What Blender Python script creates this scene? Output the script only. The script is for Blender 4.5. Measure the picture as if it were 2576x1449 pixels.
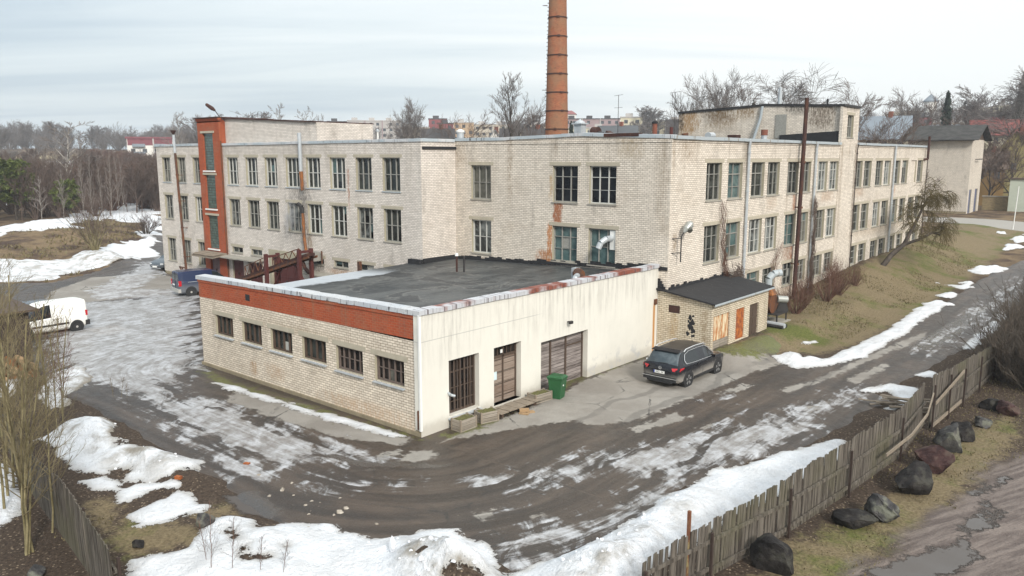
import bpy, math, random
import numpy as np
from mathutils import Vector, Matrix
R = math.radians
S = bpy.context.scene
for o in list(bpy.data.objects): bpy.data.objects.remove(o)
# ------------------------------------------------------------ camera
cam = bpy.data.objects.new('camera', bpy.data.cameras.new('camera')); S.collection.objects.link(cam)
cam.data.sensor_width = 36; cam.data.lens = 36*1976/2576
cam.data.clip_start = .3; cam.data.clip_end = 6000
cam.location = (0, 0, 10); cam.rotation_euler = (R(90-9.48), 0, R(40.6))
S.camera = cam
# ------------------------------------------------------------ sky and sun
W = bpy.data.worlds.new('World'); S.world = W; W.use_nodes = True
SUN_EL, SUN_AZ = 32, 118      # azimuth clockwise from +Y : light from the right, behind the camera
def build_world():
    nt = W.node_tree; n = nt.nodes; l = nt.links
    bg = n['Background']; bg.inputs['Strength'].default_value = .088
    sky = n.new('ShaderNodeTexSky'); sky.sky_type = 'NISHITA'; sky.sun_disc = False
    sky.sun_elevation = R(SUN_EL); sky.sun_rotation = R(SUN_AZ); sky.air_density = 1.2; sky.dust_density = 2.5
    tc = n.new('ShaderNodeTexCoord'); sep = n.new('ShaderNodeSeparateXYZ'); l.new(tc.outputs['Generated'], sep.inputs[0])
    def m(op, a, b=None, c=None):
        k = n.new('ShaderNodeMath'); k.operation = op
        for i, v in enumerate((a, b, c)):
            if v is None: continue
            if isinstance(v, (int, float)): k.inputs[i].default_value = v
            else: l.new(v, k.inputs[i])
        return k.outputs[0]
    # cloud layer on a plane overhead: direction / (z + small)
    zz = m('ADD', m('MAXIMUM', sep.outputs[2], 0), .10)
    cx = m('DIVIDE', sep.outputs[0], zz); cy = m('DIVIDE', sep.outputs[1], zz)
    cmb = n.new('ShaderNodeCombineXYZ'); l.new(cx, cmb.inputs[0]); l.new(cy, cmb.inputs[1])
    mr = n.new('ShaderNodeMapping'); l.new(cmb.outputs[0], mr.inputs[0]); mr.inputs['Rotation'].default_value = (0, 0, R(-44))
    mp = n.new('ShaderNodeMapping'); l.new(mr.outputs[0], mp.inputs[0]); mp.inputs['Scale'].default_value = (.20, .85, 1)
    nz = n.new('ShaderNodeTexNoise'); nz.inputs['Scale'].default_value = 1.1; nz.inputs['Detail'].default_value = 6; nz.inputs['Roughness'].default_value = .52
    nz.inputs['Distortion'].default_value = .6
    l.new(mp.outputs[0], nz.inputs['Vector'])
    # the overcast is thin to the left (west) and thick and bright to the right and behind
    thin = m('ADD', m('MULTIPLY', sep.outputs[0], -.55), m('MULTIPLY', sep.outputs[1], -.30))
    v = m('SUBTRACT', m('MULTIPLY', m('SUBTRACT', nz.outputs[0], .5), 1.6), m('MULTIPLY', m('SUBTRACT', thin, .18), 1.55))
    v = m('ADD', v, .62)
    rmp = n.new('ShaderNodeValToRGB'); l.new(v, rmp.inputs[0])
    e = rmp.color_ramp.elements
    e[0].position = .12; e[0].color = (5.6, 6.5, 7.2, 1); e[1].position = .95; e[1].color = (9.6, 9.9, 9.9, 1)
    k = e.new(.5); k.color = (7.6, 8.3, 8.6, 1)
    # brighter overhead
    up = m('ADD', 1, m('MULTIPLY', m('POWER', m('MAXIMUM', sep.outputs[2], 0), 1.3), .75))
    sc = n.new('ShaderNodeVectorMath'); sc.operation = 'SCALE'; l.new(rmp.outputs[0], sc.inputs[0]); l.new(up, sc.inputs['Scale'])
    mx = n.new('ShaderNodeMix'); mx.data_type = 'RGBA'; mx.inputs[0].default_value = .88
    l.new(sky.outputs[0], mx.inputs[6]); l.new(sc.outputs[0], mx.inputs[7]); l.new(mx.outputs[2], bg.inputs[0])
build_world()
sun = bpy.data.objects.new('sun', bpy.data.lights.new('sun', 'SUN')); S.collection.objects.link(sun)
sun.data.energy = 2.7; sun.data.angle = R(10); sun.data.color = (1, .95, .88)
sun.rotation_euler = (R(90-SUN_EL), 0, R(180-SUN_AZ)); sun['kind'] = 'structure'
S.view_settings.view_transform = 'Standard'; S.view_settings.look = 'None'
S.view_settings.exposure = 0.33; S.view_settings.gamma = 1
S.render.engine = 'CYCLES'
random.seed(7); RNG = np.random.default_rng(7)
# ------------------------------------------------------------ material helpers
class NT:
    def __init__(s, name, rough=.8, spec=.4):
        s.m = bpy.data.materials.new(name); s.m.use_nodes = True
        s.n = s.m.node_tree.nodes; s.l = s.m.node_tree.links; s.b = s.n['Principled BSDF']
        s.b.inputs['Roughness'].default_value = rough; s.b.inputs['Specular IOR Level'].default_value = spec
        s._pos = None
    def put(s, v, sock):
        if isinstance(v, (int, float)): sock.default_value = v
        elif isinstance(v, tuple): sock.default_value = v if len(v) == 4 or sock.type == 'VECTOR' else (*v, 1)
        else: s.l.new(v, sock)
    def math(s, op, a, b=0., c=0., clamp=False):
        k = s.n.new('ShaderNodeMath'); k.operation = op; k.use_clamp = clamp
        for i, v in enumerate((a, b, c)): s.put(v, k.inputs[i])
        return k.outputs[0]
    def pos(s):
        if s._pos is None: s._pos = s.n.new('ShaderNodeNewGeometry').outputs['Position']
        return s._pos
    def obj(s): return s.n.new('ShaderNodeTexCoord').outputs['Object']
    def sep(s, v):
        k = s.n.new('ShaderNodeSeparateXYZ'); s.l.new(v, k.inputs[0]); return k.outputs
    def comb(s, x, y, z=0.):
        k = s.n.new('ShaderNodeCombineXYZ')
        for i, v in enumerate((x, y, z)): s.put(v, k.inputs[i])
        return k.outputs[0]
    def scale(s, v, sc):
        k = s.n.new('ShaderNodeMapping'); s.l.new(v, k.inputs[0]); k.inputs['Scale'].default_value = sc; return k.outputs[0]
    def noise(s, scale, v=None, detail=4., rough=.55, dist=0.):
        k = s.n.new('ShaderNodeTexNoise'); s.l.new(v if v is not None else s.pos(), k.inputs['Vector'])
        k.inputs['Scale'].default_value = scale; k.inputs['Detail'].default_value = detail; k.inputs['Roughness'].default_value = rough; k.inputs['Distortion'].default_value = dist
        return k.outputs[0]
    def voro(s, scale, v=None, feat='F1', rnd=1.):
        k = s.n.new('ShaderNodeTexVoronoi'); k.feature = feat; s.l.new(v if v is not None else s.pos(), k.inputs['Vector'])
        k.inputs['Scale'].default_value = scale; k.inputs['Randomness'].default_value = rnd
        return k.outputs[0]
    def ramp(s, v, a, b):      # smooth 0..1 between a and b
        k = s.n.new('ShaderNodeMapRange'); k.interpolation_type = 'SMOOTHSTEP'; s.put(v, k.inputs[0])
        k.inputs[1].default_value = a; k.inputs[2].default_value = b; return k.outputs[0]
    def mix(s, f, a, b):
        k = s.n.new('ShaderNodeMix'); k.data_type = 'RGBA'; s.put(f, k.inputs[0]); s.put(a, k.inputs[6]); s.put(b, k.inputs[7]); return k.outputs[2]
    def mul(s, col, f):
        k = s.n.new('ShaderNodeVectorMath'); k.operation = 'SCALE'; s.put(col, k.inputs[0]); s.put(f, k.inputs['Scale']); return k.outputs[0]
    def attr(s, name):
        k = s.n.new('ShaderNodeAttribute'); k.attribute_name = name; return k.outputs['Fac']
    def bump(s, h, dist=.02, strength=1.):
        k = s.n.new('ShaderNodeBump'); s.put(h, k.inputs['Height']); k.inputs['Distance'].default_value = dist; k.inputs['Strength'].default_value = strength
        s.l.new(k.outputs[0], s.b.inputs['Normal'])
    def col(s, v): s.put(v, s.b.inputs['Base Color'])
    def rough(s, v): s.put(v, s.b.inputs['Roughness'])
    def metal(s, v): s.put(v, s.b.inputs['Metallic'])
def mat_plain(name, c, rough=.8, metal=0., var=.25, scale=3., spec=.4, bump=0.):
    t = NT(name, rough, spec); n = t.noise(scale, t.pos(), 5)
    t.col(t.mul(t.mix(0., (*c, 1), (*c, 1)), t.math('ADD', 1-var/1., t.math('MULTIPLY', n, 2*var)))); t.metal(metal)
    if bump: t.bump(n, bump)
    return t.m
def mat_rust(name, base, rust=(.16, .05, .018), amount=.5, scale=4., rough=.75, metal=0.):
    t = NT(name, rough); p = t.scale(t.pos(), (1, 1, .35)); n = t.noise(scale, p, 6, .65)
    f = t.ramp(n, .62-amount*.35, .72-amount*.25)
    f2 = t.noise(scale*3, None, 4)
    t.col(t.mix(f, base, t.mix(f2, rust, (rust[0]*2.2, rust[1]*2.4, rust[2]*1.8)))); t.metal(metal); return t.m
def brick(name, c1, c2, mortar, stains=(), grime=.35, streak=.35, bw=.27, rh=.1, ms=.013, top=11.0, warm=0.):
    """coursed brick on vertical faces: u runs along the wall, v is height; stains = (axis, u, half width, z top, z bottom, colour, strength)"""
    t = NT(name, .88, .25)
    x, y, z = t.sep(t.pos()); nx = t.sep(t.n.new('ShaderNodeNewGeometry').outputs['True Normal'])[0]
    side = t.math('GREATER_THAN', t.math('ABSOLUTE', nx), .6)
    u = t.math('ADD', x, t.math('MULTIPLY', side, t.math('SUBTRACT', y, x)))
    uv = t.comb(u, z)
    b = t.n.new('ShaderNodeTexBrick'); t.l.new(uv, b.inputs[0]); b.inputs['Scale'].default_value = 1
    b.inputs['Brick Width'].default_value = bw; b.inputs['Row Height'].default_value = rh; b.inputs['Mortar Size'].default_value = ms
    b.inputs['Mortar Smooth'].default_value = .3; b.inputs['Bias'].default_value = -.1
    b.offset_frequency = 2; t.put((*c1, 1), b.inputs['Color1']); t.put((*c2, 1), b.inputs['Color2']); t.put((*mortar, 1), b.inputs['Mortar'])
    big = t.noise(.32, uv, 5, .6); med = t.noise(1.7, uv, 5, .6); fine = t.noise(14, uv, 3)
    c = t.mul(b.outputs['Color'], t.math('ADD', .58, t.math('MULTIPLY', t.math('ADD', t.math('ADD', big, med), t.noise(.09, uv, 3)), .28)))
    # rain streaks: narrow across, long down, strongest under the coping
    st = t.noise(1., t.comb(t.math('MULTIPLY', u, 2.2), t.math('MULTIPLY', z, .16)), 5, .65)
    hi = t.ramp(z, top-4.5, top+.2)
    sf = t.math('MULTIPLY', t.ramp(st, .50, .74), t.math('MULTIPLY', t.math('ADD', .3, hi), streak))
    c = t.mix(sf, c, t.mul(c, .0) if 0 else (.20, .155, .10))
    gf = t.math('MULTIPLY', t.ramp(t.noise(.55, uv, 6, .68), .52, .76), grime)
    c = t.mix(gf, c, (.28, .205, .13)); dk = t.noise(.9, t.comb(t.math('MULTIPLY', u, 1.), t.math('MULTIPLY', z, .35)), 6, .72); c = t.mix(t.math('MULTIPLY', t.ramp(dk, .54, .72), .38), c, (.16, .135, .11))
    for ax, u0, hw, zt, zb, sc, k in stains:
        du = t.math('ABSOLUTE', t.math('SUBTRACT', x if ax == 'x' else y, u0))
        wob = t.math('MULTIPLY', t.math('SUBTRACT', t.noise(1.3, t.comb(t.math('MULTIPLY', u, 3.), z), 5, .7), .5), hw*2.6)
        a = t.ramp(t.math('ADD', du, wob), hw, hw*.25)
        a = t.math('MULTIPLY', a, t.ramp(z, zb, zb+(zt-zb)*.45)); a = t.math('MULTIPLY', a, t.ramp(z, zt+.15, zt-.15))
        sel = side if ax == 'y' else t.math('SUBTRACT', 1., side)
        a = t.math('MULTIPLY', t.math('MULTIPLY', a, sel), t.math('MULTIPLY', t.ramp(t.noise(3., t.comb(t.math('MULTIPLY', u, 3.5), z), 6, .7), .3, .68), k)); a = t.math('MINIMUM', t.math('MAXIMUM', a, 0.), .86)
        c = t.mix(a, c, sc)
    t.col(c); t.bump(t.math('ADD', t.math('MULTIPLY', b.outputs['Fac'], -1.), t.math('MULTIPLY', fine, .6)), .012)
    return t.m
RUST = (.30, .085, .018); SOOT = (.045, .04, .035); BROWN = (.20, .125, .055)
M = {}
CB = ((.76, .69, .595), (.60, .54, .46), (.36, .31, .265))
M['brick_wing'] = brick('cream_brick_wing', (.74, .68, .615), (.59, .54, .485), (.36, .325, .29), stains=[
    ('x', -46.6, 1.9, 8.4, 2.6, SOOT, .62), ('x', -46.2, .8, 7.9, 5.9, SOOT, .6), ('x', -41.15, .14, 9.2, 6.0, RUST, .9), ('x', -44.9, 1.0, 3.0, .8, SOOT, .85),
    ('x', -45.6, .45, 5.2, 2.2, BROWN, .8), ('x', -62.6, .5, 3.0, .3, BROWN, .5), ('x', -42.3, 1.6, 2.6, 2.0, (.35, .15, .05), .7), ('x', -50.0, 9., 11., 9.9, (.3, .27, .23), .5)], grime=.2, streak=.3)
M['brick_main'] = brick('cream_brick_main', CB[0], CB[1], CB[2], stains=[
    ('x', -26.45, .42, 7.62, 6.0, RUST, 2.4), ('x', -26.95, .26, 6.4, 3.9, (.45, .16, .03), 1.5), ('x', -26.9, .16, 9.0, 7.4, (.42, .26, .1), .9), ('x', -27.2, .9, 4.8, 3.6, (.36, .13, .03), 1.3),
    ('x', -29.9, .28, 11., 6.5, BROWN, .55), ('x', -19.9, .5, 11.2, 5.5, BROWN, .35), ('x', -21.8, 1.1, 10.9, 9.7, (.36, .28, .18), .8), ('x', -33.9, .7, 11., 9.0, BROWN, .5), ('x', -26.6, .3, 11., 9.6, BROWN, .4),
    ('x', -31.9, 1.4, 14.4, 11.0, (.30, .17, .06), 1.4), ('x', -29.1, 1.6, 14.3, 12.3, SOOT, 1.2), ('x', -28.9, 1.7, 14.2, 11.6, BROWN, .9), ('x', -26.9, 1.2, 14.3, 12.6, BROWN, 1.2), ('x', -21.0, 1.5, 14.3, 11.4, (.10, .07, .045), 1.2), ('x', -22.8, 1.0, 14.3, 12.9, SOOT, 1.1), ('x', -32.5, .5, 14., 11.6, SOOT, 1.2), ('y', 60.8, 2.2, 14.4, 13.1, SOOT, .9),
    ('y', 50.9, .42, 7.6, 0.5, (.34, .10, .02), 1.), ('y', 50.2, 1.1, 4.4, .6, (.22, .08, .03), .8), ('y', 36.4, 1.3, 11.2, 9.4, BROWN, .55), ('y', 34.9, .22, 11.2, 8.5, BROWN, .5), ('y', 43.1, .45, 10.9, 8.4, (.16, .13, .09), .8),
    ('y', 49.6, .2, 9.9, 3., BROWN, .5), ('y', 59.4, .35, 11., 2., BROWN, .6), ('y', 62.4, .35, 11., 1.5, (.13, .08, .045), .8), ('y', 53.9, .35, 7.2, 1.6, (.14, .1, .06), .85),
    ('y', 35.3, .3, 6.2, 5.0, BROWN, .7), ('y', 73.5, .5, 7.6, 6.4, (.35, .14, .05), .7), ('y', 64., 1.6, 7.7, 6.8, (.34, .18, .08), .6), ('y', 56.9, 1.8, 7.6, 6.7, (.34, .18, .08), .6), ('y', 47.2, 1., 7.6, 6.6, (.3, .18, .09), .5),
    ('y', 70., 10., 5.0, 3.4, (.36, .26, .16), .6), ('y', 47., 12., 1.6, -.2, (.25, .18, .1), .5)], grime=.36, streak=.3)
M['brick_annex'] = brick('cream_brick_annex', (.73, .65, .54), (.56, .49, .40), (.33, .265, .20), stains=[
    ('x', -30.9, .35, 1.0, .2, (.33, .17, .05), .8), ('x', -29.2, .9, 1.1, .3, (.42, .26, .14), .6), ('x', -27., 6., 3.1, 2.6, (.34, .27, .18), .6), ('x', -22.8, 3.5, .75, -.2, (.5, .33, .2), .7)], grime=.3, streak=.25, top=3.6)
M['brick_shed'] = brick('cream_brick_shed', (.66, .585, .46), (.53, .46, .345), (.27, .21, .14), stains=[
    ('x', -19.0, .34, 2.3, .5, (.36, .22, .08), .6), ('x', -17.3, .3, 2.6, .3, BROWN, .7)], grime=.5, streak=.4, top=2.6)
M['brick_red'] = brick('orange_red_brick', (.36, .078, .032), (.29, .062, .028), (.42, .17, .09), grime=.35, streak=.4, ms=.008, top=4.4, stains=[('x', -27.5, 5., 3.9, 3.5, (.25, .07, .03), .3)])
M['brick_stack'] = brick('weathered_red_brick', (.40, .15, .075), (.27, .10, .055), (.30, .15, .09), grime=.65, streak=.6, top=20., rh=.1)
M['dull_red'] = mat_plain('dull_red_brickwork', (.20, .075, .05), .9, var=.3)
M['brick_low'] = brick('mossy_brick', (.34, .27, .15), (.25, .19, .11), (.13, .1, .06), grime=.6, streak=.4, top=4)
M['brick_sub'] = brick('pale_brick', (.72, .65, .56), (.62, .56, .48), (.28, .25, .21), grime=.15, streak=.2, top=12)
M['plaster'] = mat_plain('reveal_plaster', (.36, .33, .245), .9, var=.18, scale=6)
M['concrete'] = mat_plain('grey_concrete', (.30, .28, .24), .95, var=.3, scale=2.5, bump=.01)
M['lintel'] = mat_plain('lintel_concrete', (.40, .36, .28), .95, var=.2, scale=5)
M['plinth'] = mat_plain('mossy_plinth', (.25, .21, .14), .95, var=.45, scale=3, bump=.02)
M['frame_white'] = mat_plain('white_painted_wood', (.50, .50, .47), .6, var=.25, scale=9)
M['frame_grey'] = mat_plain('weathered_grey_wood', (.27, .265, .24), .8, var=.35, scale=9)
M['frame_brown'] = mat_plain('dark_brown_wood', (.075, .05, .035), .7, var=.4, scale=9)
M['bars'] = mat_plain('brown_bars', (.13, .10, .085), .8, var=.4)
M['zinc'] = mat_rust('zinc_flashing', (.36, .40, .42, 1), (.10, .07, .05), amount=.12, scale=3, rough=.5)
M['galv'] = mat_plain('galvanised_steel', (.44, .47, .49), .5, .3, var=.3, scale=5)
M['rusty'] = mat_rust('rusty_steel', (.075, .038, .026, 1), (.085, .03, .014), amount=.6)
M['rust_dark'] = mat_rust('dark_rusty_pipe', (.045, .018, .014, 1), (.045, .016, .010), amount=.4)
M['post_dark'] = mat_plain('dark_post', (.045, .030, .024), .85, var=.4)
M['red_door'] = mat_plain('oxblood_painted_metal', (.085, .022, .019), .65, var=.25, scale=2)
M['purple_door'] = mat_plain('faded_purple_boards', (.16, .10, .10), .8, var=.3, scale=4)
M['black'] = mat_plain('black_bitumen', (.018, .018, .02), .85, var=.35, scale=5, bump=.02)
M['dark_metal'] = mat_plain('dark_metal', (.03, .028, .028), .6, var=.3)
M['wood_old'] = mat_plain('old_grey_planks', (.23, .19, .145), .9, var=.45, scale=5)
M['brass_grey'] = mat_plain('lamp_grey', (.33, .34, .32), .4, .3)
M['white_plain'] = mat_plain('white_paint', (.75, .75, .72), .5, var=.08)
def coping_mat(name, light, dark, amount):
    t = NT(name, .55); x, y, z = t.sep(t.pos())
    nz = t.noise(1., t.comb(t.math('MULTIPLY', x, 9.), t.math('MULTIPLY', y, 9.), t.math('MULTIPLY', z, 1.)), 3, .7)
    big = t.noise(.7, None, 3)
    f = t.math('MULTIPLY', t.ramp(nz, .56, .62), t.ramp(big, .5-amount, .62))
    side = t.ramp(t.sep(t.n.new('ShaderNodeNewGeometry').outputs['True Normal'])[2], .9, .3)
    f = t.math('MULTIPLY', f, t.math('ADD', .25, t.math('MULTIPLY', side, .75)))
    t.col(t.mix(f, t.mix(t.ramp(t.noise(.5, None, 2), .45, .6), light, (.50, .51, .52)), dark)); return t.m
M['coping'] = coping_mat('streaked_zinc_coping', (.38, .43, .46, 1), (.035, .03, .028, 1), .1)
M['coping_annex'] = coping_mat('peeling_white_coping', (.44, .47, .50, 1), (.035, .03, .035, 1), .5)
def coping_rust():
    t = NT('rusty_white_coping', .6)
    y = t.sep(t.pos())[1]; nz = t.noise(1., t.comb(0., t.math('MULTIPLY', y, 7.)), 3, .7)
    a = t.ramp(t.noise(.55, None, 3, .6), .50, .62)
    c = t.mix(a, (.47, .48, .50), (.22, .07, .045)); c = t.mix(t.math('MULTIPLY', t.ramp(nz, .52, .6), .8), c, (.07, .045, .05))
    t.col(c); return t.m
M['coping_rust'] = coping_rust()
def pane(name, c, c2, rough=.08, spec=.45):
    t = NT(name, rough, spec); n = t.noise(1.3, None, 4, .6, .5); o = t.noise(.37, None, 1)
    t.col(t.mix(t.ramp(n, .38, .66), t.mix(t.ramp(o, .35, .65), c, (c[0]*.5, c[1]*.5, c[2]*.55)), c2)); return t.m
M['glass_dark'] = pane('dark_glass', (.014, .018, .017), (.05, .056, .05), .08, .35)
M['glass_black'] = pane('black_glass', (.004, .005, .007), (.012, .014, .017), .05, .2)
M['glass_teal'] = pane('teal_papered_glass', (.055, .105, .105), (.11, .165, .16), .2)
M['glass_blind'] = pane('dusty_glass', (.07, .072, .058), (.15, .145, .12), .25)
M['glass_curtain'] = pane('curtained_glass', (.022, .026, .025), (.17, .185, .18), .15)
M['glass_brown'] = pane('barred_dark_glass', (.012, .010, .009), (.03, .024, .02), .1, .2)
M['curtain_cloth'] = mat_plain('grey_white_cloth', (.38, .38, .35), .9, var=.3, scale=6)
def glass_block():
    t = NT('green_glass_block', .15, .6); p = t.pos(); x, y, z = t.sep(p)
    b = t.n.new('ShaderNodeTexBrick'); b.offset = 0; t.l.new(t.comb(x, z), b.inputs[0]); b.inputs['Scale'].default_value = 1
    b.inputs['Brick Width'].default_value = .2; b.inputs['Row Height'].default_value = .2; b.inputs['Mortar Size'].default_value = .012
    t.put((.05, .085, .075, 1), b.inputs['Color1']); t.put((.10, .15, .13, 1), b.inputs['Color2']); t.put((.03, .035, .03, 1), b.inputs['Mortar'])
    t.col(b.outputs['Color']); t.bump(t.math('MULTIPLY', b.outputs['Fac'], -1.), .02); return t.m
M['glass_block'] = glass_block()
def white_render():
    t = NT('white_render', .9, .2); x, y, z = t.sep(t.pos())
    st = t.noise(1., t.comb(0., t.math('MULTIPLY', y, 5.), t.math('MULTIPLY', z, .45)), 5, .7)
    big = t.ramp(t.noise(.22, None, 4), .40, .62)
    up = t.ramp(z, 1.2, 4.6)
    f = t.math('MULTIPLY', t.math('MULTIPLY', t.ramp(st, .42, .72), up), t.math('ADD', .2, t.math('MULTIPLY', big, .5)))
    c = t.mix(f, (.66, .64, .575), (.30, .28, .25))
    c = t.mix(t.math('MULTIPLY', t.ramp(t.math('ADD', z, t.math('MULTIPLY', t.noise(2.5, None, 5, .7), .5)), .95, .55), .45), c, (.30, .27, .22)); c = t.mul(c, t.math('ADD', .88, t.math('MULTIPLY', t.noise(.5, None, 6, .7), .24)))
    low = t.math('MULTIPLY', t.ramp(z, 1.3, .3), t.ramp(t.noise(1.4, None, 6, .7), .5, .62))
    c = t.mix(t.math('MULTIPLY', low, t.math('MULTIPLY', t.ramp(y, 27.5, 29.5), .8)), c, (.42, .42, .42))
    dy = t.math('ABSOLUTE', t.math('SUBTRACT', y, 34.35))
    c = t.mix(t.math('MULTIPLY', t.ramp(dy, .16, .03), t.ramp(z, 2.9, 2.5)), c, (.45, .22, .07))
    # sheet joints
    j = t.math('MULTIPLY', t.ramp(t.math('ABSOLUTE', t.math('SUBTRACT', z, 3.55)), .02, .008), t.ramp(y, 25.5, 24.5))
    c = t.mix(t.math('MULTIPLY', j, .6), c, (.3, .3, .29))
    t.col(c); t.bump(t.noise(30, None, 3), .004); return t.m
M['render_white'] = white_render()
def boards(name, c1, c2, axis='z', w=.14, rough=.9, dark=.3):
    """weathered boards; axis = direction the boards repeat along"""
    t = NT(name, rough, .2); x, y, z = t.sep(t.pos()); k = {'x': x, 'y': y, 'z': z}[axis]
    idx = t.math('FLOOR', t.math('DIVIDE', k, w)); wn = t.n.new('ShaderNodeTexWhiteNoise'); wn.noise_dimensions = '1D'; t.l.new(idx, wn.inputs['W'])
    if axis == 'z': g = t.comb(t.math('MULTIPLY', x, 1.), t.math('MULTIPLY', y, 1.), t.math('MULTIPLY', z, 14.))
    else: g = t.comb(t.math('MULTIPLY', x, 16.), t.math('MULTIPLY', y, 16.), t.math('MULTIPLY', z, 1.2))
    n = t.noise(1.2, g, 5, .7)
    f = t.math('ADD', t.math('MULTIPLY', wn.outputs[0], .5), t.math('MULTIPLY', t.ramp(n, .3, .7), .6), clamp=True)
    c = t.mix(f, c1, c2)
    fr = t.math('FRACT', t.math('DIVIDE', k, w)); gap = t.math('ADD', t.ramp(fr, .08, 0.), t.ramp(fr, .92, 1.))
    t.col(t.mul(c, t.math('SUBTRACT', 1., t.math('MULTIPLY', gap, 1-dark)))); t.bump(t.math('SUBTRACT', n, gap), .01); return t.m
M['gate_boards'] = boards('silvered_gate_boards', (.045, .032, .028), (.33, .29, .27), 'z', .15)
M['door_boards'] = boards('faded_door_panels', (.15, .10, .075), (.30, .245, .20), 'z', .5)
M['shed_boards'] = boards('dark_shed_boards', (.035, .026, .022), (.085, .065, .055), 'x', .16)
M['crate_boards'] = boards('grey_crate_boards', (.17, .145, .11), (.34, .30, .25), 'z', .13)
def picket_mat():
    t = NT('weathered_pickets', .92, .15); x, y, z = t.sep(t.pos()); p = t.comb(t.math('MULTIPLY', x, 9.), t.math('MULTIPLY', y, 9.), t.math('MULTIPLY', z, .8))
    n = t.noise(1.1, p, 5, .7); big = t.noise(.5, None, 3)
    c = t.mix(t.ramp(n, .28, .7), (.036, .029, .024), (.175, .155, .13)); c = t.mix(t.math('MULTIPLY', t.ramp(big, .45, .7), .5), c, (.11, .105, .06))
    t.col(c); t.bump(n, .012); return t.m
M['picket'] = picket_mat()
def rust_door():
    t = NT('cream_door_eaten_by_rust', .8); x, y, z = t.sep(t.pos())
    n = t.noise(1., t.comb(0., t.math('MULTIPLY', y, 7.), t.math('MULTIPLY', z, .8)), 6, .7)
    f = t.ramp(n, .42, .56); c = t.mix(f, (.66, .58, .40), t.mix(t.noise(9., None, 3), (.25, .06, .01), (.52, .20, .04)))
    t.col(c); return t.m
M['rust_door'] = rust_door()
def rust_door2():
    t = NT('orange_rust_door', .8); n = t.noise(4., None, 6, .7); t.col(t.mix(t.ramp(n, .35, .6), (.48, .15, .03), (.22, .06, .02))); return t.m
M['rust_door_deep'] = rust_door2()
def roof_felt():
    t = NT('wet_grey_roofing_felt', .5, .4); x, y, z = t.sep(t.pos())
    n = t.noise(.35, t.comb(t.math('MULTIPLY', x, 1.6), t.math('MULTIPLY', y, .8)), 6, .6); m2 = t.noise(2.4, None, 5)
    c = t.mix(t.ramp(n, .40, .60), (.028, .032, .034), (.078, .082, .080)); c = t.mul(c, t.math('ADD', .70, t.math('MULTIPLY', m2, .6)))
    pz = t.noise(.28, t.pos(), 4, .6, 1.2); c = t.mix(t.math('MULTIPLY', t.ramp(pz, .56, .575), .7), c, (.022, .024, .026)); c = t.mix(t.math('MULTIPLY', t.math('MULTIPLY', t.ramp(pz, .54, .556), t.ramp(pz, .575, .56)), .5), c, (.17, .165, .15))
    # thin ice film along the low north-west edge
    e = t.math('ADD', t.math('SUBTRACT', -33.1, x), t.math('MULTIPLY', t.math('SUBTRACT', t.noise(.7, None, 5), .5), 2.6))
    ice = t.math('MULTIPLY', t.ramp(e, -.15, .25), t.math('MULTIPLY', t.ramp(y, 19.5, 21.), t.ramp(y, 29.5, 27.)))
    c = t.mix(ice, c, (.42, .45, .48))
    jx = t.math('FRACT', t.math('DIVIDE', t.math('ADD', y, .3), 1.0)); lap = t.ramp(jx, .05, .02)
    c = t.mix(t.math('MULTIPLY', lap, t.math('MULTIPLY', t.ramp(m2, .4, .6), .5)), c, (.19, .19, .18))
    t.col(c); t.rough(t.math('ADD', .35, t.math('MULTIPLY', m2, .35))); t.bump(m2, .02); return t.m
M['roof_felt'] = roof_felt()
def shed_felt():
    t = NT('black_shed_felt', .8); n = t.voro(3.5); s = t.ramp(n, .10, .04); m2 = t.noise(2., None, 5)
    t.col(t.mix(t.math('MULTIPLY', s, .5), t.mul(t.mix(m2, (.012, .012, .014), (.028, .027, .028)), 1.), (.3, .3, .26))); t.bump(m2, .03); return t.m
M['shed_felt'] = shed_felt()
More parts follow.
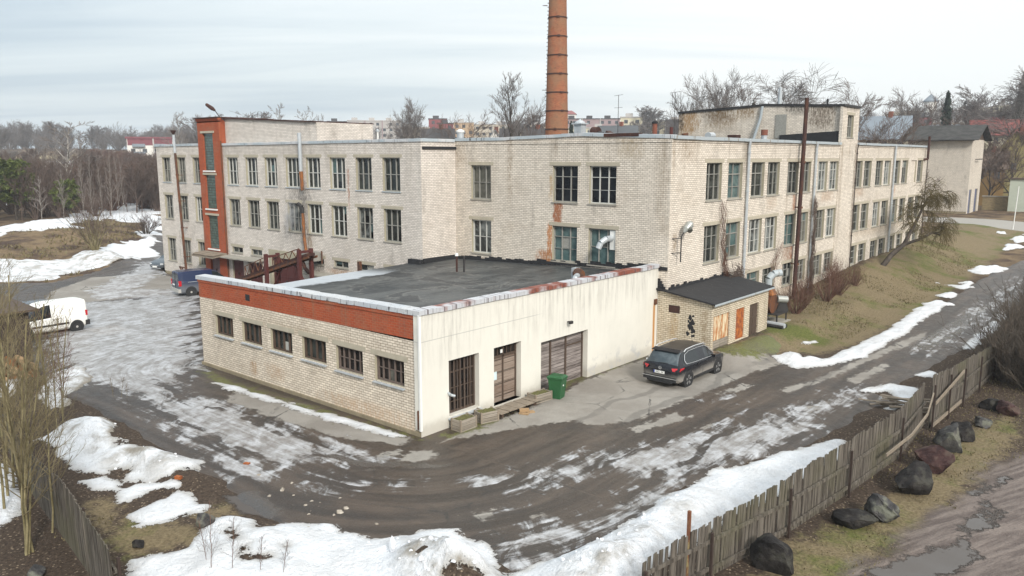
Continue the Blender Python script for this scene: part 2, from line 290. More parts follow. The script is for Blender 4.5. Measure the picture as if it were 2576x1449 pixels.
REG = {"road":[[(-66.42,14.07),(-71.58,19.38),(-68.47,23.19),(-72.49,29.18),(-75.8,33.3),(-84.58,37.07),(-92.06,41.91),(-107.01,50.47),(-106.92,50.76),(-66.19,31.37),(-62.01,32.18),(-63.6,33.75),(-30.49,53.19),(-22.22,40.78),(-17.02,34.94),(-16.33,40.03),(-15.31,39.58),(-14.95,37.78),(-12.82,37.93),(-12.07,40.91),(-11.85,47.97),(-11.98,62.53),(-11.84,76.37),(-10.74,83.9),(-8.73,100.57),(-6.33,76.43),(-7.32,63.53),(-8.12,56.81),(-8.1,47.36),(-8.47,43.67),(-8.82,38.4),(-9.54,34.93),(-8.48,33.97),(-9.15,28.42),(-9.43,26.09),(-10.65,22.51),(-10.81,19.97),(-10.36,18.05),(-10.59,16.79),(-10.97,15.17),(-11.34,13.55),(-12.41,13.73),(-13.59,14.09),(-14.73,13.29),(-14.88,12.18),(-16.44,11.97),(-17.7,11.39),(-18.98,11.27),(-21.91,11.71),(-23.45,11.35),(-26.41,11.85),(-30.12,12.08),(-34.0,12.13),(-36.72,12.02),(-40.68,12.89),(-41.54,12.16),(-43.33,8.82)]],"dry":[[(-19.18,18.33),(-19.26,20.04),(-19.21,22.46),(-19.32,25.42),(-19.81,28.13),(-19.88,31.19),(-19.7,33.84),(-16.96,34.84),(-15.17,37.32),(-14.12,37.0),(-14.56,33.65),(-14.75,30.46),(-14.97,27.07),(-15.12,24.92),(-15.87,23.34),(-16.96,23.34),(-17.78,21.7),(-18.61,19.77)],[(-12.24,33.39),(-11.89,35.34),(-11.58,40.28),(-11.25,44.19),(-10.75,43.92),(-11.21,38.15),(-11.6,34.51),(-12.15,32.69)],[(-11.19,44.71),(-10.63,49.01),(-10.27,47.47),(-10.6,43.37)],[(-12.54,32.36),(-12.21,34.23),(-11.84,33.73),(-12.05,32.02)],[(-14.41,29.78),(-14.15,32.32),(-13.64,32.43),(-13.85,30.86)],[(-10.91,30.55),(-10.32,32.27),(-10.15,30.85),(-10.51,30.11)],[(-14.8,23.86),(-14.36,26.31),(-13.65,26.91),(-14.09,24.64),(-14.35,23.69)],[(-14.7,24.81),(-14.48,26.84),(-14.17,26.59)],[(-13.02,25.39),(-12.69,26.65),(-12.56,26.06)],[(-19.9,16.15),(-19.84,17.07),(-19.52,16.96),(-19.21,15.74)],[(-18.95,16.28),(-19.26,17.27),(-18.82,17.79),(-18.21,17.51),(-18.42,16.51)],[(-63.9,21.58),(-68.65,26.29),(-66.56,30.99),(-60.13,30.51),(-55.55,28.76),(-56.52,24.19),(-57.2,20.98),(-57.69,18.66)],[(-30.27,17.16),(-26.54,17.82),(-22.73,17.63),(-20.06,18.0),(-19.94,17.33),(-22.26,16.37),(-25.58,16.08),(-29.5,15.98)],[(-48.15,17.96),(-47.86,19.66),(-45.67,19.39),(-45.48,17.55)],[(-14.3,15.09),(-14.09,15.6),(-13.75,15.39),(-13.93,14.77)],[(-12.99,39.54),(-12.56,44.51),(-11.84,46.38),(-12.26,39.7)],[(-10.83,35.83),(-10.38,40.3),(-10.02,39.65),(-10.25,35.1)],[(-13.15,16.07),(-12.92,16.5),(-12.75,16.32),(-12.93,15.88)]],"ice":[[(-58.68,18.75),(-57.2,20.98),(-56.04,23.98),(-57.36,27.21),(-53.83,27.99),(-34.64,18.07),(-34.69,17.11),(-32.07,15.23),(-29.5,15.98),(-25.38,15.95),(-21.99,15.82),(-19.48,16.05),(-19.68,15.21),(-20.94,14.57),(-21.22,13.24),(-22.48,12.59),(-25.89,12.74),(-29.74,13.12),(-33.31,13.44),(-35.72,13.27),(-38.13,12.85),(-43.0,13.87)],[(-67.2,27.61),(-77.88,37.22),(-66.21,31.35),(-60.06,26.06),(-56.85,28.81),(-53.94,27.9),(-56.08,25.41),(-57.37,21.83),(-61.99,23.23)],[(-24.18,11.85),(-24.16,12.98),(-20.94,13.06),(-20.74,12.23),(-22.07,11.8)],[(-19.99,13.88),(-19.1,14.44),(-18.12,14.67),(-17.81,14.18),(-18.33,13.54),(-19.11,13.25)],[(-16.04,16.66),(-15.13,18.89),(-14.14,22.05),(-12.84,24.45),(-11.7,27.97),(-10.73,32.06),(-9.68,35.99),(-8.95,35.43),(-9.22,33.31),(-10.22,28.94),(-9.23,28.63),(-9.61,26.19),(-10.72,22.67),(-10.91,19.92),(-10.36,18.05),(-10.63,16.48),(-11.05,14.94),(-11.29,13.65),(-11.77,13.76),(-11.98,15.82),(-11.7,18.31),(-11.72,20.35),(-12.81,20.24),(-14.03,18.5),(-15.08,16.52)],[(-15.64,16.42),(-15.49,17.53),(-14.63,17.87),(-14.98,16.6)],[(-17.63,15.29),(-17.37,15.72),(-17.16,15.5),(-17.43,15.15)],[(-9.85,41.77),(-9.86,52.22),(-10.01,65.49),(-9.55,74.32),(-8.68,66.48),(-8.73,51.75),(-9.04,42.97)],[(-13.99,29.28),(-13.6,30.33),(-13.58,29.91)],[(-13.36,14.95),(-12.56,16.58),(-11.25,16.64),(-11.4,15.07),(-11.97,13.54)]],"snow":[[(-111.33,29.97),(-102.93,32.51),(-125.72,44.5),(-150.22,60.67),(-160.89,70.42),(-145.44,68.83),(-113.57,53.73),(-107.37,46.77),(-114.76,46.21),(-95.89,35.5),(-96.38,31.96),(-97.81,29.26),(-98.24,26.34)],[(-100.19,44.09),(-110.35,50.27),(-113.51,53.82),(-99.65,47.35),(-88.04,40.4),(-85.18,37.55),(-86.95,37.3),(-92.97,41.78)],[(-83.36,20.92),(-81.06,25.97),(-80.1,29.43),(-83.11,33.21),(-88.04,38.21),(-91.81,42.86),(-84.62,40.18),(-78.11,36.84),(-75.07,33.53),(-72.62,29.58),(-71.7,26.2),(-69.71,23.63),(-70.54,21.29),(-70.09,17.38)],[(-30.37,9.38),(-30.8,10.23),(-31.46,11.38),(-31.1,12.01),(-28.57,11.3),(-27.46,10.7),(-26.34,10.88),(-25.26,11.32),(-24.44,11.72),(-23.84,12.02),(-23.17,11.47),(-23.23,10.72),(-23.65,10.28),(-24.16,10.01),(-24.8,10.05),(-25.46,9.59),(-26.18,9.2),(-27.98,9.2)],[(-25.35,8.88),(-25.14,9.46),(-24.38,9.5),(-23.69,9.32),(-24.39,8.91)],[(-23.54,9.26),(-23.6,9.76),(-22.78,10.49),(-22.52,10.49),(-22.93,9.94),(-22.76,9.27),(-22.87,9.03)],[(-21.69,8.74),(-22.07,9.42),(-22.09,10.27),(-21.78,10.58),(-20.94,10.53),(-20.42,10.68),(-20.17,10.36),(-20.33,9.74),(-20.44,9.22),(-20.92,8.68)],[(-20.18,8.66),(-20.1,8.89),(-19.76,8.68),(-19.91,8.59)],[(-19.14,7.72),(-19.06,8.14),(-18.57,8.84),(-18.74,9.36),(-19.52,10.36),(-19.13,10.62),(-18.28,10.66),(-17.96,10.41),(-17.92,11.1),(-16.77,12.16),(-16.35,11.9),(-15.68,12.17),(-14.83,12.14),(-14.77,13.48),(-14.02,14.08),(-13.0,13.93),(-12.39,13.75),(-11.85,13.12),(-10.81,12.16),(-17.75,6.79)],[(-11.26,13.32),(-10.99,14.21),(-10.82,14.97),(-10.75,16.47),(-10.36,18.05),(-10.59,19.8),(-10.8,20.68),(-10.57,22.36),(-9.95,23.99),(-9.36,25.9),(-8.55,27.97),(-8.1,26.27),(-8.36,22.66),(-8.7,19.78),(-8.71,16.41),(-8.74,13.94),(-10.58,12.51)],[(-32.19,17.02),(-31.73,17.25),(-30.64,17.38),(-28.23,17.42),(-26.11,17.52),(-24.03,17.71),(-22.17,17.94),(-20.31,18.04),(-20.72,17.64),(-22.85,17.36),(-25.05,17.15),(-27.62,17.03),(-30.01,17.01)],[(-14.82,37.23),(-14.56,38.61),(-13.65,38.05),(-13.05,38.84),(-12.69,42.26),(-12.55,48.19),(-12.94,56.84),(-12.98,66.08),(-13.05,76.52),(-12.63,81.02),(-11.92,81.94),(-11.64,75.2),(-11.73,63.83),(-11.6,54.16),(-11.45,46.46),(-11.51,40.34),(-12.33,37.63),(-13.36,36.3)],[(-9.71,34.4),(-9.24,36.78),(-8.13,36.92),(-7.73,34.63),(-7.91,32.96),(-8.16,32.23),(-8.37,34.44),(-9.02,35.38)],[(-8.19,45.88),(-8.29,49.42),(-8.35,58.25),(-7.84,57.06),(-7.72,50.57),(-7.87,46.16)],[(-13.69,88.26),(-13.84,97.8),(-12.87,102.48),(-11.82,97.4),(-12.62,86.78)],[(-15.62,101.92),(-15.27,103.28),(-14.8,101.55),(-15.16,100.26)],[(-20.04,33.55),(-19.95,34.63),(-19.33,35.15),(-18.85,34.71),(-18.98,34.16),(-19.5,33.49)],[(-8.91,38.76),(-8.39,40.11),(-7.93,39.6),(-8.24,38.73)],[(-15.08,41.29),(-14.74,42.74),(-14.49,42.53),(-14.84,41.26)],[(-29.34,7.6),(-28.36,7.77),(-27.25,7.66),(-24.65,6.89),(-24.01,6.44),(-23.81,5.99)],[(-35.91,11.2),(-39.12,12.87),(-39.62,14.27),(-36.69,13.66),(-35.43,12.35),(-34.42,11.07)],[(-39.82,10.98),(-40.0,11.67),(-36.74,10.49),(-37.12,10.17)],[(-35.0,11.27),(-34.96,12.02),(-33.64,11.39),(-33.79,10.92)]],"bare":[[(-18.7,9.91),(-18.62,10.15),(-17.93,9.82),(-18.16,9.66)],[(-17.92,9.64),(-17.75,9.88),(-17.45,9.74),(-17.61,9.52)],[(-17.25,9.53),(-17.15,9.8),(-16.81,9.68),(-16.91,9.44)],[(-16.92,9.33),(-16.67,9.62),(-16.42,10.01),(-16.21,9.9),(-16.45,9.48),(-16.74,9.28)],[(-16.68,10.36),(-16.56,10.67),(-16.3,10.45),(-16.41,10.24)],[(-12.01,11.67),(-11.81,11.97),(-11.44,12.52),(-11.0,11.9),(-11.7,11.35)],[(-27.12,10.62),(-26.92,10.87),(-26.53,10.76),(-26.83,10.56)],[(-25.83,9.68),(-24.97,10.25),(-24.49,10.17),(-24.85,9.7)]],"moss":[[(-6.68,16.27),(-7.08,18.88),(-6.36,20.94),(-5.71,24.18),(-5.56,29.41),(-5.15,32.41),(-4.46,35.42),(-3.77,32.49),(-4.09,27.92),(-4.53,22.82),(-5.14,20.27),(-5.22,17.53)],[(-19.82,18.2),(-19.25,18.79),(-18.95,20.13),(-19.24,22.25),(-19.41,23.94),(-19.15,25.2),(-19.85,27.27),(-19.82,29.41),(-20.84,29.9),(-20.76,27.31),(-20.14,23.3),(-19.6,19.75)],[(-20.75,30.44),(-20.43,34.27),(-19.89,34.15),(-19.87,29.81)],[(-17.03,34.97),(-16.69,39.33),(-14.79,46.06),(-14.37,41.73),(-15.2,35.96),(-15.79,34.99),(-16.23,34.64)],[(-34.93,17.82),(-32.8,17.85),(-28.22,17.8),(-23.26,18.06),(-19.88,18.26),(-21.39,17.66),(-24.81,17.35),(-28.98,17.14),(-32.31,17.0)],[(-21.18,7.94),(-21.9,8.89),(-20.01,9.35),(-18.98,9.61),(-18.56,8.94),(-19.16,8.18),(-19.62,7.58)],[(-20.61,9.88),(-20.12,10.95),(-19.42,10.79),(-19.54,9.9)],[(-23.03,7.94),(-23.61,8.83),(-22.7,8.9),(-21.33,8.11)],[(-21.21,48.42),(-20.46,51.79),(-18.69,60.02),(-20.01,83.97),(-21.32,111.7),(-13.42,109.36),(-13.35,98.2),(-12.96,79.36),(-12.77,63.83),(-12.65,51.04),(-12.82,43.32),(-13.59,40.13),(-15.11,38.66),(-16.09,39.45)]],"mud":[[(-5.05,18.12),(-5.08,20.05),(-4.55,22.5),(-4.15,25.88),(-3.8,28.17),(-3.1,31.05),(-1.53,26.41),(-1.75,20.69)]],"puddle":[[(-5.12,18.78),(-4.81,19.77),(-4.19,21.36),(-3.69,22.06),(-3.89,23.06),(-3.62,25.26),(-4.15,25.88),(-3.87,27.29),(-3.28,29.06),(-3.37,27.52),(-3.64,25.95),(-3.0,25.13),(-3.07,23.78),(-3.47,22.83),(-3.01,21.85),(-3.37,20.5),(-4.15,19.35)],[(-20.78,11.07),(-20.43,11.91),(-18.52,11.75),(-18.18,11.27),(-19.42,10.79)],[(-19.48,14.73),(-18.56,15.95),(-18.7,15.4)],[(-10.41,43.98),(-10.11,56.78),(-9.47,62.26),(-8.92,47.63),(-9.51,44.19)],[(-22.41,14.96),(-20.08,15.53),(-17.21,17.33),(-17.47,16.67),(-19.54,15.11)]],"path":[[(-30.23,106.56),(-25.62,116.76),(-21.0,117.09),(-14.22,115.51),(-12.66,103.63),(-15.87,104.61),(-19.54,106.96),(-24.26,106.76),(-28.38,100.14)]],"field":[[(-329.47,91.08),(-339.71,105.63),(-360.17,131.31),(-333.98,142.82),(-303.56,132.6),(-291.35,111.02),(-269.2,90.95),(-257.48,70.75)]],"farsnow":[[(-304.52,97.49),(-311.61,108.13),(-304.7,121.69),(-288.08,117.85),(-269.15,108.48),(-251.95,93.58),(-260.21,86.8)],[(-181.77,53.58),(-183.17,58.35),(-172.07,52.66),(-168.25,49.49)]]}
TREES = [('round', -85.7, 76.7, 0.28, 18.4, 2.8), ('round', -85.9, 79.4, 0.31, 18.6, 3.1), ('spread', -104.2, 107.9, 0.89, 18.1, 6.8), ('column', -81.2, 95.1, 0.1, 23.2, 5.3), ('open', -80.5, 99.5, 0.08, 20.3, 3.9), ('round', -50.6, 99.9, 2.1, 19.1, 4.5), ('round', -50.3, 103.4, 2.1, 20.2, 4.9), ('open', -48.0, 105.6, 2.1, 19.9, 5.3), ('weep', -42.5, 110.1, 2.1, 20.5, 7.5), ('round', -56.1, 103.8, 2.1, 17.9, 4.2), ('spread', -34.4, 109.7, 2.1, 18.0, 8.1), ('spread', -43.9, 184.9, 3.72, 21.0, 9.6), ('round', -40.2, 160.0, 2.55, 18.9, 5.0), ('round', -35.6, 196.8, 4.42, 21.0, 9.1), ('weep', -24.9, 173.2, 2.96, 23.4, 8.0), ('spread', -28.4, 101.1, 2.1, 14.6, 5.8), ('round', -168.7, 283.6, 14.62, 16.4, 8.4), ('birch', -169.7, 85.4, 2.15, 17.8, 4.8), ('round', -185.0, 99.3, 2.46, 18.3, 6.4), ('round', -187.9, 104.6, 2.52, 18.7, 6.5), ('round', -196.9, 118.9, 3.25, 19.4, 10.5), ('birch', -142.4, 92.8, 1.0, 19.8, 4.5), ('birch', -143.7, 99.8, 1.25, 19.5, 5.3), ('birch', -145.9, 105.4, 1.48, 17.9, 3.6), ('birch', -140.9, 51.5, 1.2, 14.8, 7.2), ('sapling', -110.3, 42.0, 1.71, 8.3, 1.8), ('sapling', -109.9, 42.9, 1.64, 8.9, 1.8), ('sapling', -107.2, 44.3, 1.52, 9.6, 1.6), ('sapling', -107.8, 45.5, 1.41, 8.9, 1.3), ('sapling', -105.4, 37.8, 2.24, 6.5, 1.7), ('sapling', -106.2, 35.6, 2.25, 5.6, 1.7), ('sapling', -108.5, 46.4, 1.35, 8.4, 1.2), ('sapling', -107.6, 43.3, 1.64, 7.8, 1.2), ('spread', -35.4, 176.5, 3.19, 14.8, 5.5), ('spread', -68.3, 188.0, 3.29, 18.1, 6.1), ('weep', -34.6, 232.4, 7.32, 15.5, 7.1), ('round', -137.1, 220.9, 7.1, 14.8, 6.6), ('round', -194.5, 172.5, 5.98, 15.9, 5.3), ('round', -190.5, 231.8, 10.57, 15.5, 9.1), ('open', -24.9, 96.8, 2.1, 12.0, 3.5), ('spread', -23.0, 138.1, 2.12, 11.7, 5.7), ('open', -21.2, 143.4, 2.15, 13.5, 5.1)]
BLOCKS = [(-337.9, 249.4, -332.1, 257.2, 28.2, 'red', 'flat', 5), (-339.7, 263.6, -322.0, 284.9, 29.2, 'grey', 'flat', 5), (-290.3, 275.2, -284.0, 281.6, 29.0, 'red', 'flat', 5), (-273.0, 264.3, -267.7, 269.7, 26.0, 'red', 'flat', 4), (-271.1, 273.3, -264.2, 280.1, 26.6, 'ochre', 'flat', 4), (-274.3, 291.1, -247.4, 314.3, 26.3, 'beige', 'flat', 4), (-291.9, 258.7, -282.9, 268.5, 24.5, 'beige', 'flat', 4), (-283.8, 374.6, -276.6, 380.0, 35.1, 'white', 'redhip', 3), (-240.1, 319.9, -217.4, 335.7, 29.0, 'mauve', 'flat', 4), (-202.6, 273.1, -179.2, 289.0, 22.5, 'cream', 'flat', 3), (-179.3, 277.1, -171.6, 281.9, 26.3, 'cream', 'flat', 6), (-174.0, 286.3, -160.5, 294.0, 25.0, 'cream', 'flat', 5), (-302.3, 132.4, -295.6, 146.7, 17.3, 'white', 'redflat', 3), (-90.5, 317.4, -81.0, 319.9, 23.5, 'red', 'flat', 4), (-88.2, 349.0, -80.9, 350.8, 26.1, 'red', 'flat', 4), (-105.3, 458.1, -89.2, 461.5, 33.8, 'grey', 'flat', 4), (-55.5, 294.8, -45.1, 296.6, 23.3, 'red', 'flat', 3), (-95.0, 490.9, -84.1, 492.9, 36.6, 'cream', 'flat', 4), (-127.4, 462.8, -110.8, 467.0, 34.5, 'beige', 'flat', 4), (-80.9, 473.1, -68.0, 475.2, 36.4, 'cream', 'flat', 4), (-112.2, 466.7, -105.8, 468.2, 42.8, 'white', 'cone', 0)]
HOUSES = [(-109.6, 102.4, -105.7, 106.4, 13.62, 14.82, 'beige', 'dark', 'x'), (-92.5, 105.1, -90.5, 106.8, 13.33, 14.59, 'beige', 'dark', 'x'), (-95.5, 115.7, -92.8, 117.9, 13.57, 14.98, 'grey', 'dark', 'x'), (-84.7, 123.8, -79.0, 127.5, 14.13, 15.46, 'orange', 'slate', 'x'), (-64.2, 113.1, -59.8, 115.4, 13.54, 15.63, 'white', 'dark', 'x'), (-113.0, 82.6, -111.3, 84.9, 12.84, 14.14, 'grey', 'brown', 'y'), (-41.0, 133.9, -34.4, 135.7, 13.12, 16.12, 'cream', 'steel', 'x'), (-52.3, 224.0, -44.9, 225.6, 16.45, 17.68, 'white', 'steel', 'x'), (-35.6, 186.6, -26.4, 188.2, 14.57, 17.23, 'cream', 'redroof', 'x'), (-27.9, 162.6, -20.0, 163.8, 9.62, 14.15, 'yellow', 'brown', 'y'), (-27.2, 147.5, -22.8, 148.3, 8.37, 10.62, 'amber', 'brown', 'x'), (-107.6, 118.4, -105.7, 120.1, 13.65, 14.83, 'white', 'steel', 'y'), (-53.7, 213.4, -49.5, 214.4, 14.78, 17.05, 'white', 'dark', 'y')]

def sm(a, b, v):
    t = np.clip((np.asarray(v, float)-a)/(b-a), 0, 1); return t*t*(3-2*t)
# mounds: x, y, rx, ry, height (soft heaps under the snow and the grass)
MOUNDS = [(-85, 24, 9, 6, .55), (-100, 36, 16, 9, 1.6), (-17.6, 9.8, 2.2, 1.2, .3), (-12.6, 12.1, 1.5, .8, .95), (-9.6, 15.0, 1.1, 2.2, .6), (-9.9, 18.6, .9, 1.6, .4),
          (-28.8, 10.8, 2.2, .8, .5), (-24.4, 11.0, 2.6, .6, .38), (-76.4, 30.8, 5, 2.0, .8), (-13.9, 38.3, .9, .8, .3), (-7.9, 31.4, 1.2, 1.4, .25)]
def ground_z(x, y):
    x = np.asarray(x, float); y = np.asarray(y, float)
    zf = np.interp(y, [0, 45, 52, 62, 80, 120, 200], [0, 0, .95, 1.55, 2.1, 2.1, 2.2])
    zr = np.interp(y, [0, 58, 75, 90, 108, 130, 200], [0, 0, .35, 1.0, 1.95, 2.05, 2.2])
    z = zr+(zf-zr)*sm(-13.2, -19.3, x)
    z = np.maximum(z, .62*sm(33.9, 35.3, y)*sm(-14.3, -16.4, x)*sm(80, 60, y))
    left = sm(-60, -78, x)
    zl = .9*sm(-74, -110, x)+.5*np.sin(x*.07+1)*np.sin(y*.09)*sm(-80, -100, x)
    z = z*(1-left)+zl*left
    r = np.hypot(x, y); az = np.degrees(np.arctan2(x, y))
    top = np.interp(az, [-180, -76, -58, -46, -36, -10, 60, 180], [10, 13, 13, 19, 22, 27, 20, 10])
    z = z+top*sm(140, 480, r)
    z = z-1.2*sm(-3.5, 2, x)*sm(0, 30, y)*sm(140, 60, r)*.4
    for mx, my, rx, ry, h in MOUNDS:
        z = z+h*np.exp(-((x-mx)/rx)**2-((y-my)/ry)**2)
    return z
# ------------------------------------------------------------ scene helpers
COL = S.collection
def mesh_obj(name, verts, faces, mats, parent=None, midx=None, smooth=False, loc=(0, 0, 0)):
    me = bpy.data.meshes.new(name)
    if isinstance(verts, np.ndarray) and isinstance(faces, np.ndarray):
        nv, nf, k = len(verts), len(faces), faces.shape[1]
        me.vertices.add(nv); me.vertices.foreach_set('co', verts.astype(np.float32).ravel())
        me.loops.add(nf*k); me.loops.foreach_set('vertex_index', faces.astype(np.int32).ravel())
        me.polygons.add(nf); me.polygons.foreach_set('loop_start', np.arange(0, nf*k, k, dtype=np.int32)); me.polygons.foreach_set('loop_total', np.full(nf, k, dtype=np.int32))
        me.update(calc_edges=True)
    else:
        me.from_pydata([tuple(v) for v in verts], [], faces)
    for m in (mats if isinstance(mats, (list, tuple)) else [mats]): me.materials.append(m)
    if midx is not None: me.polygons.foreach_set('material_index', np.array(midx, dtype=np.int32))
    if smooth: me.polygons.foreach_set('use_smooth', np.ones(len(me.polygons), dtype=bool))
    me.update()
    o = bpy.data.objects.new(name, me); COL.objects.link(o); o.location = loc
    if parent is not None: o.parent = parent
    return o
def tag(o, label, cat, group=None, kind=None):
    if label: o['label'] = label
    if cat: o['category'] = cat
    if group: o['group'] = group
    if kind: o['kind'] = kind
    return o
def thing(name, label, cat, loc=(0, 0, 0), rz=0, group=None):
    o = bpy.data.objects.new(name, None); COL.objects.link(o); o.location = loc; o.rotation_euler = (0, 0, rz); o.empty_display_size = .3
    return tag(o, label, cat, group)
def kids(o): return [c for c in bpy.data.objects if c.parent == o]
def dup(o, loc=None, rz=None, scale=None, label=None, parent=None, group=None):
    c = o.copy(); COL.objects.link(c)
    if parent is not None: c.parent = parent
    if loc is not None: c.location = loc
    if rz is not None: c.rotation_euler = (0, 0, rz)
    if scale is not None: c.scale = scale if isinstance(scale, tuple) else (scale,)*3
    if label: c['label'] = label
    if group: c['group'] = group
    for k in kids(o): dup(k, parent=c)
    return c
class MB:
    """collects shapes into one mesh; world coordinates unless the parent has a location (then .build subtracts it)"""
    def __init__(s): s.v = []; s.f = []; s.m = []; s.mi = 0
    def add(s, vs, fs):
        b = len(s.v); s.v += [tuple(v) for v in vs]; s.f += [tuple(b+i for i in f) for f in fs]; s.m += [s.mi]*len(fs); return s
    def box(s, x0, x1, y0, y1, z0, z1):
        return s.add([(x0, y0, z0), (x1, y0, z0), (x1, y1, z0), (x0, y1, z0), (x0, y0, z1), (x1, y0, z1), (x1, y1, z1), (x0, y1, z1)],
              [(0, 3, 2, 1), (4, 5, 6, 7), (0, 1, 5, 4), (1, 2, 6, 5), (2, 3, 7, 6), (3, 0, 4, 7)])
    def obox(s, c, size, rot=(0, 0, 0)):
        from mathutils import Euler
        m = Euler(rot).to_matrix(); hx, hy, hz = size[0]/2, size[1]/2, size[2]/2
        vs = [Vector(c)+m @ Vector((a*hx, b*hy, d*hz)) for d in (-1, 1) for a, b in ((-1, -1), (1, -1), (1, 1), (-1, 1))]
        return s.add(vs, [(0, 3, 2, 1), (4, 5, 6, 7), (0, 1, 5, 4), (1, 2, 6, 5), (2, 3, 7, 6), (3, 0, 4, 7)])
    def cyl(s, p, q, r0, r1=None, n=10, cap=True):
        r1 = r0 if r1 is None else r1; p = Vector(p); q = Vector(q); d = (q-p).normalized()
        a = d.orthogonal().normalized(); b = d.cross(a); vs = []
        for c, r in ((p, r0), (q, r1)):
            vs += [c+(a*math.cos(2*math.pi*i/n)+b*math.sin(2*math.pi*i/n))*r for i in range(n)]
        fs = [(i, (i+1) % n, n+(i+1) % n, n+i) for i in range(n)]
        if cap: fs += [tuple(range(n-1, -1, -1)), tuple(range(n, 2*n))]
        return s.add(vs, fs)
    def tube(s, pts, r, n=8):
        for a, b in zip(pts[:-1], pts[1:]): s.cyl(a, b, r, r, n)
        return s
    def beam(s, p, q, w, h=None):      # rectangular bar between two points
        h = h or w; p = Vector(p); q = Vector(q); d = (q-p).normalized()
        u = Vector((0, 0, 1)); a = d.cross(u)
        a = (a if a.length > .01 else Vector((1, 0, 0))).normalized(); b = a.cross(d)
        vs = [c+a*(i*w/2)+b*(j*h/2) for c in (p, q) for i, j in ((-1, -1), (1, -1), (1, 1), (-1, 1))]
        return s.add(vs, [(0, 1, 2, 3), (7, 6, 5, 4), (0, 4, 5, 1), (1, 5, 6, 2), (2, 6, 7, 3), (3, 7, 4, 0)])
    def quad(s, a, b, c, d): return s.add([a, b, c, d], [(0, 1, 2, 3)])
    def prism(s, poly, d):             # polygon (3D points) extruded by vector d
        n = len(poly); d = Vector(d); vs = [Vector(p) for p in poly]+[Vector(p)+d for p in poly]
        return s.add(vs, [tuple(range(n-1, -1, -1)), tuple(range(n, 2*n))]+[(i, (i+1) % n, n+(i+1) % n, n+i) for i in range(n)])
    def lathe(s, prof, c=(0, 0, 0), n=24):
        vs = []; fs = []
        for r, z in prof: vs += [(c[0]+r*math.cos(2*math.pi*i/n), c[1]+r*math.sin(2*math.pi*i/n), c[2]+z) for i in range(n)]
        for k in range(len(prof)-1):
            fs += [(k*n+i, k*n+(i+1) % n, (k+1)*n+(i+1) % n, (k+1)*n+i) for i in range(n)]
        return s.add(vs, fs)
    def build(s, name, mats, parent=None, label=None, smooth=False, world=True):
        off = Vector((0, 0, 0))
        if parent is not None and world:
            p = parent
            while p is not None: off += p.location; p = p.parent
        o = mesh_obj(name, [(v[0]-off[0], v[1]-off[1], v[2]-off[2]) for v in s.v], s.f, mats, parent, s.m, smooth)
        if label: o['label'] = label
        return o
# ------------------------------------------------------------ ground grids
def spaced(parts):
    out = []
    for a, b, st in parts:
        n = max(1, int(round((b-a)/st))); out.append(np.linspace(a, b, n, endpoint=False))
    out.append(np.array([parts[-1][1]])); return np.concatenate(out)
GX = spaced([(-1400, -500, 50), (-500, -200, 10), (-200, -110, 2.2), (-110, -70, .7), (-70, -42, .32), (-42, -30, .2), (-30, -4, .13), (-4, 4, .5), (4, 40, 4), (40, 200, 40), (200, 500, 100)])
GY = spaced([(-60, 0, 20), (0, 5, 1), (5, 29, .13), (29, 50, .25), (50, 85, .5), (85, 135, 1.2), (135, 260, 5), (260, 600, 20), (600, 1400, 100)])
XX, YY = np.meshgrid(GX, GY, indexing='xy'); NX, NY = len(GX), len(GY)
PX_, PY_ = XX.ravel(), YY.ravel()
GZ = ground_z(PX_, PY_)
def vnoise(x, y, sc, seed=0):      # cheap value noise for relief
    x = x*sc+seed*17.3; y = y*sc+seed*7.7; xi = np.floor(x); yi = np.floor(y); fx = x-xi; fy = y-yi
    fx = fx*fx*(3-2*fx); fy = fy*fy*(3-2*fy)
    h = lambda a, b: np.modf(np.abs(np.sin(a*127.1+b*311.7)*43758.5453))[0]
    return (h(xi, yi)*(1-fx)+h(xi+1, yi)*fx)*(1-fy)+(h(xi, yi+1)*(1-fx)+h(xi+1, yi+1)*fx)*fy
def fbm(x, y, sc, o=4, seed=0):
    v = 0; a = .5
    for i in range(o): v = v+a*(vnoise(x, y, sc*2**i, seed+i)-.5)*2; a *= .5
    return v
def sdf_poly(px, py, poly):
    poly = np.array(poly); n = len(poly); d = np.full(px.shape, 1e9); ins = np.zeros(px.shape, bool)
    for i in range(n):
        ax, ay = poly[i]; bx, by = poly[(i+1) % n]; ex, ey = bx-ax, by-ay; L = ex*ex+ey*ey+1e-9
        t = np.clip(((px-ax)*ex+(py-ay)*ey)/L, 0, 1); d = np.minimum(d, (px-ax-t*ex)**2+(py-ay-t*ey)**2)
        if abs(ey) > 1e-9: ins ^= ((ay > py) != (by > py)) & (px < ex*(py-ay)/ey+ax)
    d = np.sqrt(d); return np.where(ins, d, -d)
def region(key, far=3.):
    out = np.full(PX_.shape, -far)
    for poly in REG[key]:
        a = np.array(poly); lo = a.min(0)-far; hi = a.max(0)+far
        ii = np.nonzero((PX_ > lo[0]) & (PX_ < hi[0]) & (PY_ > lo[1]) & (PY_ < hi[1]))[0]
        if len(ii): out[ii] = np.maximum(out[ii], sdf_poly(PX_[ii], PY_[ii], poly))
    return np.clip(out, -far, far)
SD = {k: region(k) for k in REG}
